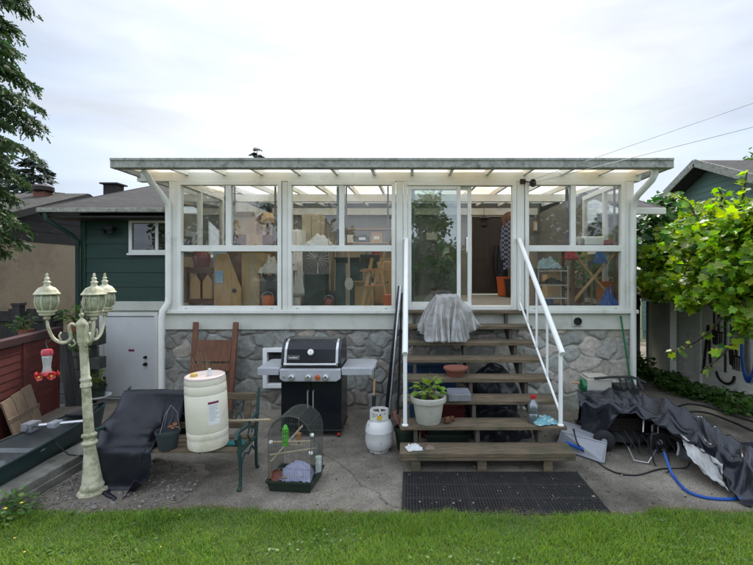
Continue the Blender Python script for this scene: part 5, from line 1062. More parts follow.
for y in (by0+0.012, by1-0.012):
    m = MB()
    for k in range(1, 24):
        x = bx0+0.01+(bx1-bx0-0.02)*k/24; r = (bx1-bx0-0.02)/2; zt = 0.50+0.98*math.sqrt(max(0, r*r-(x-cx_)**2))
        m.tube([(x, y, 0.11), (x, y, zt)], 0.0011, 5)
    for z in (0.22, 0.36, 0.5): m.tube([(bx0+0.01, y, z), (bx1-0.01, y, z)], 0.0015, 5)
    cbuild(m, 'end_wires', MT['wire'], cg)
m = MB(); m.tube([(cx_-0.14, by0+0.012, 0.66), (cx_-0.14, by0-0.03, 0.69), (cx_-0.14, by0-0.03, 0.64)], 0.003, 6)
for (a, b_) in (((bx0+0.02, by0+0.05, 0.44), (bx1-0.02, by0+0.06, 0.46)), ((bx0+0.02, by0+0.03, 0.33), (bx1-0.02, by0+0.2, 0.34)), ((bx0+0.03, by0+0.03, 0.27), (bx0+0.22, by1-0.05, 0.50)), ((bx0+0.17, by0+0.1, 0.40), (bx1-0.12, by0+0.1, 0.40))):
    m = MB(); m.tube([a, b_], 0.0085, 8); cbuild(m, 'perch', MT['wood_pale'], cg, smooth=True)
m = MB(); m.tube([(bx0+0.03, by0+0.03, 0.27), (bx0+0.02, by0+0.03, 0.2), (bx0+0.035, by0+0.03, 0.15), (bx0+0.02, by0+0.02, 0.12)], 0.008, 6); cbuild(m, 'rope', MT['dry'], cg, smooth=True)
m = MB(); q = (bx0+0.155, by0+0.06); m.lathe([(0.008, 0.60), (0.02, 0.585), (0.026, 0.56)], (*q, 0), 12)
for k in range(8): a = k*math.pi/4; m.tube([(q[0]+0.026*math.cos(a), q[1]+0.026*math.sin(a), 0.43), (q[0]+0.026*math.cos(a), q[1]+0.026*math.sin(a), 0.565)], 0.004, 5)
for z in (0.43, 0.46, 0.50, 0.54): m.lathe([(0.023, z-0.004), (0.03, z), (0.023, z+0.004)], (*q, 0), 12)
m.lathe([(0.0, 0.40), (0.024, 0.41), (0.028, 0.43)], (*q, 0), 12); cbuild(m, 'green_feeder', MT['limegreen'], cg, smooth=True)
m = MB(); q = (bx0+0.275, by0+0.08); m.tube([(q[0], q[1], 0.66), (q[0], q[1], 0.52)], 0.002, 5); m.lathe([(0.004, 0.53), (0.024, 0.52), (0.02, 0.49), (0.026, 0.46), (0.012, 0.44), (0.002, 0.42)], (*q, 0), 10); cbuild(m, 'hanging_toy', M_('brown_toy', (0.3, 0.13, 0.05), rough=0.6), cg, smooth=True)
def cloth(u, v):
    a = u*2-1; b_ = v*2-1; return (bx0+0.255+0.15*a+0.02*vnoise((a*3, b_*3, 0)), by0+0.12+0.10*b_, 0.105+0.13*max(0, 1-(a*a*0.8+b_*b_))**0.6+0.03*vnoise((a*4, b_*4, 2)))
m = MB(); m.grid(cloth, 30, 24); cbuild(m, 'fleece_cloth', MT['lilac'], cg, smooth='all')
m = MB(); m.lathe([(0.0, 0), (0.045, 0.005), (0.055, 0.04), (0.052, 0.045), (0.04, 0.012), (0, 0.012)], M=Matrix.Translation((bx0+0.075, by0+0.075, 0.125)) @ Matrix.Rotation(R(65), 4, 'X'), n=18); cbuild(m, 'seed_cup', MT['terracotta'], cg, smooth=True)
m = MB()
for k in range(7): m.tube([(bx0+0.12+0.03*k, by0+0.03, 0.115+0.004*k), (bx0+0.13+0.03*k, by0+0.09, 0.13+0.006*k)], 0.006, 6)
m.tube([(bx0+0.11, by0+0.035, 0.125), (bx0+0.33, by0+0.035, 0.15)], 0.004, 6); cbuild(m, 'toy_ladder', MT['wood_pale'], cg)
m = MB(); q = (bx1+0.035, by0+0.10); m.lathe([(0.0, 0.165), (0.026, 0.17), (0.028, 0.19), (0.028, 0.275), (0.02, 0.285)], (*q, 0), 14); dk = cbuild(m, 'water_bottle', MT['clear'], cg, smooth=True)
m = MB(); m.lathe([(0.03, 0.28), (0.03, 0.305), (0, 0.306)], (*q, 0), 14); cbuild(m, 'bottle_cap', M_('pale_green_cap', (0.35, 0.45, 0.36), rough=0.5), dk, smooth=True)
for (x, y, z) in ((bx1-0.012, by0+0.05, 0.52), (bx1-0.02, by0+0.04, 0.36), (bx0+0.02, by0+0.05, 0.44)):
    m = MB(); m.lathe([(0, -0.012), (0.018, -0.01), (0.02, 0), (0.018, 0.01), (0, 0.012)], (x, y, z), 12); cbuild(m, 'perch_nut', MT['white'], cg, smooth=True)
# ------------------------------------------------------------------ garden bench
BX0, BX1 = -2.90, -1.56
bn = thing('garden_bench', 'old park bench with grey wood slats and green cast iron ends', 'bench', (-2.2, 4.25, 0))
for i in range(4):
    m = MB(); y = 4.02+i*0.105; m.box(BX0+0.01, BX1-0.01, y, y+0.085, 0.335+0.004*abs(i-1.5), 0.362+0.004*abs(i-1.5)); m.build('seat_slat', MT['wood_grey'], bn, bevel=0.005)
m = MB(); m.box(BX0+0.01, BX1-0.02, 4.50, 4.525, 0.685, 0.76); m.build('back_rail', MT['wood_grey'], bn, bevel=0.006)
m = MB(); m.box(BX0+0.01, BX1-0.02, 4.46, 4.485, 0.41, 0.47); m.build('back_rail', MT['wood_grey'], bn, bevel=0.006)
for x in (-1.66, -2.76):
    m = MB(); m.bar((x, 4.475, 0.47), (x, 4.51, 0.685), 0.06, 0.02); m.build('back_stile', MT['wood_grey'], bn)
m = MB()     # cast lattice in the back
for k in range(11):
    x = BX0+0.20+k*0.095
    m.tube([(x-0.045, 4.475, 0.47), (x-0.02, 4.49, 0.54), (x+0.03, 4.495, 0.58), (x+0.045, 4.51, 0.685)], 0.007, 6); m.tube([(x+0.045, 4.475, 0.47), (x+0.02, 4.49, 0.54), (x-0.03, 4.495, 0.58), (x-0.045, 4.51, 0.685)], 0.007, 6)
m.build('back_lattice', MT['castgreen'], bn, smooth=True)
for x in (BX1, BX0):
    e = bpy.data.objects.new('bench_end', None); COL.objects.link(e); e.parent = bn; WL[e.name] = WL[bn.name]
    m = MB(); m.tube([(x, 4.00, 0.0), (x, 4.035, 0.03), (x, 4.045, 0.14), (x, 4.03, 0.27), (x, 4.01, 0.36), (x, 4.03, 0.44), (x, 4.02, 0.50)], [0.022, 0.017, 0.015, 0.018, 0.022, 0.016, 0.018], 8); m.build('front_leg', MT['castgreen'], e, smooth=True)
    m = MB(); m.tube([(x, 4.50, 0.0), (x, 4.46, 0.04), (x, 4.45, 0.2), (x, 4.44, 0.35), (x, 4.47, 0.48), (x, 4.52, 0.70), (x, 4.535, 0.80), (x, 4.56, 0.81)], [0.02, 0.016, 0.016, 0.02, 0.018, 0.016, 0.015, 0.01], 8); m.build('back_leg', MT['castgreen'], e, smooth=True)
    m = MB(); m.tube([(x, 4.015, 0.44), (x, 3.955, 0.455), (x, 3.935, 0.50), (x, 3.96, 0.54), (x, 4.02, 0.545), (x, 4.15, 0.53), (x, 4.30, 0.555), (x, 4.48, 0.57)], [0.014, 0.018, 0.021, 0.021, 0.02, 0.019, 0.019, 0.015], 8); m.build('armrest', MT['castgreen'], e, smooth=True)
    m = MB(); m.tube([(x, 4.02, 0.345), (x, 4.44, 0.34)], 0.016, 8); m.tube([(x, 4.04, 0.2), (x, 4.15, 0.29), (x, 4.25, 0.25), (x, 4.33, 0.29), (x, 4.44, 0.20)], 0.010, 8); m.tube([(x, 4.30, 0.35), (x, 4.22, 0.43), (x, 4.28, 0.50), (x, 4.36, 0.47), (x, 4.33, 0.42)], 0.009, 8); m.build('scrollwork', MT['castgreen'], e, smooth=True)
# drum on the bench
b = (-1.895, 4.13, 0.368); tl = Matrix.Translation(b) @ Matrix.Diagonal((0.90, 0.90, 0.93, 1)) @ Matrix.Rotation(R(-1.8), 4, 'Y') @ Matrix.Rotation(R(2.5), 4, 'X')
t = thing('plastic_drum', 'tall off-white plastic drum with a paper label standing on the bench', 'drum', b)
prof = [(0.175, 0), (0.195, 0.012), (0.202, 0.04), (0.202, 0.10), (0.1985, 0.112), (0.203, 0.125), (0.205, 0.17), (0.200, 0.182), (0.206, 0.195), (0.207, 0.40), (0.206, 0.545), (0.2005, 0.556), (0.206, 0.568), (0.204, 0.635), (0.1985, 0.646), (0.203, 0.657), (0.2, 0.70)]
m = MB(); m.lathe(prof, M=tl, n=48, sy=0.92); m.build('drum_body', MT['barrel'], t, smooth=True)
m = MB(); m.lathe([(0.2, 0.699), (0.196, 0.722), (0.18, 0.73), (0.165, 0.722), (0.08, 0.718), (0, 0.722)], M=tl, n=48, sy=0.92); to_ = m.build('drum_top', MT['barrel_top'], t, smooth=True)
m = MB(); m.lathe([(0.034, 0.718), (0.034, 0.745), (0.026, 0.752), (0, 0.752)], c=(-0.10, -0.03, 0), M=tl, n=16); m.build('bung', M_('yellow_bung', (0.55, 0.40, 0.10), rough=0.5), to_, smooth=True)
m = MB(); m.lathe([(0.03, 0.72), (0.022, 0.75), (0.014, 0.785), (0.004, 0.79)], c=(0.05, 0.0, 0), M=tl, n=10); m.build('film_twist', MT['rag'], to_, smooth=True)
def lab(u, v, off=0.2085): a = R(-86+54*u); return tl @ Vector((off*math.cos(a), off*0.92*math.sin(a)-0.0, 0.27+0.23*v))
m = MB(); m.grid(lambda u, v: lab(0.42+0.58*u, v), 16, 4); lo_ = m.build('paper_label', MT['label'], t, smooth='all')
m = MB(); m.grid(lambda u, v: lab(0.44+0.54*u, 0.88+0.10*v, 0.2095), 16, 3); m.build('maroon_strip', MT['maroon'], lo_)
m = MB()
for k in range(9):
    w = (0.5, 0.42, 0.48, 0.3, 0.5, 0.46, 0.35, 0.5, 0.25)[k]; m.grid(lambda u, v: lab(0.47+w*u, 0.78-0.075*k+0.02*v, 0.2095), 12, 2)
m.build('small_print', MT['ink'], lo_)
# hanging pot on the bench seat
b = (-2.245, 4.07, 0.366)
t = thing('hanging_pot', 'dark grey hanging pot with wire hooks on the bench beside the drum', 'hanging pot', b)
m = MB(); m.lathe([(0.072, 0), (0.078, 0.005), (0.100, 0.145), (0.108, 0.147), (0.108, 0.17), (0.1, 0.17), (0.093, 0.13), (0, 0.13)], b, 28); m.build('pot_body', M_('charcoal_pot', (0.035, 0.045, 0.05), rough=0.5), t, smooth=True)
m = MB()
for a in (0.3, 2.4, 4.5): m.tube([(b[0]+0.1*math.cos(a), b[1]+0.1*math.sin(a), b[2]+0.16), (b[0]+0.06*math.cos(a)+0.02, b[1]+0.06*math.sin(a), b[2]+0.33), (b[0]+0.03, b[1], b[2]+0.40)], 0.003, 6)
m.build('hanger_wire', MT['concrete_block'], t)
leaf_cluster('dead_leaf', t, (b[0]+0.06, b[1], b[2]+0.18), 0.04, 8, 0.05, M_('dead_leaf', (0.28, 0.10, 0.03), rough=0.8))
# work gloves
t = thing('work_gloves', 'teal work glove lying on the bench seat right of the drum', 'glove', (-1.70, 4.15, 0.366))
m = MB()
m.grid(lambda u, v: (-1.74+0.10*u, 4.12+0.08*v, 0.37+0.035*math.sin(math.pi*u)**0.6*math.sin(math.pi*v)**0.6), 10, 10); m.build('palm', MT['teal'], t, smooth='all', solid=0.006)
for k in range(5):
    m = MB(); y = 4.12+0.022*k; m.tube([(-1.66, y, 0.382), (-1.62+0.01*(k % 3), y-0.01, 0.392), (-1.585+0.012*(k % 3), y-0.02, 0.378)], [0.013, 0.012, 0.008], 8); m.build('finger', MT['teal'], t, smooth=True)
t = thing('wooden_stick', 'pale wooden stick lying across the bench armrest', 'stick', (-1.55, 4.2, 0.55)); m = MB(); m.tube([(-2.05, 4.40, 0.50), (-1.56, 4.24, 0.568), (-1.33, 4.165, 0.60)], 0.012, 8); m.build('shaft', MT['wood_pale'], t, smooth=True)
m = MB(); m.tube([(-1.335, 4.167, 0.5995), (-1.325, 4.163, 0.601)], 0.0125, 8); m.build('sawn_end', MT['wood_tan'], t)
# ------------------------------------------------------------------ cloths and tarps
def catmull(P, t):
    P = [Vector(p) for p in P]; n = len(P)-1; k = min(int(t*n), n-1); f = t*n-k
    p0, p1, p2, p3 = P[max(k-1, 0)], P[k], P[k+1], P[min(k+2, n)]
    return 0.5*((2*p1)+(p2-p0)*f+(2*p0-5*p1+4*p2-p3)*f*f+(3*p1-p0-3*p2+p3)*f**3)
def loft(rows, nu, nv, dis):
    def fn(u, v):
        col = [catmull(r, u) for r in rows]; p = catmull(col, v); return tuple(p + Vector(dis(u, v, p)))
    m = MB(); m.grid(fn, nu, nv); return m
top = [at(119, 404, 4.52), at(132, 392, 4.56), at(150, 391, 4.54), at(168, 391, 4.52), at(187, 394, 4.50)]
mid = [at(108, 430, 4.24), at(117, 424, 4.14), at(140, 416, 4.10), at(158, 412, 4.12), at(178, 412, 4.30)]
hem = [at(103, 446, 4.10), gd(108, 486, 0.03), gd(120, 498, 0.015), at(143, 470, 3.97), at(165, 428, 4.16)]
back = [Vector((p.x-0.04, p.y+0.16, 0.16)) for p in top]
def d1(u, v, p):
    f = 0.09*vnoise((u*2.4, v*2.0, 0), 2) - 0.11*abs(vnoise((u*4.2+v*1.6, v*1.6-u*0.6, 1), 4)) - 0.05*abs(vnoise((u*9-v*3.5, v*3.2, 1), 7)) - 0.018*abs(vnoise((u*20+v*6, v*8, 1), 9))
    return (0.3*f, -f*0.9, 0.5*f if p.z > 0.1 else abs(f)*0.3)
dn = lambda u, v, p: tuple(q*min(1, max(0, (v-0.36)*5)) for q in (0.2*d1(u, v, p)[0], 0.7*d1(u, v, p)[1], 0.5*d1(u, v, p)[2]))
m = loft([back, top, mid, hem], 84, 72, dn); G = np.array([tuple(p) for p in m.v]).reshape(84, 72, 3)
G = G + np.array([0, -0.01, 0.015]); pins = np.zeros((84, 72), bool); pins[:, 0] = True; pins[:, 24] = True; pins[0, 71] = pins[33:38, 71] = pins[83, 71] = True; pins[56, 71] = pins[18, 71] = True
G = drape(G, 1.05, pins, [('box', BX0-0.03, BX1, 4.00, 4.47, 0.2, 0.378), ('box', BX0-0.03, BX1, 4.455, 4.545, 0.3, 0.785), ('box', -2.78, -2.46, 4.16, 4.40, 0.3, 0.50), ('ell', (-2.80, 4.3, 0.42), (0.22, 0.2, 0.20)), ('box', -2.36, -2.12, 3.95, 4.2, 0.3, 0.55)], steps=130, iters=5, seed=4)
tp = cloth_mesh(G).build('tarpaulin', MT['tarp'], None, smooth='all', solid=0.004)
tag(tp, 'dark blue-black tarpaulin thrown over the left end of the bench', 'tarpaulin')
# the brown slatted headboard leaning at the wall
t = thing('wooden_headboard', 'brown wooden slatted headboard leaning against the stone wall behind the drum', 'headboard', (-2.8, 6.1, 0))
A0, A1 = at(190, 400, 6.02), at(196, 322, 6.30); B0, B1 = at(229, 400, 6.02), at(236, 322, 6.30); A0.z = B0.z = 0
for a, b_ in ((A0, A1), (B0, B1)):
    m = MB(); m.bar(a, b_, 0.075, 0.045); m.build('post', MT['wood_brown'], t, bevel=0.008)
def hb(f0, f1, name, y=-0.02):
    m = MB(); p0 = A0.lerp(A1, (f0+f1)/2); p1 = B0.lerp(B1, (f0+f1)/2); h = (A1-A0).length*(f1-f0); m.bar(p0+Vector((0.03, y, 0)), p1+Vector((-0.03, y, 0)), 0.022, h, up=(0, 0.2, 1)); m.build(name, MT['wood_brown'], t, bevel=0.004)
hb(0.58, 0.81, 'top_board'); hb(0.48, 0.56, 'rail'); hb(0.10, 0.40, 'lower_board')
m = MB()
for k in range(9):
    p0 = A0.lerp(B0, 0.1+0.1*k); p1 = A1.lerp(B1, 0.1+0.1*k); m.bar(p0.lerp(p1, 0.38), p0.lerp(p1, 0.5), 0.012, 0.012)
m.build('spindle', MT['wood_brown'], t)
for k, (x0, lab_) in enumerate(((-2.84, 'pot of dry straggling stems standing in front of the brown headboard'),)):
    t = thing('dry_plant', lab_, 'plant', (x0+0.1, 5.85, 0)); m = MB()
    for q in range(46):
        a = random.uniform(0, 6.28); r = random.uniform(0.02, 0.30); h = random.uniform(0.45, 0.95)
        m.tube([(x0+0.15+0.05*math.cos(a), 5.85+0.04*math.sin(a), 0.15), (x0+0.15+r*0.5*math.cos(a), 5.85+0.2*r*math.sin(a), h*0.7), (x0+0.15+r*math.cos(a), 5.85+0.3*r*math.sin(a), h)], 0.003, 4)
    m.build('stems', MT['dry'], t)
    m = MB(); m.lathe([(0.08, 0), (0.12, 0.2), (0.11, 0.2), (0, 0.17)], (x0+0.15, 5.85, 0), 18); m.build('pot', MT['terracotta'], t, smooth=True)
# ------------------------------------------------------------------ lamp post
base = Vector((-2.86, 3.96, 0.012)); topp = Vector((-2.945, 3.94, 1.56))
ax = (topp-base).normalized(); LM = Matrix.Translation(base) @ Vector((0, 0, 1)).rotation_difference(ax).to_matrix().to_4x4() @ Matrix.Diagonal((0.80, 0.80, 1, 1))
lp_ = thing('lamp_post', 'leaning cream cast lamp post with three mossy lanterns beside the concrete curb', 'lamp post', base)
m = MB(); m.lathe([(0.15, 0), (0.155, 0.012), (0.145, 0.03), (0.10, 0.034)], M=LM, n=10); m.build('base_plate', MT['cream'], lp_, smooth=True)
m = MB(); m.lathe([(0.105, 0.035), (0.112, 0.05), (0.116, 0.07), (0.106, 0.085), (0.098, 0.10), (0.058, 0.40), (0.056, 0.43), (0.078, 0.445), (0.08, 0.46), (0.055, 0.475), (0.055, 0.50), (0.075, 0.515), (0.075, 0.53), (0.052, 0.545)], M=LM, n=28); m.build('flared_foot', MT['cream'], lp_, smooth=True)
m = MB(); m.lathe([(0.051, 0.54), (0.045, 0.95), (0.056, 0.96), (0.056, 0.985), (0.047, 0.995), (0.047, 1.01), (0.055, 1.02), (0.054, 1.035), (0.044, 1.045), (0.040, 1.33), (0.05, 1.34), (0.05, 1.355), (0.042, 1.36)], M=LM, n=24); m.build('shaft', MT['cream'], lp_, smooth=True)
m = MB(); m.lathe([(0.054, 1.36), (0.056, 1.37), (0.056, 1.51), (0.062, 1.52), (0.06, 1.535), (0.035, 1.56), (0.015, 1.575), (0.012, 1.585), (0.026, 1.60), (0.024, 1.615), (0.01, 1.625), (0.014, 1.64), (0.004, 1.66), (0, 1.66)], M=LM, n=20); m.build('capital', MT['cream'], lp_, smooth=True)
hub = LM @ Vector((0, 0, 1.44)); RA = 0.255
for ang in (205, 325, 85):
    d = Vector((math.cos(R(ang)), math.sin(R(ang)), 0)); c0 = hub + d*0.05
    ap = [c0+Vector((0, 0, 0.07)), c0+d*0.03+Vector((0, 0, 0.09)), c0+d*0.05+Vector((0, 0, 0.06)), c0+d*0.035+Vector((0, 0, -0.02)), c0+d*0.05+Vector((0, 0, -0.06)), c0+d*0.10+Vector((0, 0, -0.075)), c0+d*0.16+Vector((0, 0, -0.03)), c0+d*(RA-0.06)+Vector((0, 0, 0.06)), c0+d*(RA-0.05)+Vector((0, 0, 0.13))]
    m = MB(); m.tube([catmull(ap, k/32) for k in range(33)], [0.010+0.005*math.sin(math.pi*k/32) for k in range(33)], 10)

    m.tube([c0+d*0.02+Vector((0, 0, -0.05)), c0+d*0.0+Vector((0, 0, -0.09)), c0+d*0.03+Vector((0, 0, -0.115)), c0+d*0.05+Vector((0, 0, -0.09))], 0.009, 8)
    m.tube([c0+d*0.10+Vector((0, 0, -0.07)), c0+d*0.12+Vector((0, 0, -0.01)), c0+d*0.105+Vector((0, 0, 0.02))], 0.007, 8)
    m.build('arm', MT['cream'], lp_, smooth='all')
    lc = c0+d*(RA-0.05)+Vector((0, 0, 0.13)); LS = Matrix.Translation(lc) @ Matrix.Diagonal((0.78, 0.78, 0.95, 1)); lt = bpy.data.objects.new('lantern', None); COL.objects.link(lt); lt.parent = lp_; WL[lt.name] = WL[lp_.name]
    m = MB(); m.lathe([(0.016, 0), (0.035, 0.015), (0.025, 0.035), (0.07, 0.048), (0.075, 0.058), (0.065, 0.066), (0.085, 0.075), (0.09, 0.088), (0.07, 0.094)], c=(0, 0, 0), M=LS, n=24); m.build('cup', MT['cream'], lt, smooth=True)
    m = MB(); m.lathe([(0.072, 0.094), (0.095, 0.12), (0.106, 0.155), (0.108, 0.18), (0.10, 0.215), (0.09, 0.235)], c=(0, 0, 0), M=LS, n=24); m.build('globe', MT['lantern_glass'], lt, smooth='all')
    m = MB()
    for k in range(8):
        a = k*math.pi/4+0.2; m.tube([LS @ Vector((r*math.cos(a), r*math.sin(a), z)) for r, z in ((0.075, 0.092), (0.098, 0.12), (0.109, 0.155), (0.111, 0.18), (0.103, 0.215), (0.093, 0.235))], 0.006, 6)
    m.build('rib', MT['cream'], lt, smooth=True)
    m = MB(); m.lathe([(0.09, 0.233), (0.122, 0.235), (0.125, 0.243), (0.112, 0.252), (0.10, 0.272), (0.075, 0.298), (0.045, 0.31), (0.03, 0.318), (0.03, 0.345), (0.04, 0.35), (0.022, 0.36), (0.022, 0.38), (0.028, 0.385), (0.012, 0.395), (0.015, 0.415), (0.008, 0.432), (0, 0.434)], c=(0, 0, 0), M=LS, n=24); m.build('cap', MT['cream'], lt, smooth=True)
    if ang == 325:
        m = MB()
        for k, a in enumerate((235, 262, 280)):
            a = R(a); m.grid(lambda u, v: LS @ Vector((0.111*math.cos(a+0.10*(u-0.5)), 0.111*math.sin(a+0.10*(u-0.5)), 0.14+0.075*v)), 3, 6)
        m.build('rust_streak', MT['rust'], lt)
    if ang == 205: left_l = lc.copy(); left_arm = c0+d*0.15+Vector((0, 0, -0.05))
# hummingbird feeder hanging from the left arm
fx = at(47, 360, 3.85)
t = thing('hummingbird_feeder', 'red hummingbird feeder hanging below the left lantern of the lamp post', 'bird feeder', (fx.x, fx.y, 1.1))
x, y = fx.x, fx.y
m = MB(); m.tube([(left_arm.x-0.03, left_arm.y, left_arm.z+0.01), (x-0.01, y, left_arm.z-0.03), (x, y, 1.42), (x-0.012, y, 1.38), (x, y, 1.345), (x+0.008, y, 1.33)], 0.0028, 6); m.build('hook_wire', MT['wire'], t)
FS = Matrix.Translation((x, y, 0)) @ Matrix.Diagonal((0.76, 0.76, 1, 1))
m = MB(); m.lathe([(0.0, 1.325), (0.045, 1.322), (0.056, 1.31), (0.056, 1.275), (0.045, 1.27)], (0, 0, 0), 20, M=FS); m.build('lid', MT['pinkred'], t, smooth=True)
m = MB(); m.lathe([(0.045, 1.272), (0.048, 1.25), (0.038, 1.19), (0.036, 1.16), (0.05, 1.12)], (0, 0, 0), 20, M=FS); m.build('reservoir', MT['clear'], t, smooth='all')
m = MB(); m.lathe([(0.0, 1.085), (0.07, 1.088), (0.085, 1.10), (0.075, 1.115), (0.05, 1.122), (0, 1.125)], (0, 0, 0), 20, M=FS); bo = m.build('feeding_tray', MT['red'], t, smooth=True)
for a in (200, 270, 330, 40, 130):
    a = R(a); c = Vector((x+0.065*math.cos(a), y+0.065*math.sin(a), 1.095)); MX = Matrix.Translation(c) @ Matrix.Scale(0.8, 4) @ Vector((0, 0, 1)).rotation_difference(Vector((math.cos(a), math.sin(a), 0.15))).to_matrix().to_4x4()
    m = MB(); m.lathe([(0.008, -0.015), (0.012, 0), (0.032, 0.018), (0.036, 0.024), (0.012, 0.012)], M=MX, n=15, flute=0.25, fl_n=5); fo_ = m.build('flower_port', MT['red'], bo, smooth=True)
    m = MB(); m.lathe([(0.011, 0.014), (0.011, 0.026), (0, 0.028)], M=MX, n=10); m.build('yellow_centre', MT['yellow'], fo_)
# ------------------------------------------------------------------ left side: red board store, canoe, fence, pots
rs = thing('red_board_fence', 'low red-brown fence of horizontal boards with a dark cap rail behind the canoe', 'fence', (-5.2, 5.6, 0))
P0 = Vector((-4.70, 4.7, 0)); P1 = Vector((-5.17, 6.45, 0)); dv = (P1-P0); ln = dv.length; dv.normalize(); nv = Vector((dv.y, -dv.x, 0))
if nv.x < 0: nv = -nv
m = MB(); siding(m, P0, dv, nv, lambda z: (0, ln), 0.0, 1.08, 0.098, 0.010); m.build('board_wall', MT['red_paint'], rs)
m = MB(); q = [P0+nv*0.04-dv*0.05, P1+nv*0.04+dv*0.05, P1-nv*0.08+dv*0.05, P0-nv*0.08-dv*0.05]; m.prism([(p.x, p.y) for p in q], 'z', 1.10, 1.19); m.build('cap_rail', M_('dark_red_trim', (0.05, 0.016, 0.018), (0.035, 0.012, 0.013), rough=0.7, scale=6, bump=0.2), rs, bevel=0.006)
m = MB()
for s in (0.03, ln*0.52, ln-0.03): c = P0+dv*s+nv*0.012; m.bar(c, c+Vector((0, 0, 1.09)), 0.06, 0.02, up=tuple(nv))
m.build('corner_board', MT['red_paint'], rs)
t = thing('plywood_offcut', 'weathered plank panel leaning against the red board fence', 'board', (-4.6, 5.2, 0))
a = P0+dv*0.42; c = P0+dv*1.0
m = MB()
for k in range(3):
    s0, s1 = 0.42+0.2*k, 0.42+0.2*k+0.193; b0 = P0+dv*s0; b1 = P0+dv*s1; h = 0.47+0.03*k
    vs = []
    for off in (0.0, 0.02): vs += [b0+nv*(0.20-off), b1+nv*(0.20-off), b1+nv*(0.05-off)+Vector((0, 0, h+0.02)), b0+nv*(0.05-off)+Vector((0, 0, h))]
    m.add(vs, [(0,1,2,3), (7,6,5,4), (0,4,5,1), (1,5,6,2), (2,6,7,3), (3,7,4,0)])
m.build('panel', MT['ply'], t)
m = MB(); m.bar(P0+dv*0.40+nv*0.125+Vector((0, 0, 0.25)), P0+dv*1.04+nv*0.125+Vector((0, 0, 0.26)), 0.05, 0.02, up=tuple(nv)); m.build('batten', MT['ply'], t)
# low dark fence behind
t = thing('board_fence', 'low dark weathered board fence behind the red cap rail', 'fence', (-6.8, 7.2, 0))
for k in range(15):
    x = -7.9+k*0.148; m = MB(); m.box(x, x+0.138, 7.18, 7.205, -0.1, 1.38+0.02*math.sin(k*3)); m.build('picket', MT['dark_wood'], t)
for x in (-7.3, -6.35, -5.85):
    m = MB(); m.box(x-0.06, x+0.06, 7.07, 7.178, -0.1, 1.46 if x < -6 else 1.30); m.box(x-0.075, x+0.075, 7.06, 7.19, 1.46 if x < -6 else 1.30, 1.50 if x < -6 else 1.34); m.build('post', MT['dark_wood'], t)
m = MB(); m.box(-7.95, -5.7, 7.14, 7.178, 1.2, 1.28); m.build('rail', MT['dark_wood'], t)
# retaining block wall between the store and the house
t = thing('block_wall', 'dark mossy block retaining wall between the red fence and the house corner', 'wall', (-5.6, 6.8, 0))
m = MB()
for r in range(6):
    for k in range(4):
        x0 = -6.15+k*0.31+(0.15 if r % 2 else 0)-0.1; m.box(x0+0.003, x0+0.305, 6.86, 7.04, -0.1+r*0.19+0.003, -0.1+(r+1)*0.19-0.003)
m.build('block_courses', M_('mossy_block', (0.085, 0.085, 0.08), (0.05, 0.052, 0.042), rough=0.95, scale=8, bump=0.6, c3=(0.035, 0.045, 0.02), s3=3, f3=(0.5, 0.7)), t, bevel=0.012)
for k, (x0, x1, lab) in enumerate(((-5.02, -5.25, 'dark wet plank propped against the end of the red fence'), (-4.90, -5.17, 'narrower dark plank beside the wet plank at the red fence'))):
    t = thing('leaning_plank', lab, 'plank', (x0, 6.5, 0)); m = MB(); m.bar((x0, 6.50, 0.0), (x1, 6.62, 0.95-0.1*k), 0.12-0.03*k, 0.025, up=(0, 1, 0)); m.build('board', MT['dark_wood'], t)
    m = MB(); m.bar((x0, 6.485, 0.001), (x0+0.001, 6.485, 0.03), 0.13-0.03*k, 0.02, up=(0, 1, 0)); m.build('end_cap', MT['dark_wood'], t)
# plants on the wall
def pot_plant(lab, base, pr, ph, mat, cr, n, ls, lm, hgt, name='potted_plant', saucer=False):
    t = thing(name, lab, 'plant', base)
    m = MB(); m.lathe([(pr*0.7, 0), (pr*0.75, 0.01), (pr*0.95, ph*0.85), (pr*1.05, ph*0.86), (pr*1.05, ph), (pr*0.95, ph), (pr*0.9, ph*0.85), (0, ph*0.85)], base, 24); m.build('pot', mat, t, smooth=True)
    if saucer: m = MB(); m.lathe([(pr*0.9, -0.001), (pr*1.45, 0.03), (pr*1.5, 0.05), (pr*1.4, 0.05), (pr*0.9, 0.012)], base, 24); m.build('saucer', MT['white'], t, smooth=True)
    m = MB()
    for k in range(8): a = k*0.8; m.tube([(base[0], base[1], base[2]+ph*0.8), (base[0]+cr*0.5*math.cos(a), base[1]+cr*0.5*math.sin(a), base[2]+ph+hgt*0.6)], 0.004, 5)
    m.build('stem', MT['stem'], t); leaf_cluster('foliage', t, (base[0], base[1], base[2]+ph+hgt*0.5), cr, n, ls, lm, zsc=hgt/cr*0.6)
    return t
b = gd(97, 400, 0.0); pot_plant('potted pink-stemmed plant on a white saucer before the stone foundation', (b.x, b.y, 0.03), 0.13, 0.20, MT['darkgreen'], 0.13, 40, 0.07, MT['leaf_pot'], 0.30, saucer=True)
b = at(67, 352, 6.75); pot_plant('leafy green plant hanging over the block wall beyond the red fence', (b.x, 6.95, 1.06), 0.12, 0.14, MT['terracotta'], 0.24, 130, 0.075, MT['leaf_dark'], 0.22)
b = at(34, 330, 6.9); pot_plant('small bushy pot plant on the dark fence rail behind the red fence', (b.x, 6.75, 1.0), 0.1, 0.12, MT['terracotta'], 0.2, 80, 0.06, MT['leaf_dark'], 0.2)
t = thing('nandina_shrub', 'reddish young shoots standing in the gap before the block wall', 'shrub', (-5.05, 6.75, 0)); leaf_cluster('foliage', t, (-5.0, 6.7, 0.95), 0.16, 60, 0.07, MT['leaf_dark'], zsc=1.4); m = MB()
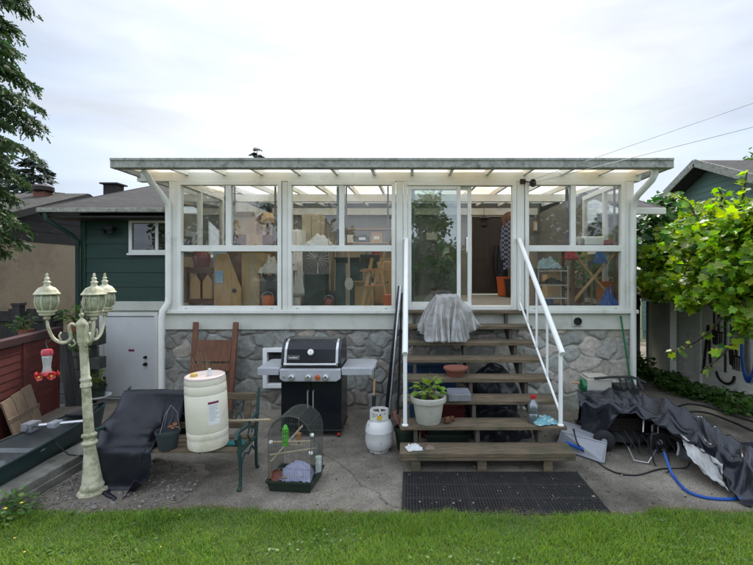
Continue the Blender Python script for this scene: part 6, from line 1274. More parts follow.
for k in range(5): m.tube([(-5.0+0.03*k-0.06, 6.72, 0.0), (-5.0+0.05*k-0.1, 6.7, 0.95)], 0.006, 5)
m.build('stem', MT['bark'], t)
# bed behind the curb
m = MB(); m.grid(lambda u, v: (-3.60-2.6*u, 2.0+4.6*v, 0.02+0.015*vnoise((u*7, v*12, 0))), 40, 60); structure(m.build('gravel_bed', MT['dirt'], smooth='all'))
# canoe
cn = thing('canoe', 'dark teal canoe with pale grey inside lying behind the concrete curb', 'canoe', (-3.86, 4.0, 0.03))
YBOW, YST = 5.50, 1.2; CX = -3.80
def hull(u, v, off=0.0, inner=False):     # u along length 0 bow .. 1 stern, v across -1..1
    y = YBOW+(YST-YBOW)*u; s = max(0.0, math.sin(math.pi*min(1, max(0, u))))**0.62
    w = 0.29*s; sheer = 0.30+0.06*abs(2*u-1)**2.6; a = v*math.pi/2
    x = w*math.copysign(abs(math.sin(a))**0.75, math.sin(a)); keel = 0.035+0.05*abs(2*u-1)**5; d = sheer-keel
    z = keel+d*(1-abs(math.cos(a))**0.8) if abs(v) < 1 else sheer
    if inner: x *= 0.955; z = z+0.014*(1-abs(v))+0.002
    yo = (0.12*(1-z/0.45)) * (1 if u < 0.5 else -1) * max(0, 1-6*min(u, 1-u)) * -1
    return (CX+x-0.03*(y-5.5)*0.3, y+yo, z+0.02)
m = MB(); m.grid(lambda u, v: hull(u, v*2-1), 60, 25); m.build('hull', MT['canoe'], cn, smooth='all')
m = MB(); m.grid(lambda u, v: hull(0.012+0.976*u, v*2-1, 0, True), 60, 25); m.build('lining', MT['canoe_in'], cn, smooth='all')
for sgn in (-1, 1):
    m = MB(); m.tube([Vector(hull(k/40, sgn))+Vector((0, 0, 0.006)) for k in range(41)], 0.013, 8); m.build('gunwale', MT['canoe'] if sgn > 0 else MT['blackmatte'], cn, smooth=True)
for u in (0.30, 0.62):
    a = Vector(hull(u, -0.99)); b = Vector(hull(u, 0.99)); m = MB(); m.bar(a-Vector((0, 0, 0.03)), b-Vector((0, 0, 0.03)), 0.10, 0.02); m.build('thwart', MT['canoe_in'], cn, bevel=0.006)
m = MB(); m.prism([(hull(0.004, 0)[0]-0.02, hull(0.004, 0)[1]), (hull(0.11, -0.95)[0], hull(0.11, -0.95)[1]), (hull(0.11, 0.95)[0], hull(0.11, 0.95)[1])], 'z', hull(0.06, 1)[2]-0.002, hull(0.06, 1)[2]+0.012); m.build('bow_deck', MT['blackmatte'], cn)
t = thing('trolling_motor', 'pale electric boat motor lying across the canoe gunwales', 'boat motor', (-3.8, 4.6, 0.4))
m = MB(); m.box(-4.05, -3.94, 4.56, 4.70, 0.325, 0.42); m.lathe([(0.03, 0), (0.035, 0.02), (0.0, 0.022)], M=Matrix.Translation((-3.995, 4.56, 0.375)) @ Matrix.Rotation(R(90), 4, 'X'), n=12); m.build('motor_head', MT['concrete_block'], t, bevel=0.02)
m = MB(); m.tube([(-3.94, 4.66, 0.375), (-3.55, 4.85, 0.36)], 0.017, 8); m.build('shaft', MT['steel'], t, smooth=True)
m = MB(); m.box(-3.86, -3.77, 4.66, 4.78, 0.335, 0.40); m.build('clamp_bracket', MT['greyplastic'], t, bevel=0.012)
m = MB(); m.tube([(-3.95, 4.60, 0.38), (-3.80, 4.50, 0.41), (-3.62, 4.42, 0.37), (-3.50, 4.36, 0.28), (-3.42, 4.40, 0.17), (-3.30, 4.50, 0.11), (-3.26, 4.56, 0.03)], 0.007, 6); m.build('cable', MT['rubber'], t, smooth=True)
crumple('fabric_bundle', 'pale grey crumpled bundle lying inside the canoe near the photo edge', 'bundle', (-3.85, 3.95, 0.12), 0.15, 0.26, 0.14, MT['canoe_in'], 11)
# green hose pot by the lamp
b = gd(88, 474, 0.02)
t = thing('green_bucket', 'bright green plastic bucket lying behind the lamp post foot', 'bucket', (b.x, b.y+0.1, 0.0))
MX = Matrix.Translation((b.x-0.06, b.y+0.20, 0.175)) @ Matrix.Rotation(R(75), 4, 'Y') @ Matrix.Rotation(R(-15), 4, 'X')
m = MB(); m.lathe([(0.12, 0), (0.125, 0.01), (0.155, 0.22), (0.168, 0.222), (0.168, 0.235), (0.15, 0.235), (0.12, 0.02), (0, 0.02)], M=MX, n=30); m.build('bucket_body', MT['greenlid'], t, smooth=True)
m = MB(); m.grid(lambda u, v: MX @ Vector(((0.1415+0.018*(v-0.5))*math.cos(R(150+60*u)), (0.1415+0.018*(v-0.5))*math.sin(R(150+60*u)), 0.05+0.12*v)), 8, 4); m.build('sticker', MT['label'], t)
m = MB(); m.tube([MX @ Vector((0.165*math.cos(R(a)), 0.165*math.sin(R(a)), 0.235+0.10*math.sin(R(a)))) for a in range(0, 181, 15)], 0.004, 6); m.build('handle', MT['white'], t)
b = gd(106, 441, 0.0)
crumple('petal_litter', 'scatter of pink fallen petals on the ground behind the bench', 'petals', (-3.28, 5.15, 0.0), 0.22, 0.28, 0.02, M_('pink_petals', (0.25, 0.05, 0.09), (0.12, 0.06, 0.05), rough=0.9, scale=60), 15)
# clump with yellow flowers at the lawn corner
t = thing('flowering_weed', 'leafy green clump with tiny yellow flowers at the end of the concrete curb', 'plant', (-3.28, 3.5, 0)); leaf_cluster('foliage', t, (-3.27, 3.52, 0.08), 0.24, 320, 0.045, MT['leaf_dark'], zsc=0.55)
for k in range(6): a = k*1.1; m = MB(); m.lathe([(0.002, 0), (0.012, 0.004), (0.004, 0.008)], (-3.25+0.17*math.cos(a), 3.48+0.12*math.sin(a), 0.17), 8); m.build('flower', MT['yellow'], t)
# ------------------------------------------------------------------ right side
# covered machine
mw = thing('covered_mower', 'dark ride-behind mower half hidden under the black vinyl tarp', 'mower', (2.6, 4.7, 0))
DX, DY = 0.12, 0.36      # the machine stands well under the cover
m = MB(); m.lathe([(0.28, 0.08), (0.32, 0.10), (0.31, 0.16), (0.2, 0.19), (0, 0.20)], (2.35+DX, 4.78+DY, 0), 24, sy=0.8); m.build('deck', MT['blackmatte'], mw, smooth=True)
m = MB(); m.box(2.18+DX, 2.52+DX, 4.65+DY, 4.95+DY, 0.19, 0.33); m.lathe([(0.12, 0), (0.13, 0.05), (0.07, 0.07), (0, 0.07)], (2.34+DX, 4.8+DY, 0.33), 18)
for k in range(5): m.box(2.16+DX, 2.54+DX, 4.635+DY, 4.65+DY, 0.20+k*0.024, 0.212+k*0.024)
m.build('engine', MT['iron'], mw)
for (x, y) in ((2.05, 4.55), (2.66, 4.53), (2.05, 5.0), (2.70, 5.0)):
    x += DX; y += DY
    m = MB(); m.lathe([(0.05, -0.03), (0.10, -0.028), (0.115, -0.015), (0.115, 0.015), (0.10, 0.028), (0.05, 0.03)], M=Matrix.Translation((x, y, 0.116)) @ Matrix.Rotation(R(70), 4, 'Z') @ Matrix.Rotation(R(90), 4, 'Y'), n=20); wo = m.build('wheel', MT['rubber'], mw, smooth=True)
    m = MB(); m.lathe([(0.05, -0.022), (0.05, 0.022), (0.02, 0.034), (0, 0.034)], M=Matrix.Translation((x, y, 0.116)) @ Matrix.Rotation(R(-20), 4, 'Z') @ Matrix.Rotation(R(90), 4, 'X'), n=14); m.build('hub', MT['greyplastic'], wo, smooth=True)
for dy in (0.0, 0.22):
    m = MB(); m.tube([(2.55+DX, 4.62+DY+dy, 0.16), (2.68+DX, 4.5+DY+dy, 0.21), (3.05, 4.42+dy, 0.17), (3.3, 4.28+dy, 0.10)], 0.013, 8); m.build('handle_bar', MT['iron'], mw, smooth=True)
m = MB(); m.tube([at(643, 432, 4.86), at(644, 413, 4.92)], 0.011, 8); frame_ = [at(652, 425, 4.8), at(658, 424, 4.79), at(658, 433, 4.79), at(652, 434, 4.8), at(652, 425, 4.8)]; m.tube(frame_, 0.008, 6); m.tube([at(628, 447, 4.78), at(634, 460, 4.6), at(648, 463, 4.56), at(656, 450, 4.7)], 0.009, 8); m.build('linkage', MT['steel'], mw, smooth=True)
m = MB()
for k in range(7): a = k*1.3; m.tube([(2.3+0.1*k, 4.92, 0.20+0.03*math.sin(a)), (2.33+0.1*k, 4.80, 0.12+0.05*math.cos(a)), (2.38+0.1*k, 4.74, 0.04), (2.45+0.09*k, 4.86, 0.16)], 0.008, 6)
m.build('hose_tangle', MT['rubber'], mw, smooth=True)
m = MB(); c = at(684, 448, 4.5)
for k in range(5): m.tube([c+Vector((0.02*k-0.05, 0.04*k, 0.0)), c+Vector((0.03*k-0.08, 0.02*k-0.02, -0.06)), c+Vector((0.03*k-0.03, 0.03, -0.12))], 0.012, 6)
m.build('valve_cluster', MT['greyplastic'], mw, smooth=True)
sp = [at(577, 393, 5.35), at(600, 392, 5.32), at(628, 393, 5.22), at(655, 399, 5.02), at(682, 415, 4.80), at(708, 428, 4.60), at(732, 437, 4.45), at(760, 458, 4.28), at(800, 485, 4.2)]
fr = [at(579, 402, 5.20), at(603, 403, 5.02), at(628, 406, 4.90), at(655, 412, 4.74), at(684, 432, 4.50), at(710, 442, 4.25), at(728, 458, 4.08), at(755, 480, 3.95), at(795, 500, 3.90)]
hm = [at(578, 446, 5.02), at(600, 447, 4.98), at(622, 411, 4.86), at(648, 421, 4.68), at(676, 436, 4.44), at(706, 452, 4.18), at(722, 478, 3.98), at(744, 507, 3.755), at(790, 520, 3.60)]
bk = [Vector((p.x+0.12, p.y+0.42, 0.03)) for p in sp]; bm_ = [Vector((p.x+0.05, p.y+0.20, p.z*0.75)) for p in sp]
def d2(u, v, p):
    r1 = abs(vnoise((u*7+v*1.2, v*3.5-u*1.0, 0), 2)); r2 = abs(vnoise((u*16-v*4, v*7, 1), 5)); r3 = vnoise((u*34, v*16, 2), 8)
    k = 1.0 if p.z > 0.06 else 0.3
    return (0.02*r3*k, -0.03*r2*k, (0.12*(r1-0.2)+0.05*(r2-0.2)+0.010*r3)*k)
def d3(u, v, p):     # creases that run along the pile, as stiff vinyl folds
    w = u*4.5+v*0.8+0.8*vnoise((u*3, v*2, 0)); r1 = abs(vnoise((w*0.55, v*4.2-u*2.5, 0), 2)); r2 = abs(vnoise((u*9-v*4, v*4.5, 1), 5)); k = 1.0 if p.z > 0.08 else 0.4
    return (0.03*(r1-0.2)*k, -0.10*(r1-0.15)*k-0.045*(r2-0.15)*k, (0.15*(r1-0.15)+0.06*(r2-0.2))*k)
m = loft([bk, bm_, sp, fr, hm], 110, 70, d3); G = np.array([tuple(p) for p in m.v]).reshape(110, 70, 3); G[..., 2] += 0.035; G[..., 2] = np.maximum(G[..., 2], 0.008)
pins = np.zeros((110, 70), bool); pins[::7, 69] = True; pins[::11, 0] = True; pins[::9, 35] = True; pins[4::14, 52] = True
G = drape(G, 1.05, pins, [('box', 2.12, 2.66, 5.10, 5.46, 0, 0.53), ('box', 2.66, 2.95, 4.95, 5.3, 0, 0.44), ('box', 2.9, 3.3, 4.62, 4.9, 0, 0.30), ('box', 3.2, 3.7, 4.3, 4.6, 0, 0.22)], steps=60, iters=5, g=0.0010, seed=6)
tg = cloth_mesh(G).build('tarpaulin', MT['tarp_gloss'], None, smooth='all', solid=0.003)
tag(tg, 'shiny black vinyl tarpaulin draped over the mower on the concrete', 'tarpaulin')
ws = [[at(680, 434, 4.46), at(700, 448, 4.25), at(722, 462, 4.06)], [at(683, 444, 4.36), at(703, 464, 4.16), at(722, 478, 4.02)], [at(687, 455, 4.28), at(706, 474, 4.10), at(728, 490, 3.92)]]
m = loft(ws, 30, 24, lambda u, v, p: (0, -0.02*abs(vnoise((u*6, v*5, 0), 3))-0.008, 0.03*vnoise((u*8, v*6, 1), 4))); tag(m.build('plastic_film', MT['sheet_white'], None, smooth='all', solid=0.003), 'torn whitish plastic film hanging out from under the vinyl tarpaulin', 'plastic sheet')
# beige case and rack on the tarp's far end
b = at(598, 392, 5.5)
t = thing('equipment_case', 'beige plastic case with a green cap standing behind the vinyl tarpaulin', 'case', (b.x, 5.62, 0))
m = MB(); m.box(2.22, 2.53, 5.50, 5.76, 0.06, 0.66); m.box(2.24, 2.51, 5.52, 5.74, 0.661, 0.685); m.build('case_body', MT['beige'], t, bevel=0.03, seg=3)
m = MB(); m.lathe([(0.075, 0), (0.08, 0.02), (0.078, 0.05), (0.06, 0.06), (0, 0.06)], M=Matrix.Translation((2.225, 5.58, 0.56)) @ Matrix.Rotation(R(-90), 4, 'Y'), n=20); m.build('green_cap', MT['greenlid'], t, smooth=True)
m = MB(); m.tube([(2.14, 5.55, 0.60), (2.05, 5.55, 0.605)], 0.012, 8); m.build('spout', MT['wood_tan'], t, smooth=True)
m = MB(); m.box(2.19, 2.56, 5.49, 5.78, 0.0, 0.06); m.build('base', MT['blackmatte'], t)
t = thing('hose_rack', 'black wall bracket rack with knobs lying beside the beige case', 'rack', (2.7, 5.62, 0.55))
m = MB(); m.tube([(2.30, 5.47, 0.675), (2.52, 5.46, 0.695), (2.75, 5.45, 0.70), (2.92, 5.44, 0.63), (2.86, 5.43, 0.60)], 0.016, 8); m.build('arm', MT['blackmatte'], t, smooth=True)
for k in range(4):
    m = MB(); x = 2.60+0.075*k; m.tube([(x, 5.45, 0.70), (x+0.01, 5.43, 0.62), (x+0.035, 5.40, 0.56)], [0.014, 0.016, 0.022], 8); m.build('prong', MT['blackmatte'], t, smooth=True)
m = MB(); m.box(2.62, 2.88, 5.50, 5.74, 0.0, 0.56); m.build('stand', MT['blackmatte'], t, bevel=0.01)
t = thing('green_pole', 'long green plastic-coated pole leaning on the sunroom corner', 'pole', (3.12, 6.2, 0)); p0 = at(635, 390, 6.25); p1 = at(621, 318, 6.31); p0.z = 0.0; m = MB(); m.tube([p0, p1], 0.014, 8); m.build('shaft', MT['pole_green'], t, smooth=True)
m = MB(); m.tube([p1, p1+(p1-p0).normalized()*0.03], 0.017, 8); m.build('tip', MT['pole_green'], t, smooth=True)
# grey tub tipped over
t = thing('grey_tub', 'grey plastic tub with a blue handle tipped over by the bottom step', 'tub', (2.0, 4.8, 0))
def quadbox(fr_, bk_, mat, name):
    m = MB(); m.add(fr_+bk_, [(0,1,2,3), (4,7,6,5), (0,4,5,1), (1,5,6,2), (2,6,7,3)]); return m.build(name, mat, t, bevel=0.02, solid=0.008, seg=3)
a = [at(561, 431, 5.02), at(606, 443, 4.86), gd(603, 462, 0.015), gd(556, 446, 0.02)]
bb = [at(561, 431, 5.02)+Vector((0.05, 0.36, 0.02)), at(606, 443, 4.86)+Vector((0.05, 0.33, 0.03)), Vector((2.15, 5.2, 0.015)), Vector((1.85, 5.35, 0.015))]
quadbox(a, bb, MT['greyplastic'], 'tub_shell')
m = MB(); rim_ = [p+Vector((0.0, -0.012, 0.0)) for p in a]; m.tube([rim_[0], rim_[1], rim_[2]], 0.012, 8); m.tube([rim_[0], rim_[3], rim_[2]], 0.012, 8); m.build('rim', MT['greyplastic'], t, smooth=True)
h0, h1 = at(565, 442, 4.86), at(583, 449, 4.76); m = MB(); m.bar(h0, h1, 0.04, 0.035); m.build('blue_handle', MT['blue'], t, bevel=0.01)
# hoses and cables on the ground
def hose(name, lab, pts, r, mat, cat='hose', ends=True):
    t = thing(name, lab, cat, pts[0]); n = 60; m = MB(); m.tube([catmull(pts, k/n) for k in range(n+1)], r, 9); m.build('hose_run' if cat == 'hose' else 'cable_run', mat, t, smooth=True)
    m = MB(); d = (Vector(pts[0])-catmull(pts, 0.02)).normalized(); m.tube([pts[0], Vector(pts[0])+d*0.03], r*1.3, 9); m.build('end_fitting', MT['iron'], t, smooth=True)
hose('blue_hose', 'bright blue hose curving out from under the vinyl tarpaulin', [at(664, 452, 4.42), at(668, 464, 4.36), gd(674, 477, 0.014), gd(686, 490, 0.014), gd(704, 497, 0.014), gd(728, 499, 0.014), gd(750, 497, 0.014)], 0.014, MT['blue'])
hose('black_cable', 'thin black cable looping from the grey tub to the mower', [at(574, 431, 4.95), at(578, 444, 4.78), gd(590, 457, 0.008), gd(612, 471, 0.008), gd(636, 475, 0.008), gd(660, 469, 0.008), gd(684, 468, 0.008), at(690, 463, 4.4)], 0.008, MT['rubber'], 'cable')
hose('black_cable', 'second black cable coiled below the front of the mower', [at(655, 425, 4.7), at(651, 440, 4.55), gd(655, 465, 0.008), gd(668, 472, 0.008), at(668, 455, 4.5)], 0.007, MT['rubber'], 'cable')
hose('black_hose', 'black garden hose lying across the driveway beside the weeds', [gd(676, 407, 0.012), gd(690, 404, 0.012), gd(712, 408, 0.012), gd(735, 416, 0.012), gd(762, 424, 0.012)], 0.013, MT['rubber'])
hose('black_hose', 'second black hose lying just nearer than the first on the driveway', [gd(683, 412, 0.012), gd(704, 412, 0.012), gd(728, 420, 0.012), gd(760, 434, 0.012)], 0.013, MT['rubber'])
# tools on the shed wall
WX = 5.12-0.02
def wall_pt(px, py): Y = WX*439/(px-410); return Vector((WX-0.035, Y, 2-(py-272)*Y/439))
t = thing('hedge_shears', 'long black hedge shears hanging first on the white tool wall', 'shears', wall_pt(708, 350)); a = wall_pt(710, 325)
m = MB(); m.bar(a, wall_pt(705, 372), 0.02, 0.035, up=(1, 0, 0)); m.build('blade', MT['iron'], t); m = MB(); m.bar(a, wall_pt(713, 372), 0.02, 0.035, up=(1, 0, 0)); m.build('blade', MT['iron'], t)
def long_tool(px, y0, y1, lab, name, cat, head):
    t = thing(name, lab, cat, wall_pt(px, y1)); m = MB(); m.tube([wall_pt(px, y0), wall_pt(px, y1)], 0.014, 8); m.build('handle', MT['iron'], t, smooth=True)
    c = wall_pt(px, y1); m = MB()
    if head == 'blade': m.prism([(c.y-0.05, c.z), (c.y+0.05, c.z), (c.y+0.03, c.z-0.22), (c.y-0.03, c.z-0.25)], 'x', c.x-0.004, c.x+0.004)
    elif head == 'sickle': m.tube([Vector((c.x, c.y+0.20*math.cos(R(q)), c.z-0.02+0.16*math.sin(R(q)))) for q in range(180, 361, 15)], [0.02]*12+[0.006], 6)
    else:
        for k in range(4): m.bar((c.x, c.y-0.07+0.045*k, c.z), (c.x, c.y-0.07+0.045*k, c.z-0.22), 0.012, 0.012)
        m.bar((c.x, c.y-0.09, c.z), (c.x, c.y+0.09, c.z), 0.02, 0.02)
    m.build('tool_head', MT['iron'], t)
long_tool(716, 312, 330, 'short trowel hanging second on the white tool wall', 'garden_trowel', 'trowel', 'blade')
long_tool(720.5, 310, 332, 'short hand fork hanging third on the white tool wall', 'hand_fork', 'fork', 'fork')
long_tool(727, 315, 372, 'sickle with curved blade hanging mid way along the white tool wall', 'sickle', 'sickle', 'sickle')
long_tool(733, 318, 350, 'spade hanging next to the sickle on the white tool wall', 'spade', 'spade', 'blade')
long_tool(738, 320, 356, 'garden fork hanging last on the white tool wall beside the blue hose', 'garden_fork', 'fork', 'fork')
t = thing('hanging_hose', 'blue hose coil hanging on the shed wall at the photo edge', 'hose', wall_pt(750, 340))
for k in range(5):
    m = MB(); c = wall_pt(752+1.6*k, 350); m.tube([Vector((c.x-0.03-0.02*k, c.y+0.13*math.sin(R(q)), c.z+0.02*k+0.48*math.cos(R(q)))) for q in range(0, 361, 12)], 0.014, 8); m.build('hose_loop', MT['blue'], t, smooth=True)
m = MB(); c = wall_pt(753, 302); m.bar((c.x+0.04, c.y, c.z), (c.x-0.16, c.y, c.z), 0.04, 0.03); m.build('hook', MT['iron'], t)
# weeds along the shed
n = 2600; s = RNG.random(n); x = 4.95-0.45*RNG.random(n)**1.5-0.5*s; y = 6.1+3.2*s+RNG.normal(0, 0.1, n); x = np.where(y < 7.7, np.minimum(x, 5.02), np.minimum(x, 4.72))
P = np.stack([x+0.12*np.sin(y*5), y, 0.02+0.20*RNG.random(n)**1.6], 1); f, u = leaf_rot(n, 0.4)
tag(scatter('ground_cover', OVAL[0], OVAL[1], P, f, u, RNG.uniform(0.05, 0.11, n), MT['leaf_dark']), 'leafy green weeds growing along the foot of the white shed', 'weeds', kind='stuff')
n = 700; P = np.stack([RNG.uniform(3.5, 4.7, n), RNG.uniform(8.3, 9.0, n), RNG.uniform(0.02, 0.35, n)], 1); f, u = leaf_rot(n, 0.4)
tag(scatter('ground_cover', OVAL[0], OVAL[1], P, f, u, RNG.uniform(0.05, 0.12, n), MT['leaf_dark']), 'leafy weeds filling the gap before the dark side gate', 'weeds', kind='stuff')
# ------------------------------------------------------------------ the grape vine
def vine(name, lab, boxes, mat, tmpl, size, stems, seed, group=None, upz=0.9, under=None):
    rng = np.random.default_rng(seed); t = thing(name, lab, 'vine', stems[0][0])
    Ps = []; Fs = []
    for (c, r, n) in boxes:
        d = rng.normal(size=(n, 3)); d /= np.linalg.norm(d, axis=1, keepdims=True); rr = rng.random(n)**0.38
        p = np.array(c)+d*rr[:, None]*np.array(r); Ps.append(p); f = d*0.8+rng.normal(size=(n, 3))*0.7; f[:, 2] = f[:, 2]*0.5-0.35; Fs.append(f)
    P = np.concatenate(Ps); F = np.concatenate(Fs); U = rng.normal(size=P.shape)*0.5+np.array([-0.15, -0.35, upz])
    keep = P[:, 2] > 0.05
    scatter('foliage', tmpl[0], tmpl[1], P[keep], F[keep], U[keep], size*rng.uniform(0.38, 1.35, keep.sum()), mat, t)
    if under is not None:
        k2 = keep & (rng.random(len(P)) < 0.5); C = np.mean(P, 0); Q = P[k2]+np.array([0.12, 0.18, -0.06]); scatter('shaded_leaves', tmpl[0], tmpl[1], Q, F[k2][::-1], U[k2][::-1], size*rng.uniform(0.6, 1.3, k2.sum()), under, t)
    m = MB()
    for s_ in stems: m.tube([catmull(s_, k/14) for k in range(15)], [0.022*(1-0.7*k/14) for k in range(15)], 6)
    m.build('stems', MT['bark'], t); return t
vb = []
rngv = np.random.default_rng(21)
for k in range(46):     # lumps of leaves climbing from the shed roof edge up and toward the viewer on the right
    s = rngv.random(); q = rngv.random()
    px = 648+118*s; Y = 7.4-2.5*s+0.8*(q-0.5); top_ = 206+6*math.sin(s*9)+(14 if s < 0.3 else 0)-4*s; py = top_+(282-top_)*rngv.random()**0.9+8
    p = at(px+4, py, Y); r = rngv.uniform(0.16, 0.36); vb.append(((p.x+0.1, p.y, p.z), (r*1.15, r, r*0.8), int(70+430*r)))
for (px, py, Y, r) in ((688, 300, 5.4, 0.10), (733, 300, 4.9, 0.16), (744, 296, 4.8, 0.22), (748, 325, 4.7, 0.10), (716, 292, 5.3, 0.16), (672, 285, 6.4, 0.16), (652, 280, 6.9, 0.18), (740, 270, 4.8, 0.3), (730, 240, 5.0, 0.3), (745, 225, 4.9, 0.25), (700, 270, 5.6, 0.3), (715, 230, 5.4, 0.3), (690, 240, 6.0, 0.3)):
    p = at(px, py, Y); vb.append(((p.x, p.y, p.z), (r*1.2, r, r), int(620*r)))
stems_ = [[(5.6, 6.4, 0.0), (5.45, 6.3, 1.2), (5.3, 6.0, 2.0), (4.9, 5.7, 2.5)], [(5.45, 6.3, 1.4), (4.9, 6.4, 2.0), (4.3, 6.8, 2.2)], [at(760, 250, 4.8), at(735, 290, 4.9), at(716, 325, 5.1), at(690, 345, 5.4), at(668, 352, 5.6)], [at(745, 280, 4.8), at(742, 320, 4.75), at(725, 352, 4.8), at(700, 372, 5.0)], [at(720, 240, 5.4), at(740, 210, 5.2), at(744, 190, 5.1), at(747, 172, 5.1)], [at(700, 230, 5.8), at(690, 205, 5.9), at(676, 196, 6.0)], [at(715, 225, 5.5), at(722, 200, 5.5), at(718, 188, 5.5)]]
# sparse leaves on the trailing shoots
for s_ in stems_[2:]:
    for k in range(9):
        p = catmull(s_, (k+0.5)/9); vb.append(((p.x, p.y, p.z), (0.05, 0.05, 0.05), 2))
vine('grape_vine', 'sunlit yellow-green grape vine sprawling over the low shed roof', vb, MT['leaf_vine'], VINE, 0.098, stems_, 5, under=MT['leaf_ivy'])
ib = []
for k in range(16):
    p = at(642+30*rngv.random(), 205+85*rngv.random(), 8.3+0.9*rngv.random()); ib.append(((p.x, p.y, p.z), (0.38, 0.3, 0.35), 70))
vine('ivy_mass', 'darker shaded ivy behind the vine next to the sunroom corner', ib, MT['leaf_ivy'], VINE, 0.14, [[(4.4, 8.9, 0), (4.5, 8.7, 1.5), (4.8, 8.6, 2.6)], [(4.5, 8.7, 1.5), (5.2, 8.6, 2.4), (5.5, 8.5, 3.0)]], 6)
ib = [((3.75, 8.4, 2.55), (0.35, 0.4, 0.65), 150), ((3.8, 7.6, 2.3), (0.25, 0.3, 0.5), 80)]
vine('climbing_ivy', 'ivy seen through the right-hand side windows of the sunroom', ib, MT['leaf_ivy'], VINE, 0.13, [[(3.8, 8.4, 0), (3.75, 8.3, 1.4), (3.7, 8.2, 2.5)]], 8)
# small dry moss and twigs on the shed roof
n = 900; P = np.stack([RNG.uniform(4.0, 5.4, n), RNG.uniform(7.5, 8.3, n), 1.61+RNG.uniform(0, 0.10, n)], 1); f, u = leaf_rot(n)
tag(scatter('roof_moss', OVAL[0], OVAL[1], P, f, u, RNG.uniform(0.02, 0.05, n), M_('moss_sprig', (0.15, 0.16, 0.03), (0.1, 0.08, 0.03), rough=0.8, translucent=0.2, island=0.4)), 'yellowish moss and vine litter along the edge of the shed roof', 'moss', kind='stuff')
# ------------------------------------------------------------------ trees
SPRAY = ([(-0.02,0,0),(0.02,0,0),(0.16,0.22,0.02),(0.05,0.26,0),(0.20,0.5,-0.03),(0.04,0.52,-0.02),(0.13,0.78,-0.08),(0.0,1.0,-0.14),(-0.13,0.78,-0.08),(-0.04,0.52,-0.02),(-0.20,0.5,-0.03),(-0.05,0.26,0),(-0.16,0.22,0.02)],
         [(0,1,3,11), (1,2,3), (0,11,12), (11,3,5,9), (3,4,5), (11,9,10), (9,5,6,7), (9,7,8)])
def conifer(lab, base, h, r, z0, nb, seed, mat, spray=0.35, per=26, droop=0.35, group=None, name='conifer_tree', tip=True):
    rng = np.random.default_rng(seed); t = thing(name, lab, 'tree', base, group)
    bx, by, bz = base; m = MB(); m.tube([(bx, by, bz), (bx, by, bz+h*0.5), (bx, by, bz+h)], [h*0.022, h*0.013, 0.01], 9); m.build('trunk', MT['bark'], t, smooth=True)
    P = []; F = []; U = []; S = []; lb = MB()
    for k in range(nb):
        s = (k+rng.random())/nb; z = bz+z0+(h-z0)*s; L = r*(1-s)**0.75*rng.uniform(0.6, 1.15)+0.12; a = k*2.399+rng.normal()*0.3
        d = np.array([math.cos(a), math.sin(a), 0.0]); sag = droop*L
        pts = [np.array([bx, by, z])+d*L*q+np.array([0, 0, -sag*q*q+0.12*L*q]) for q in (0, 0.25, 0.5, 0.75, 1.0)]
        lb.tube(pts, [0.03*L+0.004, 0.022*L+0.003, 0.014*L+0.003, 0.008*L+0.002, 0.003], 5)
        for q in rng.random(per)**0.7:
            p = np.array([bx, by, z])+d*L*q+np.array([0, 0, -sag*q*q+0.12*L*q]); side = rng.choice([-1, 1])*rng.uniform(0.2, 1.0)
            f = d*(0.4+0.5*q)+np.array([-d[1], d[0], 0])*side+np.array([0, 0, -0.25-droop*0.9*rng.random()])
            P.append(p+rng.normal(size=3)*0.03); F.append(f); U.append(rng.normal(size=3)*0.4+np.array([0, 0, 1.0])); S.append(spray*rng.uniform(0.5, 1.15)*(0.6+0.4*(1-s)))
    lb.build('limbs', MT['bark'], t); scatter('crown', SPRAY[0], SPRAY[1], np.array(P), np.array(F), np.array(U), np.array(S), mat, t); return t
def cedar(lab, base, h, r, z0, nb, seed):
    rng = np.random.default_rng(seed); t = thing('cedar_tree', lab, 'tree', base); bx, by, bz = base
    m = MB(); m.tube([(bx, by, bz), (bx, by, bz+h*0.5), (bx, by, bz+h)], [0.2, 0.12, 0.02], 9); m.build('trunk', MT['bark'], t, smooth=True)
    P = []; F = []; U = []; S = []; lb = MB()
    for k in range(nb):
        s = (k+rng.random())/nb; z = bz+z0+(h-z0)*s; L = r*(1-0.55*s)*rng.uniform(0.45, 1.02)*(1.0 if z > 4.0 else 0.72); a = k*2.399+rng.normal()*0.3; d = np.array([math.cos(a), math.sin(a), 0.0])
        lim = lambda q: np.array([bx, by, z])+d*L*q+np.array([0, 0, 0.10*L*q-0.42*L*q*q])
        lb.tube([lim(q) for q in (0, 0.3, 0.6, 1.0)], [0.022, 0.015, 0.009, 0.003], 5)
        for q in np.linspace(0.25, 1.0, 13):
            for side in (-1, 1):
                p0 = lim(q); dd = d*rng.uniform(0.2, 0.9)+np.array([-d[1], d[0], 0])*side*rng.uniform(0.4, 1.0); dd /= np.linalg.norm(dd); bl = rng.uniform(0.18, 0.42)*(1.15-0.5*q)
                pe = p0+dd*bl+np.array([0, 0, -0.55*bl]); lb.tube([p0, (p0+pe)/2+np.array([0, 0, 0.04]), pe], [0.005, 0.004, 0.002], 3, cap=False)
                for w_ in np.linspace(0.1, 1.0, 6):
                    for rep in range(2):
                        pp_ = p0+dd*bl*w_+np.array([0, 0, -0.55*bl*w_*w_+0.02])+rng.normal(size=3)*0.018
                        f = dd*rng.uniform(0.2, 0.9)+rng.normal(size=3)*0.35+np.array([0, 0, -0.75]); P.append(pp_); F.append(f); U.append(rng.normal(size=3)); S.append(rng.uniform(0.07, 0.15))
    lb.build('limbs', MT['bark'], t); scatter('crown', SPRAY[0], SPRAY[1], np.array(P), np.array(F), np.array(U), np.array(S), MT['needle'], t); return t
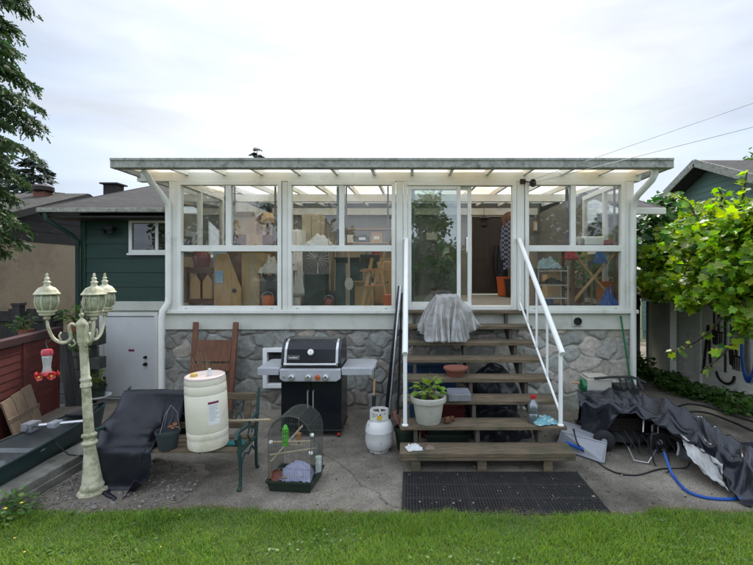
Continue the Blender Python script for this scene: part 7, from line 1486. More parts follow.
cedar('tall cedar with drooping sprays at the upper left corner of the photo', (-7.15, 7.0, -0.1), 10.0, 1.22, 2.6, 125, 3)
b = at(32, 158, 26); conifer('dark far spruce rising behind the neighbouring brown roof', (b.x+0.1, 26, -0.2), b.z+0.2, 4.6, 2.0, 80, 4, MT['needle_far'], spray=0.8, per=40, droop=0.1, group=None)
b = at(8, 150, 30); conifer('second far spruce at the photo edge behind the cedar sprays', (b.x-0.5, 30, -0.2), b.z+1.2, 3.2, 2.0, 50, 9, MT['needle_far'], spray=0.85, per=36, droop=0.1)
b = at(257, 151, 24); conifer('tip of a distant tree poking up just above the sunroom roof', (b.x, 24, -0.2), b.z+0.3, 1.7, 3.0, 40, 5, MT['needle_far'], spray=0.55, per=26, droop=0.1)
def broadleaf(lab, base, h, r, seed, n, ls, group=None, mat='leaf_dark'):
    rng = np.random.default_rng(seed); t = thing('broadleaf_tree', lab, 'tree', base, group); bx, by, bz = base
    m = MB(); m.tube([(bx, by, bz), (bx+0.05, by, bz+h*0.35), (bx, by, bz+h*0.8)], [h*0.03, h*0.02, 0.03], 9); m.build('trunk', MT['bark'], t, smooth=True)
    lb = MB(); P = []
    for k in range(26):
        a = k*2.4; s = rng.uniform(0.3, 1.0); z = bz+h*(0.32+0.62*rng.random()); rr = r*math.sin(math.pi*min(1, max(0.05, (z-bz)/h*0.95)))*s
        c = np.array([bx+rr*math.cos(a), by+rr*math.sin(a), z]); lb.tube([(bx, by, bz+h*0.3), (bx+(c[0]-bx)*0.5, by+(c[1]-by)*0.5, (bz+h*0.3+z)/2+0.1), tuple(c)], [0.05, 0.03, 0.01], 5)
        d = rng.normal(size=(n//26, 3)); d /= np.linalg.norm(d, axis=1, keepdims=True); P.append(c+d*(rng.random((n//26, 1))**0.5)*r*rng.uniform(0.22, 0.4))
    P = np.concatenate(P); lb.build('limbs', MT['bark'], t); f = rng.normal(size=P.shape); u = rng.normal(size=P.shape)*0.5+np.array([0, 0, 1.0])
    scatter('crown', OVAL[0], OVAL[1], P, f, u, ls*rng.uniform(0.6, 1.2, len(P)), MT[mat], t); return t
b = at(752, 146, 26); broadleaf('far leafy tree top beyond the green garage roof', (b.x+1.2, 26, -0.2), 9.6, 2.6, 12, 5200, 0.22)
# the garden behind the camera, seen only as reflections in the glass
HG = thing('hedge', 'tall clipped hedge across the far end of the back garden', 'hedge', (0, -13, 0)); n = 20000
P = np.stack([RNG.uniform(-14, 14, n), RNG.uniform(-13.9, -12.6, n), RNG.uniform(0, 3.6, n)], 1); f, u = leaf_rot(n, 0.3); scatter('foliage', OVAL[0], OVAL[1], P, f, u, RNG.uniform(0.12, 0.22, n), MT['leaf_dark'], HG)
m = MB(); m.box(-14, 14, -13.7, -12.9, 0, 3.3); m.build('inner_twigs', MT['leaf_ivy'], HG)
for k, (x, y, h, r, lab) in enumerate(((-6.0, -11, 7.0, 2.6, 'garden tree left of the lawn behind the viewer'), (0.6, -12, 6.2, 2.4, 'garden tree at the middle of the lawn end behind the viewer'), (7.0, -11, 7.6, 2.9, 'garden tree right of the lawn behind the viewer'), (-11.5, -9, 8.0, 3.0, 'larger garden tree at the far left behind the viewer'))):
    broadleaf(lab, (x, y, 0), h, r, 30+k, 5200, 0.26)
# ------------------------------------------------------------------ clothesline
cl = thing('clothesline', 'clothesline pulley and two wires running from the sunroom header toward the upper right', 'clothesline', (1.74, 6.33, 3.31))
pa = at(533, 183, 6.30); pb = at(545, 180.5, 6.32)
q1 = at(753, 108, 4.5); q2 = at(753, 127, 4.5)
m = MB(); m.tube([pa+(q2-pa)*t_+Vector((0, 0, -0.05*t_*(6-t_)*0.0)) for t_ in (0, 0.5, 1, 2, 4, 6)], 0.0042, 5); m.build('lower_wire', MT['shelf'], cl)
m = MB(); m.tube([pa+Vector((0, 0, 0.05))+(q1-pa)*t_ for t_ in (0, 0.5, 1, 2, 4, 6)], 0.0042, 5); m.build('upper_wire', MT['shelf'], cl)
MX = Matrix.Translation(pa) @ Matrix.Rotation(R(90), 4, 'X') @ Matrix.Rotation(R(35), 4, 'Y')
m = MB(); m.lathe([(0.05, -0.008), (0.058, -0.012), (0.05, 0), (0.058, 0.012), (0.05, 0.008), (0.042, 0)], M=MX, n=20); m.tube([MX @ Vector((-0.05, 0, 0)), MX @ Vector((0.05, 0, 0))], 0.006, 6); m.tube([MX @ Vector((0, -0.05, 0)), MX @ Vector((0, 0.05, 0))], 0.006, 6); m.build('pulley', MT['blackmatte'], cl, smooth=True)
m = MB(); m.tube([pa, pa+Vector((-0.04, 0.03, 0.02)), (pa.x-0.12, 6.36, pa.z+0.04)], 0.008, 6); m.box(pa.x-0.17, pa.x-0.09, 6.355, 6.369, pa.z+0.0, pa.z+0.07); m.build('hook', MT['iron'], cl)
# ------------------------------------------------------------------ inside the sunroom
def ip(px, py, Y): return at(px, py, Y)
def box_thing(name, lab, cat, x0, x1, y0, y1, z0, z1, mat, extra=None, bevel=0.006):
    t = thing(name, lab, cat, ((x0+x1)/2, (y0+y1)/2, z0)); m = MB(); m.box(x0, x1, y0, y1, z0, z1); m.build('box_body', mat, t, bevel=bevel)
    if extra == 'flaps':
        m = MB(); m.add([(x0, y0, z1), (x1, y0, z1), (x1, y0-0.10, z1+0.08), (x0, y0-0.10, z1+0.08)], [(0,1,2,3)]); m.add([(x1, y0, z1), (x1, y1, z1), (x1+0.10, y1, z1+0.07), (x1+0.10, y0, z1+0.07)], [(0,1,2,3)]); m.build('flap', mat, t, solid=0.006)
        m = MB(); m.box((x0+x1)/2-0.03, (x0+x1)/2+0.03, y0-0.002, y0, z0+0.01, z1-0.01); m.build('tape', MT['wood_pale'], t)
    if extra == 'doors':
        for a, b_ in ((x0+0.02, (x0+x1)/2-0.005), ((x0+x1)/2+0.005, x1-0.02)):
            m = MB(); m.box(a, b_, y0-0.018, y0-0.001, z0+0.03, z1-0.03); d_ = m.build('door', mat, t, bevel=0.006); m = MB(); m.lathe([(0.012, 0), (0.016, 0.015), (0, 0.02)], M=Matrix.Translation((b_-0.04 if a < (x0+x1)/2-0.1 else a+0.04, y0-0.018, (z0+z1)/2)) @ Matrix.Rotation(R(90), 4, 'X'), n=10); m.build('knob', MT['iron'], d_)
    return t
F = 1.45
# wooden settle with cut-out back in the first window
t = thing('wooden_settle', 'dark wooden settle with pale panels low in the left window', 'settle', (-3.1, 6.9, F)); a = ip(183, 262, 6.8); b = ip(228, 300, 6.8)
m = MB(); m.box(a.x, a.x+0.06, 6.8, 6.9, F, 2.08); m.box(b.x-0.06, b.x, 6.8, 6.9, F, 2.08); m.box(a.x+0.06, b.x-0.06, 6.81, 6.88, 1.98, 2.07); m.box(a.x+0.06, b.x-0.06, 6.81, 6.88, 1.50, 1.58); m.build('frame', MT['wood_brown'], t, bevel=0.006)
for k in range(3):
    x = a.x+0.10+k*0.19; m = MB(); m.prism([(x, 1.585), (x+0.15, 1.585), (x+0.15, 1.85), (x+0.075, 1.97), (x, 1.85)], 'y', 6.83, 6.85); m.build('panel', MT['wood_tan'], t)
v = ip(200, 250, 6.95); t = thing('red_vase', 'tall red glazed vase standing behind the settle in the left window', 'vase', (v.x, 7.02, 2.0))
m = MB(); m.lathe([(0.07, F-2.0), (0.08, -0.1), (0.10, 0.0), (0.135, 0.16), (0.12, 0.24), (0.085, 0.29), (0.105, 0.33), (0.09, 0.33), (0.07, 0.29), (0, 0.28)], (v.x, 7.02, 2.04), 26); m.build('vase_body', MT['vase'], t, smooth=True); m = MB(); m.tube([(v.x-0.08, 7.02, 2.34), (v.x-0.15, 7.02, 2.30), (v.x-0.12, 7.02, 2.18)], 0.012, 8); m.build('handle', MT['vase'], t, smooth=True)
a = ip(214, 252, 6.66); b = ip(241, 301, 6.66); t = thing('guitar_case', 'tan wooden panel with slanting edge leaning low in the left window', 'panel', (a.x, 6.66, F))
m = MB(); m.prism([(a.x, F), (b.x, F), (b.x, 1.75), (a.x+0.20, 2.28), (a.x+0.04, 2.28), (a.x, 2.1)], 'y', 6.66, 6.69); m.build('board', MT['wood_tan'], t, bevel=0.004); m = MB(); m.lathe([(0.03, 0), (0.03, 0.02), (0, 0.02)], M=Matrix.Translation((b.x-0.10, 6.66, 1.72)) @ Matrix.Rotation(R(90), 4, 'X'), n=14); m.build('knob', MT['blackmatte'], t)
m = MB(); m.box(a.x+0.02, a.x+0.14, 6.652, 6.659, 1.83, 2.02); m.build('blue_picture', M_('blue_print', (0.15, 0.28, 0.45), (0.4, 0.45, 0.5), rough=0.5, scale=14), t)
a = ip(242, 250, 6.8); b = ip(263, 301, 6.8); box_thing('cardboard_box', 'tall tan cardboard carton at the middle of the left window', 'carton', a.x, b.x, 6.78, 7.2, F, 2.30, MT['card'], 'flaps')
a = ip(228, 232, 7.4); b = ip(275, 245, 7.4); box_thing('wooden_chest', 'brown wooden chest seen through the upper left window', 'chest', a.x, b.x, 7.35, 7.8, F, 2.62, MT['wood_brown'], 'doors')
a = ip(262, 262, 6.72); crumple('white_bundle', 'pale folded umbrella and cloth bundle low in the left window', 'bundle', (ip(270, 270, 6.8).x, 6.85, 1.95), 0.16, 0.14, 0.3, MT['offwhite'], 21)
box_thing('dark_crate', 'dark plastic crate under the pale bundle in the left window', 'crate', ip(259, 300, 6.7).x, ip(279, 300, 6.7).x, 6.72, 7.05, F, 1.94, MT['blackmatte'])
box_thing('blue_tub', 'blue plastic tub behind the settle in the left window', 'tub', ip(213, 270, 7.3).x, ip(226, 270, 7.3).x, 7.3, 7.6, F, 2.35, MT['mint'])
# middle window
a = ip(302, 220, 9.2); b = ip(321, 246, 9.2); box_thing('cream_cupboard', 'cream cupboard standing far back in the middle window', 'cupboard', a.x, b.x, 9.2, 9.6, F, 2.0-(214-272)*9.2/439, M_('cream_cupboard_paint', (0.42, 0.37, 0.27), (0.36, 0.31, 0.22), rough=0.6), 'doors')
a = ip(291, 226, 8.8); b = ip(299, 300, 8.8); box_thing('white_freezer', 'white upright freezer at the left of the middle window', 'freezer', a.x, b.x+0.05, 8.8, 9.3, F, 2.85, MT['white'], 'doors')
crumple('white_heap', 'white crumpled heap on the cartons in the upper middle window', 'cloth', (ip(320, 243, 7.4).x, 7.4, 2.42), 0.22, 0.18, 0.2, MT['rag'], 31)
box_thing('dark_cabinet', 'dark cabinet holding the white heap in the middle window', 'cabinet', ip(304, 250, 7.3).x, ip(338, 250, 7.3).x, 7.2, 7.65, F, 2.41, MT['inner_wall'], 'doors')
box_thing('dark_bin', 'dark rubbish bin at the lower left of the middle window', 'bin', ip(305, 280, 6.75).x, ip(326, 280, 6.75).x, 6.7, 7.0, F, 1.98, MT['darkgreen'], None, 0.02)
crumple('jacket', 'pale jacket thrown at the left edge of the middle window', 'jacket', (ip(299, 280, 6.75).x, 6.78, 1.62), 0.10, 0.12, 0.55, MT['offwhite'], 33)
t = thing('wooden_shovel', 'pale paddle-shaped shovel leaning in the middle window', 'shovel', (ip(349, 290, 6.8).x, 6.8, F)); c = ip(349, 284, 6.8); m = MB(); m.lathe([(0, -0.02), (0.10, -0.015), (0.11, 0), (0.10, 0.012), (0, 0.015)], M=Matrix.Translation(c) @ Matrix.Rotation(R(90), 4, 'X'), n=18, sx=0.62, sy=0.9); m.build('blade', MT['beige'], t, smooth=True); m = MB(); m.tube([c+Vector((0, 0.02, 0.08)), c+Vector((-0.02, 0.1, 0.6))], 0.014, 8); m.tube([c-Vector((0, 0, 0.08)), (c.x, 6.83, F)], 0.01, 6); m.build('handle', MT['wood_pale'], t)
t = thing('orange_easel', 'orange wooden folding frame at the right of the middle window', 'easel', (ip(375, 290, 6.75).x, 6.75, F))
for k, (x0, x1, y0, y1) in enumerate(((362, 372, 300, 258), (366, 385, 300, 252), (388, 378, 300, 262))):
    m = MB(); p0 = ip(x0, y0, 6.72+0.05*k); p1 = ip(x1, y1, 6.76+0.08*k); p0.z = F; m.bar(p0, p1, 0.05, 0.03); m.build('leg', MT['wood_tan'], t)
m = MB(); m.bar(ip(360, 271, 6.70), ip(391, 268, 6.70), 0.05, 0.02); m.bar(ip(364, 286, 6.70), ip(384, 285, 6.70), 0.12, 0.02); m.build('crossbar', M_('orange_board', (0.5, 0.2, 0.06), (0.4, 0.15, 0.05), rough=0.6), t)
t = thing('black_case', 'black case resting on the orange frame in the middle window', 'case', (ip(372, 260, 6.95).x, 7.0, 2.0)); m = MB(); p = ip(360, 268, 6.95); q = ip(379, 254, 6.95); m.box(p.x, q.x, 6.95, 7.1, p.z, q.z); m.build('case_body', MT['blackmatte'], t, bevel=0.02); m = MB(); m.tube([((p.x+q.x)/2-0.06, 7.02, q.z), ((p.x+q.x)/2-0.05, 7.02, q.z+0.04), ((p.x+q.x)/2+0.05, 7.02, q.z+0.04), ((p.x+q.x)/2+0.06, 7.02, q.z)], 0.01, 6); m.build('handle', MT['blackmatte'], t)
box_thing('grey_crate', 'grey crate of garden gear at the centre bottom of the middle window', 'crate', ip(335, 280, 7.1).x, ip(360, 280, 7.1).x, 7.1, 7.5, F, 2.15, MT['castgreen'], 'flaps')
for k, (x0, x1, y0, y1) in enumerate(((327, 333, 300, 235), (331, 328, 300, 228), (334, 336, 300, 240))):
    lab = ('first slim fishing rod standing in the middle window', 'second slim rod crossing the first in the middle window', 'third slim rod right of the other two in the middle window')[k]
    t = thing('fishing_rod', lab, 'rod', (ip(x0, 300, 7.0).x, 7.0, F)); m = MB(); p0 = ip(x0, y0, 7.0); p0.z = F; m.tube([p0, ip(x1, y1, 7.05)], [0.012, 0.005], 6); m.build('rod_blank', MT['wood_tan'], t); m = MB(); m.tube([p0, p0+Vector((0, 0, 0.25))], 0.017, 8); m.build('grip', MT['blackmatte'], t)
# by the door
c = ip(462, 180, 10.6); c = Vector((ip(484, 222, 10.4).x, 10.4, 0)); t = thing('porch_lantern', 'black hexagonal lantern hanging before the brown back door', 'lantern', (c.x, c.y, 3.1)); m = MB(); m.tube([(c.x, c.y, 3.52), (c.x, c.y, 3.36)], 0.006, 6); m.build('chain', MT['iron'], t)
m = MB(); m.lathe([(0.0, 3.36), (0.05, 3.33), (0.15, 3.27), (0.15, 3.255), (0.08, 3.25)], (c.x, c.y, 0), 6); m.build('cap', MT['iron'], t); m = MB(); m.lathe([(0.075, 3.25), (0.09, 3.10), (0.05, 3.06), (0, 3.05)], (c.x, c.y, 0), 6); m.build('body', MT['iron'], t)
c = Vector((ip(504.5, 294, 10.2).x, 10.2, F)); t = thing('orange_bucket', 'orange plastic bucket on the floor inside the open door', 'bucket', c); m = MB(); m.lathe([(0.14, 0), (0.15, 0.01), (0.18, 0.40), (0.19, 0.41), (0.19, 0.44), (0.17, 0.44), (0.14, 0.02), (0, 0.02)], c, 26); m.build('bucket_body', MT['orange'], t, smooth=True); m = MB(); m.tube([(c.x+0.18*math.cos(R(q)), c.y-0.1*math.sin(R(q)), c.z+0.42-0.16*math.sin(R(q))) for q in range(0, 181, 15)], 0.006, 6); m.build('handle', MT['steel'], t)
c = Vector((ip(511.5, 294, 9.9).x, 9.9, F)); t = thing('black_bin', 'black bin beside the orange bucket inside the open door', 'bin', c); m = MB(); m.lathe([(0.12, 0), (0.16, 0.36), (0.17, 0.36), (0.17, 0.39), (0.15, 0.39), (0.12, 0.03), (0, 0.03)], c, 20); m.build('bin_body', MT['blackmatte'], t, smooth=True); m = MB(); m.lathe([(0.17, 0.391), (0.05, 0.41), (0, 0.41)], c, 20); m.build('lid', MT['blackmatte'], t)
def coat(lab, cx, cy, zt, w, h, mat, name='hanging_coat'):
    t = thing(name, lab, 'coat', (cx, cy, zt))
    def fn(u, v): a = 2*math.pi*u; ww = w*(0.55+0.45*min(1, v*3))*(1+0.12*math.sin(a*5+v*3)*v); return (cx+ww*math.cos(a), cy+0.35*ww*math.sin(a), zt-h*v)
    m = MB(); m.grid(fn, 36, 20, closed=True); m.build('cloth', mat, t, smooth='all')
    m = MB(); m.tube([(cx-w*0.9, cy-0.02, zt-0.1), (cx-w*1.15, cy-0.03, zt-h*0.5), (cx-w*1.0, cy-0.03, zt-h*0.8)], [0.05, 0.055, 0.045], 8); m.build('sleeve', mat, t, smooth=True)
    m = MB(); m.tube([(cx, cy+0.03, zt+0.10), (cx, cy, zt+0.06), (cx, cy, zt-0.02)], 0.008, 6); m.build('hanger', MT['iron'], t)
def checked():
    m = M_('checked_cloth', (0.12, 0.13, 0.17), (0.12, 0.13, 0.17), rough=0.95, scale=20, bump=0.2); nt = m.node_tree; N = nt.nodes.new; L = nt.links.new; ck = N('ShaderNodeTexChecker'); ck.inputs['Scale'].default_value = 22; ck.inputs['Color1'].default_value = (0.16, 0.17, 0.21, 1); ck.inputs['Color2'].default_value = (0.025, 0.03, 0.055, 1); tc = N('ShaderNodeTexCoord'); L(tc.outputs['Object'], ck.inputs['Vector']); L(ck.outputs['Color'], nt.nodes['Principled BSDF'].inputs['Base Color']); return m
coat('dark checked coat hanging on the jamb inside the open door', ip(510, 250, 8.6).x, 8.6, 3.0, 0.13, 0.95, checked())
coat('plain dark coat hanging on the back wall left of the checked coat', ip(502, 250, 10.85).x, 10.85, 2.75, 0.14, 1.0, MT['tarp'])
t = thing('sun_hat', 'round dark hat hanging above the coats inside the open door', 'hat', (ip(511, 222, 8.9).x, 8.9, 3.0)); MX = Matrix.Translation((ip(511, 222, 8.9).x, 8.9, 3.05)) @ Matrix.Rotation(R(75), 4, 'X'); m = MB(); m.lathe([(0.19, 0), (0.185, 0.012), (0.10, 0.015)], M=MX, n=24); m.build('brim', MT['wood_brown'], t, smooth=True); m = MB(); m.lathe([(0.10, 0.012), (0.10, 0.09), (0.06, 0.11), (0, 0.11)], M=MX, n=20); m.build('crown', MT['wood_brown'], t, smooth=True)
# right window: wire rack and goods
t = thing('wire_rack', 'chrome wire shelf rack low in the right window', 'rack', (ip(555, 290, 6.8).x, 6.9, F)); x0, x1 = ip(537, 290, 6.8).x, ip(566, 290, 6.8).x
for x in (x0, x1):
    for y in (6.72, 7.02): m = MB(); m.tube([(x, y, F), (x, y, 2.10)], 0.010, 8); m.build('post', MT['steel'], t, smooth=True)
for z in (1.60, 1.80, 2.02):
    m = MB()
    for k in range(9): xx = x0+(x1-x0)*k/8; m.tube([(xx, 6.72, z), (xx, 7.02, z)], 0.004, 5)
    for y in (6.72, 6.87, 7.02): m.tube([(x0, y, z-0.006), (x1, y, z-0.006)], 0.006, 6)
    m.build('shelf', MT['steel'], t)
crumple('folded_blanket', 'pale blue-grey blanket heaped on the wire rack in the right window', 'blanket', (ip(548, 262, 6.85).x, 6.87, 2.03), 0.20, 0.15, 0.22, MT['mint'], 41)
crumple('grey_towel', 'dark towel on the middle shelf of the wire rack', 'towel', (ip(552, 275, 6.85).x, 6.87, 1.81), 0.16, 0.13, 0.09, MT['blackmatte'], 43)
box_thing('white_tray', 'white plastic tray standing on top of goods in the upper right window', 'tray', ip(583, 240, 6.95).x, ip(603, 240, 6.95).x, 6.9, 7.15, 2.42, 2.56, MT['white'], None, 0.02)
t = thing('cream_jar', 'round cream jar beside the white tray in the right window', 'jar', (ip(579, 243, 6.9).x, 6.9, 2.42)); c = (ip(579, 243, 6.9).x, 6.92, 2.42); m = MB(); m.lathe([(0.06, 0), (0.075, 0.02), (0.075, 0.11), (0.05, 0.13)], c, 20); m.build('jar_body', MT['beige'], t, smooth=True); m = MB(); m.lathe([(0.055, 0.13), (0.055, 0.15), (0, 0.151)], c, 16); m.build('lid', MT['beige'], t, smooth=True)
crumple('red_cloth', 'red cloth beside the white tray in the right window', 'cloth', (ip(610, 243, 6.9).x, 6.95, 2.42), 0.10, 0.12, 0.12, MT['maroon'], 47)
t = thing('wooden_table', 'brown wooden table frame carrying the tray in the right window', 'table', (ip(590, 270, 7).x, 7.0, F)); x0, x1 = ip(569, 260, 6.95).x, ip(616, 260, 6.95).x; m = MB(); m.box(x0, x1, 6.85, 7.35, 2.38, 2.418); m.build('table_top', MT['wood_brown'], t, bevel=0.005)
for x in (x0+0.03, x1-0.03):
    for y in (6.88, 7.32): m = MB(); m.box(x-0.025, x+0.025, y-0.025, y+0.025, F, 2.379); m.build('leg', MT['wood_brown'], t)
m = MB(); m.bar((x0+0.05, 6.88, 1.55), (x1-0.05, 6.88, 2.3), 0.05, 0.03); m.bar((x0+0.05, 6.92, 2.3), (x1-0.05, 6.92, 1.55), 0.05, 0.03); m.build('brace', MT['wood_tan'], t)
crumple('blue_bag', 'bright blue plastic bag hanging below the table in the right window', 'bag', (ip(601, 265, 6.72).x, 6.76, 2.12), 0.10, 0.05, 0.24, MT['blue'], 51)
crumple('blue_sack', 'second dark blue sack on the floor at the right window corner', 'bag', (ip(609, 293, 6.72).x, 6.75, F), 0.12, 0.12, 0.28, MT['blue'], 53)
crumple('red_sack', 'red sack hanging at the table edge in the right window', 'bag', (ip(572, 260, 6.75).x, 6.78, 2.18), 0.10, 0.06, 0.2, MT['red'], 57)

def shelf_unit(name, lab, x0, x1, y0, y1, zs, mat):
    t = thing(name, lab, 'shelf', ((x0+x1)/2, (y0+y1)/2, F)); 
    for z in zs: m = MB(); m.box(x0+0.021, x1-0.021, y0, y1, z-0.02, z); m.build('shelf_board', mat, t)
    for x in (x0, x1-0.02): m = MB(); m.box(x, x+0.02, y0, y1, F, zs[-1]+0.2); m.build('side_panel', mat, t)
    return t
x0, x1 = ip(338, 250, 9.6).x, ip(392, 250, 9.6).x
shelf_unit('wooden_shelf', 'tall wooden shelf of household clutter against the back wall in the middle window', x0, x1, 9.6, 9.95, [1.6, 1.95, 2.3, 2.65, 2.95], MT['wood_tan'])
kinds = [('red tin', MT['red']), ('white carton', MT['white']), ('green jar', MT['castgreen']), ('brown parcel', MT['card']), ('blue tin', MT['blue']), ('cream jug', MT['beige']), ('black radio', MT['blackmatte']), ('terracotta pot', MT['terracotta'])]
rows = ['lowest shelf', 'second shelf', 'third shelf', 'fourth shelf']
rr_ = random.Random(5); q = 0
for r_, z in enumerate([1.6, 1.95, 2.3, 2.65]):
    for c_ in range(3):
        nm, mt = kinds[q % 8]; q += 1; cx = x0+0.17+c_*(x1-x0-0.25)/3+0.05*rr_.random(); w = 0.09+0.06*rr_.random(); h = 0.14+0.13*rr_.random()
        t = thing('stored_'+nm.split()[1], nm+' on the '+rows[r_]+' of the wooden shelf, '+('first', 'second', 'third')[c_]+' from the house corner', nm.split()[1], (cx, 9.75, z))
        m = MB()
        if nm.split()[1] in ('jar', 'jug', 'pot', 'tin'): m.lathe([(w*0.8, 0), (w, 0.02), (w, h*0.75), (w*0.6, h*0.9), (w*0.65, h), (0, h)], (cx, 9.75, z), 16)
        else: m.box(cx-w, cx+w, 9.66, 9.86, z, z+h)
        m.build('container', mt, t, smooth=True)
        m = MB(); m.box(cx-w*0.5, cx+w*0.5, 9.655-(w-0.09 if nm.split()[1] in ('jar', 'jug', 'pot', 'tin') else 0)*1.0-0.002, 9.66-(w-0.09 if nm.split()[1] in ('jar', 'jug', 'pot', 'tin') else 0), z+h*0.3, z+h*0.6); m.build('paper_tag', MT['label'], t)
# wicker chair, second carton stack, watering can, wall pictures
wx = ip(352, 290, 7.5).x
t = thing('wicker_chair', 'round-backed wicker chair behind the shovel in the middle window', 'chair', (wx, 7.9, F))
m = MB(); m.grid(lambda u, v: (wx+0.30*math.cos(math.pi*(0.0+u)), 7.9+0.26*math.sin(math.pi*u), F+0.42+0.62*v*(0.75+0.25*math.sin(math.pi*u))), 30, 10); m.build('backrest', MT['woven'], t, smooth='all', solid=0.02)
m = MB(); m.lathe([(0.26, 0.36), (0.29, 0.40), (0.26, 0.46), (0, 0.47)], (wx, 7.88, F), 26); m.build('seat', MT['woven'], t, smooth=True)
for a in (45, 135, 225, 315): m = MB(); m.tube([(wx+0.2*math.cos(R(a)), 7.88+0.2*math.sin(R(a)), F+0.38), (wx+0.25*math.cos(R(a)), 7.88+0.25*math.sin(R(a)), F)], 0.016, 8); m.build('leg', MT['wood_tan'], t)
box_thing('wooden_plank_stack', 'leaning tan hardboard sheets at the centre of the left window', 'board', ip(246, 255, 7.25).x, ip(262, 255, 7.25).x, 7.25, 7.29, F, 2.62, MT['wood_tan'])
box_thing('orange_toolbox', 'small orange toolbox on the floor at the right end of the middle window', 'toolbox', ip(383, 296, 6.62).x, ip(392, 296, 6.62).x, 6.6, 6.74, F, 1.66, MT['orange'], None, 0.012)
box_thing('tan_carton', 'open tan carton under the orange frame in the middle window', 'carton', ip(355, 296, 7.0).x, ip(372, 296, 7.0).x, 6.98, 7.3, F, 1.78, MT['card'], 'flaps')
box_thing('tan_carton', 'tan carton on top of the brown chest in the upper left window', 'carton', ip(236, 232, 7.5).x, ip(258, 232, 7.5).x, 7.42, 7.75, 2.625, 2.93, MT['card'], 'flaps')
for k, (px, py, w, h, lab) in enumerate(((432, 236, 0.30, 0.22, 'small framed picture on the back wall seen through the sliding door'), (446, 252, 0.2, 0.28, 'upright framed picture lower on the back wall behind the sliding door'), (540, 226, 0.34, 0.26, 'wide framed picture on the back wall seen through the right window'))):
    p_ = ip(px, py, 10.96); t = thing('wall_picture', lab, 'picture', p_); m = MB(); frame_rect(m, p_.x-w/2, p_.x+w/2, p_.z-h/2, p_.z+h/2, 0.025, 10.96, 10.99); m.build('frame', MT['wood_tan'], t); m = MB(); m.box(p_.x-w/2+0.025, p_.x+w/2-0.025, 10.975, 10.985, p_.z-h/2+0.025, p_.z+h/2-0.025); m.build('print', MT['label'], t)
pot_plant('leafy house plant standing on the floor behind the wire rack in the right window', (ip(575, 290, 7.7).x, 7.7, F), 0.15, 0.26, MT['terracotta'], 0.36, 120, 0.13, MT['leaf_dark'], 0.6)
pot_plant('tall house plant beside the sliding door inside the sunroom', (ip(440, 290, 8.0).x, 8.0, F), 0.15, 0.26, MT['vase'], 0.34, 110, 0.13, MT['leaf_dark'], 0.7)
t = thing('wooden_chair', 'wooden chair with red seat beside the table in the right window', 'chair', (ip(596, 290, 6.7).x, 7.6, F)); cx = ip(600, 290, 7.6).x
m = MB(); m.box(cx-0.2, cx+0.2, 7.5, 7.9, F+0.42, F+0.46); m.build('seat', MT['wood_tan'], t, bevel=0.006)
for x in (-0.18, 0.18):
    for y in (7.52, 7.88): m = MB(); m.box(cx+x-0.018, cx+x+0.018, y-0.018, y+0.018, F, F+0.419 if y < 7.7 else F+0.95); m.build('leg', MT['wood_tan'], t)
m = MB(); m.box(cx-0.16, cx+0.16, 7.87, 7.89, F+0.75, F+0.92); m.build('backrest', MT['wood_tan'], t)

# clutter close behind the glass
def can(name, lab, px, Y, z, r, h, mat, cat):
    cx = ip(px, 290, Y).x; t = thing(name, lab, cat, (cx, Y, z)); m = MB(); m.lathe([(r*0.95, 0), (r, 0.01), (r, h*0.9), (r*0.96, h*0.93), (r*1.02, h), (r*0.9, h), (0, h*0.97)], (cx, Y, z), 20); m.build('can_body', mat, t, smooth=True)
    m = MB(); m.tube([(cx+r*1.02*math.cos(R(q)), Y-0.02, z+h*0.85+r*0.9*math.sin(R(q))) for q in range(0, 181, 15)], 0.004, 5); m.build('handle', MT['steel'], t)
can('paint_can', 'cream paint can on the floor at the left end of the middle window', 296, 6.6, F, 0.075, 0.17, MT['beige'], 'paint can')
can('paint_can', 'red paint can beside the dark bin in the middle window', 329, 6.62, F, 0.07, 0.16, MT['vase'], 'paint can')
can('paint_can', 'blue paint can under the wire rack in the right window', 548, 6.85, F, 0.08, 0.15, MT['blue_dark'], 'paint can')
can('watering_can', 'orange pail beside the carton low in the left window', 268, 6.62, F, 0.09, 0.2, MT['orange'], 'pail')
t = thing('rolled_rug', 'rolled brown rug standing upright at the left edge of the right window', 'rug', (ip(533, 290, 6.9).x, 6.9, F)); cx = ip(533, 290, 6.9).x
m = MB(); m.lathe([(0.07, 0), (0.075, 0.02), (0.07, 0.95), (0.05, 0.96), (0.045, 0.93), (0, 0.93)], (cx, 6.9, F), 18); m.build('rug_roll', MT['woven'], t, smooth=True); m = MB(); m.lathe([(0.078, 0.45), (0.08, 0.46), (0.078, 0.48)], (cx, 6.9, F), 18); m.build('tie', MT['vase'], t)
t = thing('table_lamp', 'old table lamp with orange-brown shade on the wooden chest in the left window', 'lamp', (ip(268, 232, 7.5).x, 7.5, 2.62)); cx = ip(268, 232, 7.5).x
m = MB(); m.lathe([(0.06, 0), (0.03, 0.03), (0.045, 0.12), (0.012, 0.2), (0.012, 0.26)], (cx, 7.5, 2.625), 16); m.build('base', MT['vase'], t, smooth=True); m = MB(); m.lathe([(0.14, 0.2), (0.08, 0.38)], (cx, 7.5, 2.625), 20); m.build('lamp_shade', MT['card'], t, smooth='all', solid=0.003)
x0, x1 = ip(184, 290, 7.35).x, ip(207, 290, 7.35).x
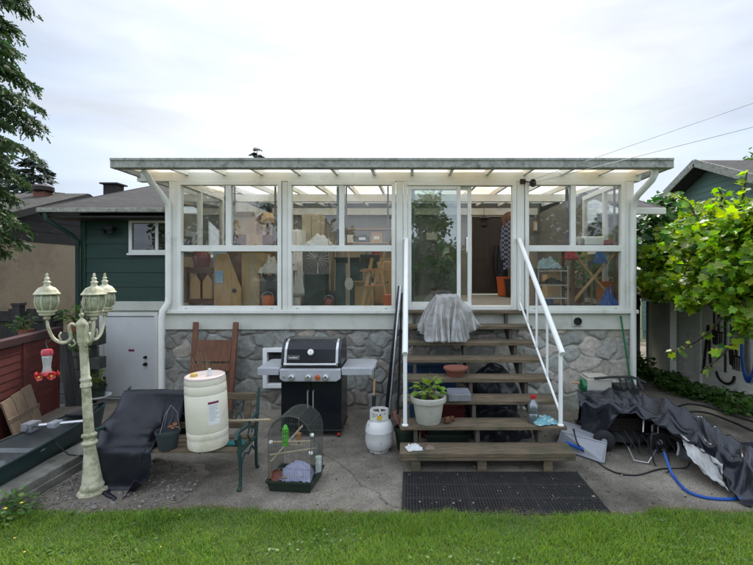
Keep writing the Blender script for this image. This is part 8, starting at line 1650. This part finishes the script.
box_thing('pine_cupboard', 'pale pine cupboard behind the settle at the left end of the sunroom', 'cupboard', x0, x1, 7.35, 7.75, F, 2.25, MT['wood_tan'], 'doors')
t = thing('garden_fan', 'round wire fan on a stand in the lower middle window', 'fan', (ip(318, 270, 7.2).x, 7.2, F)); cx = ip(318, 270, 7.2).x; c = Vector((cx, 7.2, 2.22)); MX = Matrix.Translation(c) @ Matrix.Rotation(R(90), 4, 'X')
m = MB(); m.lathe([(0.18, 0), (0.17, 0.02), (0.03, 0.03), (0.022, 0.04), (0.02, 0.7)], (cx, 7.2, F), 20); m.build('stand', MT['white'], t, smooth=True); m = MB()
for k in range(20): a = k*math.pi/10; m.tube([MX @ Vector((0.03*math.cos(a), 0.03*math.sin(a), 0.05)), MX @ Vector((0.17*math.cos(a), 0.17*math.sin(a), 0.045)), MX @ Vector((0.19*math.cos(a), 0.19*math.sin(a), 0))], 0.003, 4)
m.build('guard', MT['steel'], t); m = MB()
for k in range(4): a = k*math.pi/2; m.add([MX @ Vector((0.02*math.cos(a), 0.02*math.sin(a), 0.0)), MX @ Vector((0.16*math.cos(a-0.35), 0.16*math.sin(a-0.35), 0.02)), MX @ Vector((0.16*math.cos(a+0.35), 0.16*math.sin(a+0.35), -0.02))], [(0, 1, 2)])
m.build('blade', MT['mint'], t, solid=0.004)
for k, (px, Y, w, h, mt, lab) in enumerate(((288+10, 7.6, 0.2, 0.5, 'card', 'tall brown carton behind the pale jacket in the middle window'), (345, 8.3, 0.3, 0.6, 'wood_brown', 'brown cupboard behind the wicker chair in the middle window'), (560, 7.6, 0.22, 0.5, 'card', 'brown carton behind the wire rack in the right window'), (385, 7.6, 0.2, 0.75, 'wood_tan', 'tan bedside cabinet behind the orange frame in the middle window'), (612, 7.0, 0.12, 0.4, 'orange', 'small orange crate at the far right of the right window'))):
    cx = ip(px, 290, Y).x; box_thing(('carton', 'cupboard', 'carton', 'cabinet', 'crate')[k], lab, ('carton', 'cupboard', 'carton', 'cabinet', 'crate')[k], cx-w, cx+w, Y, Y+0.3, F, F+h, MT[mt], 'flaps' if mt == 'card' else 'doors')
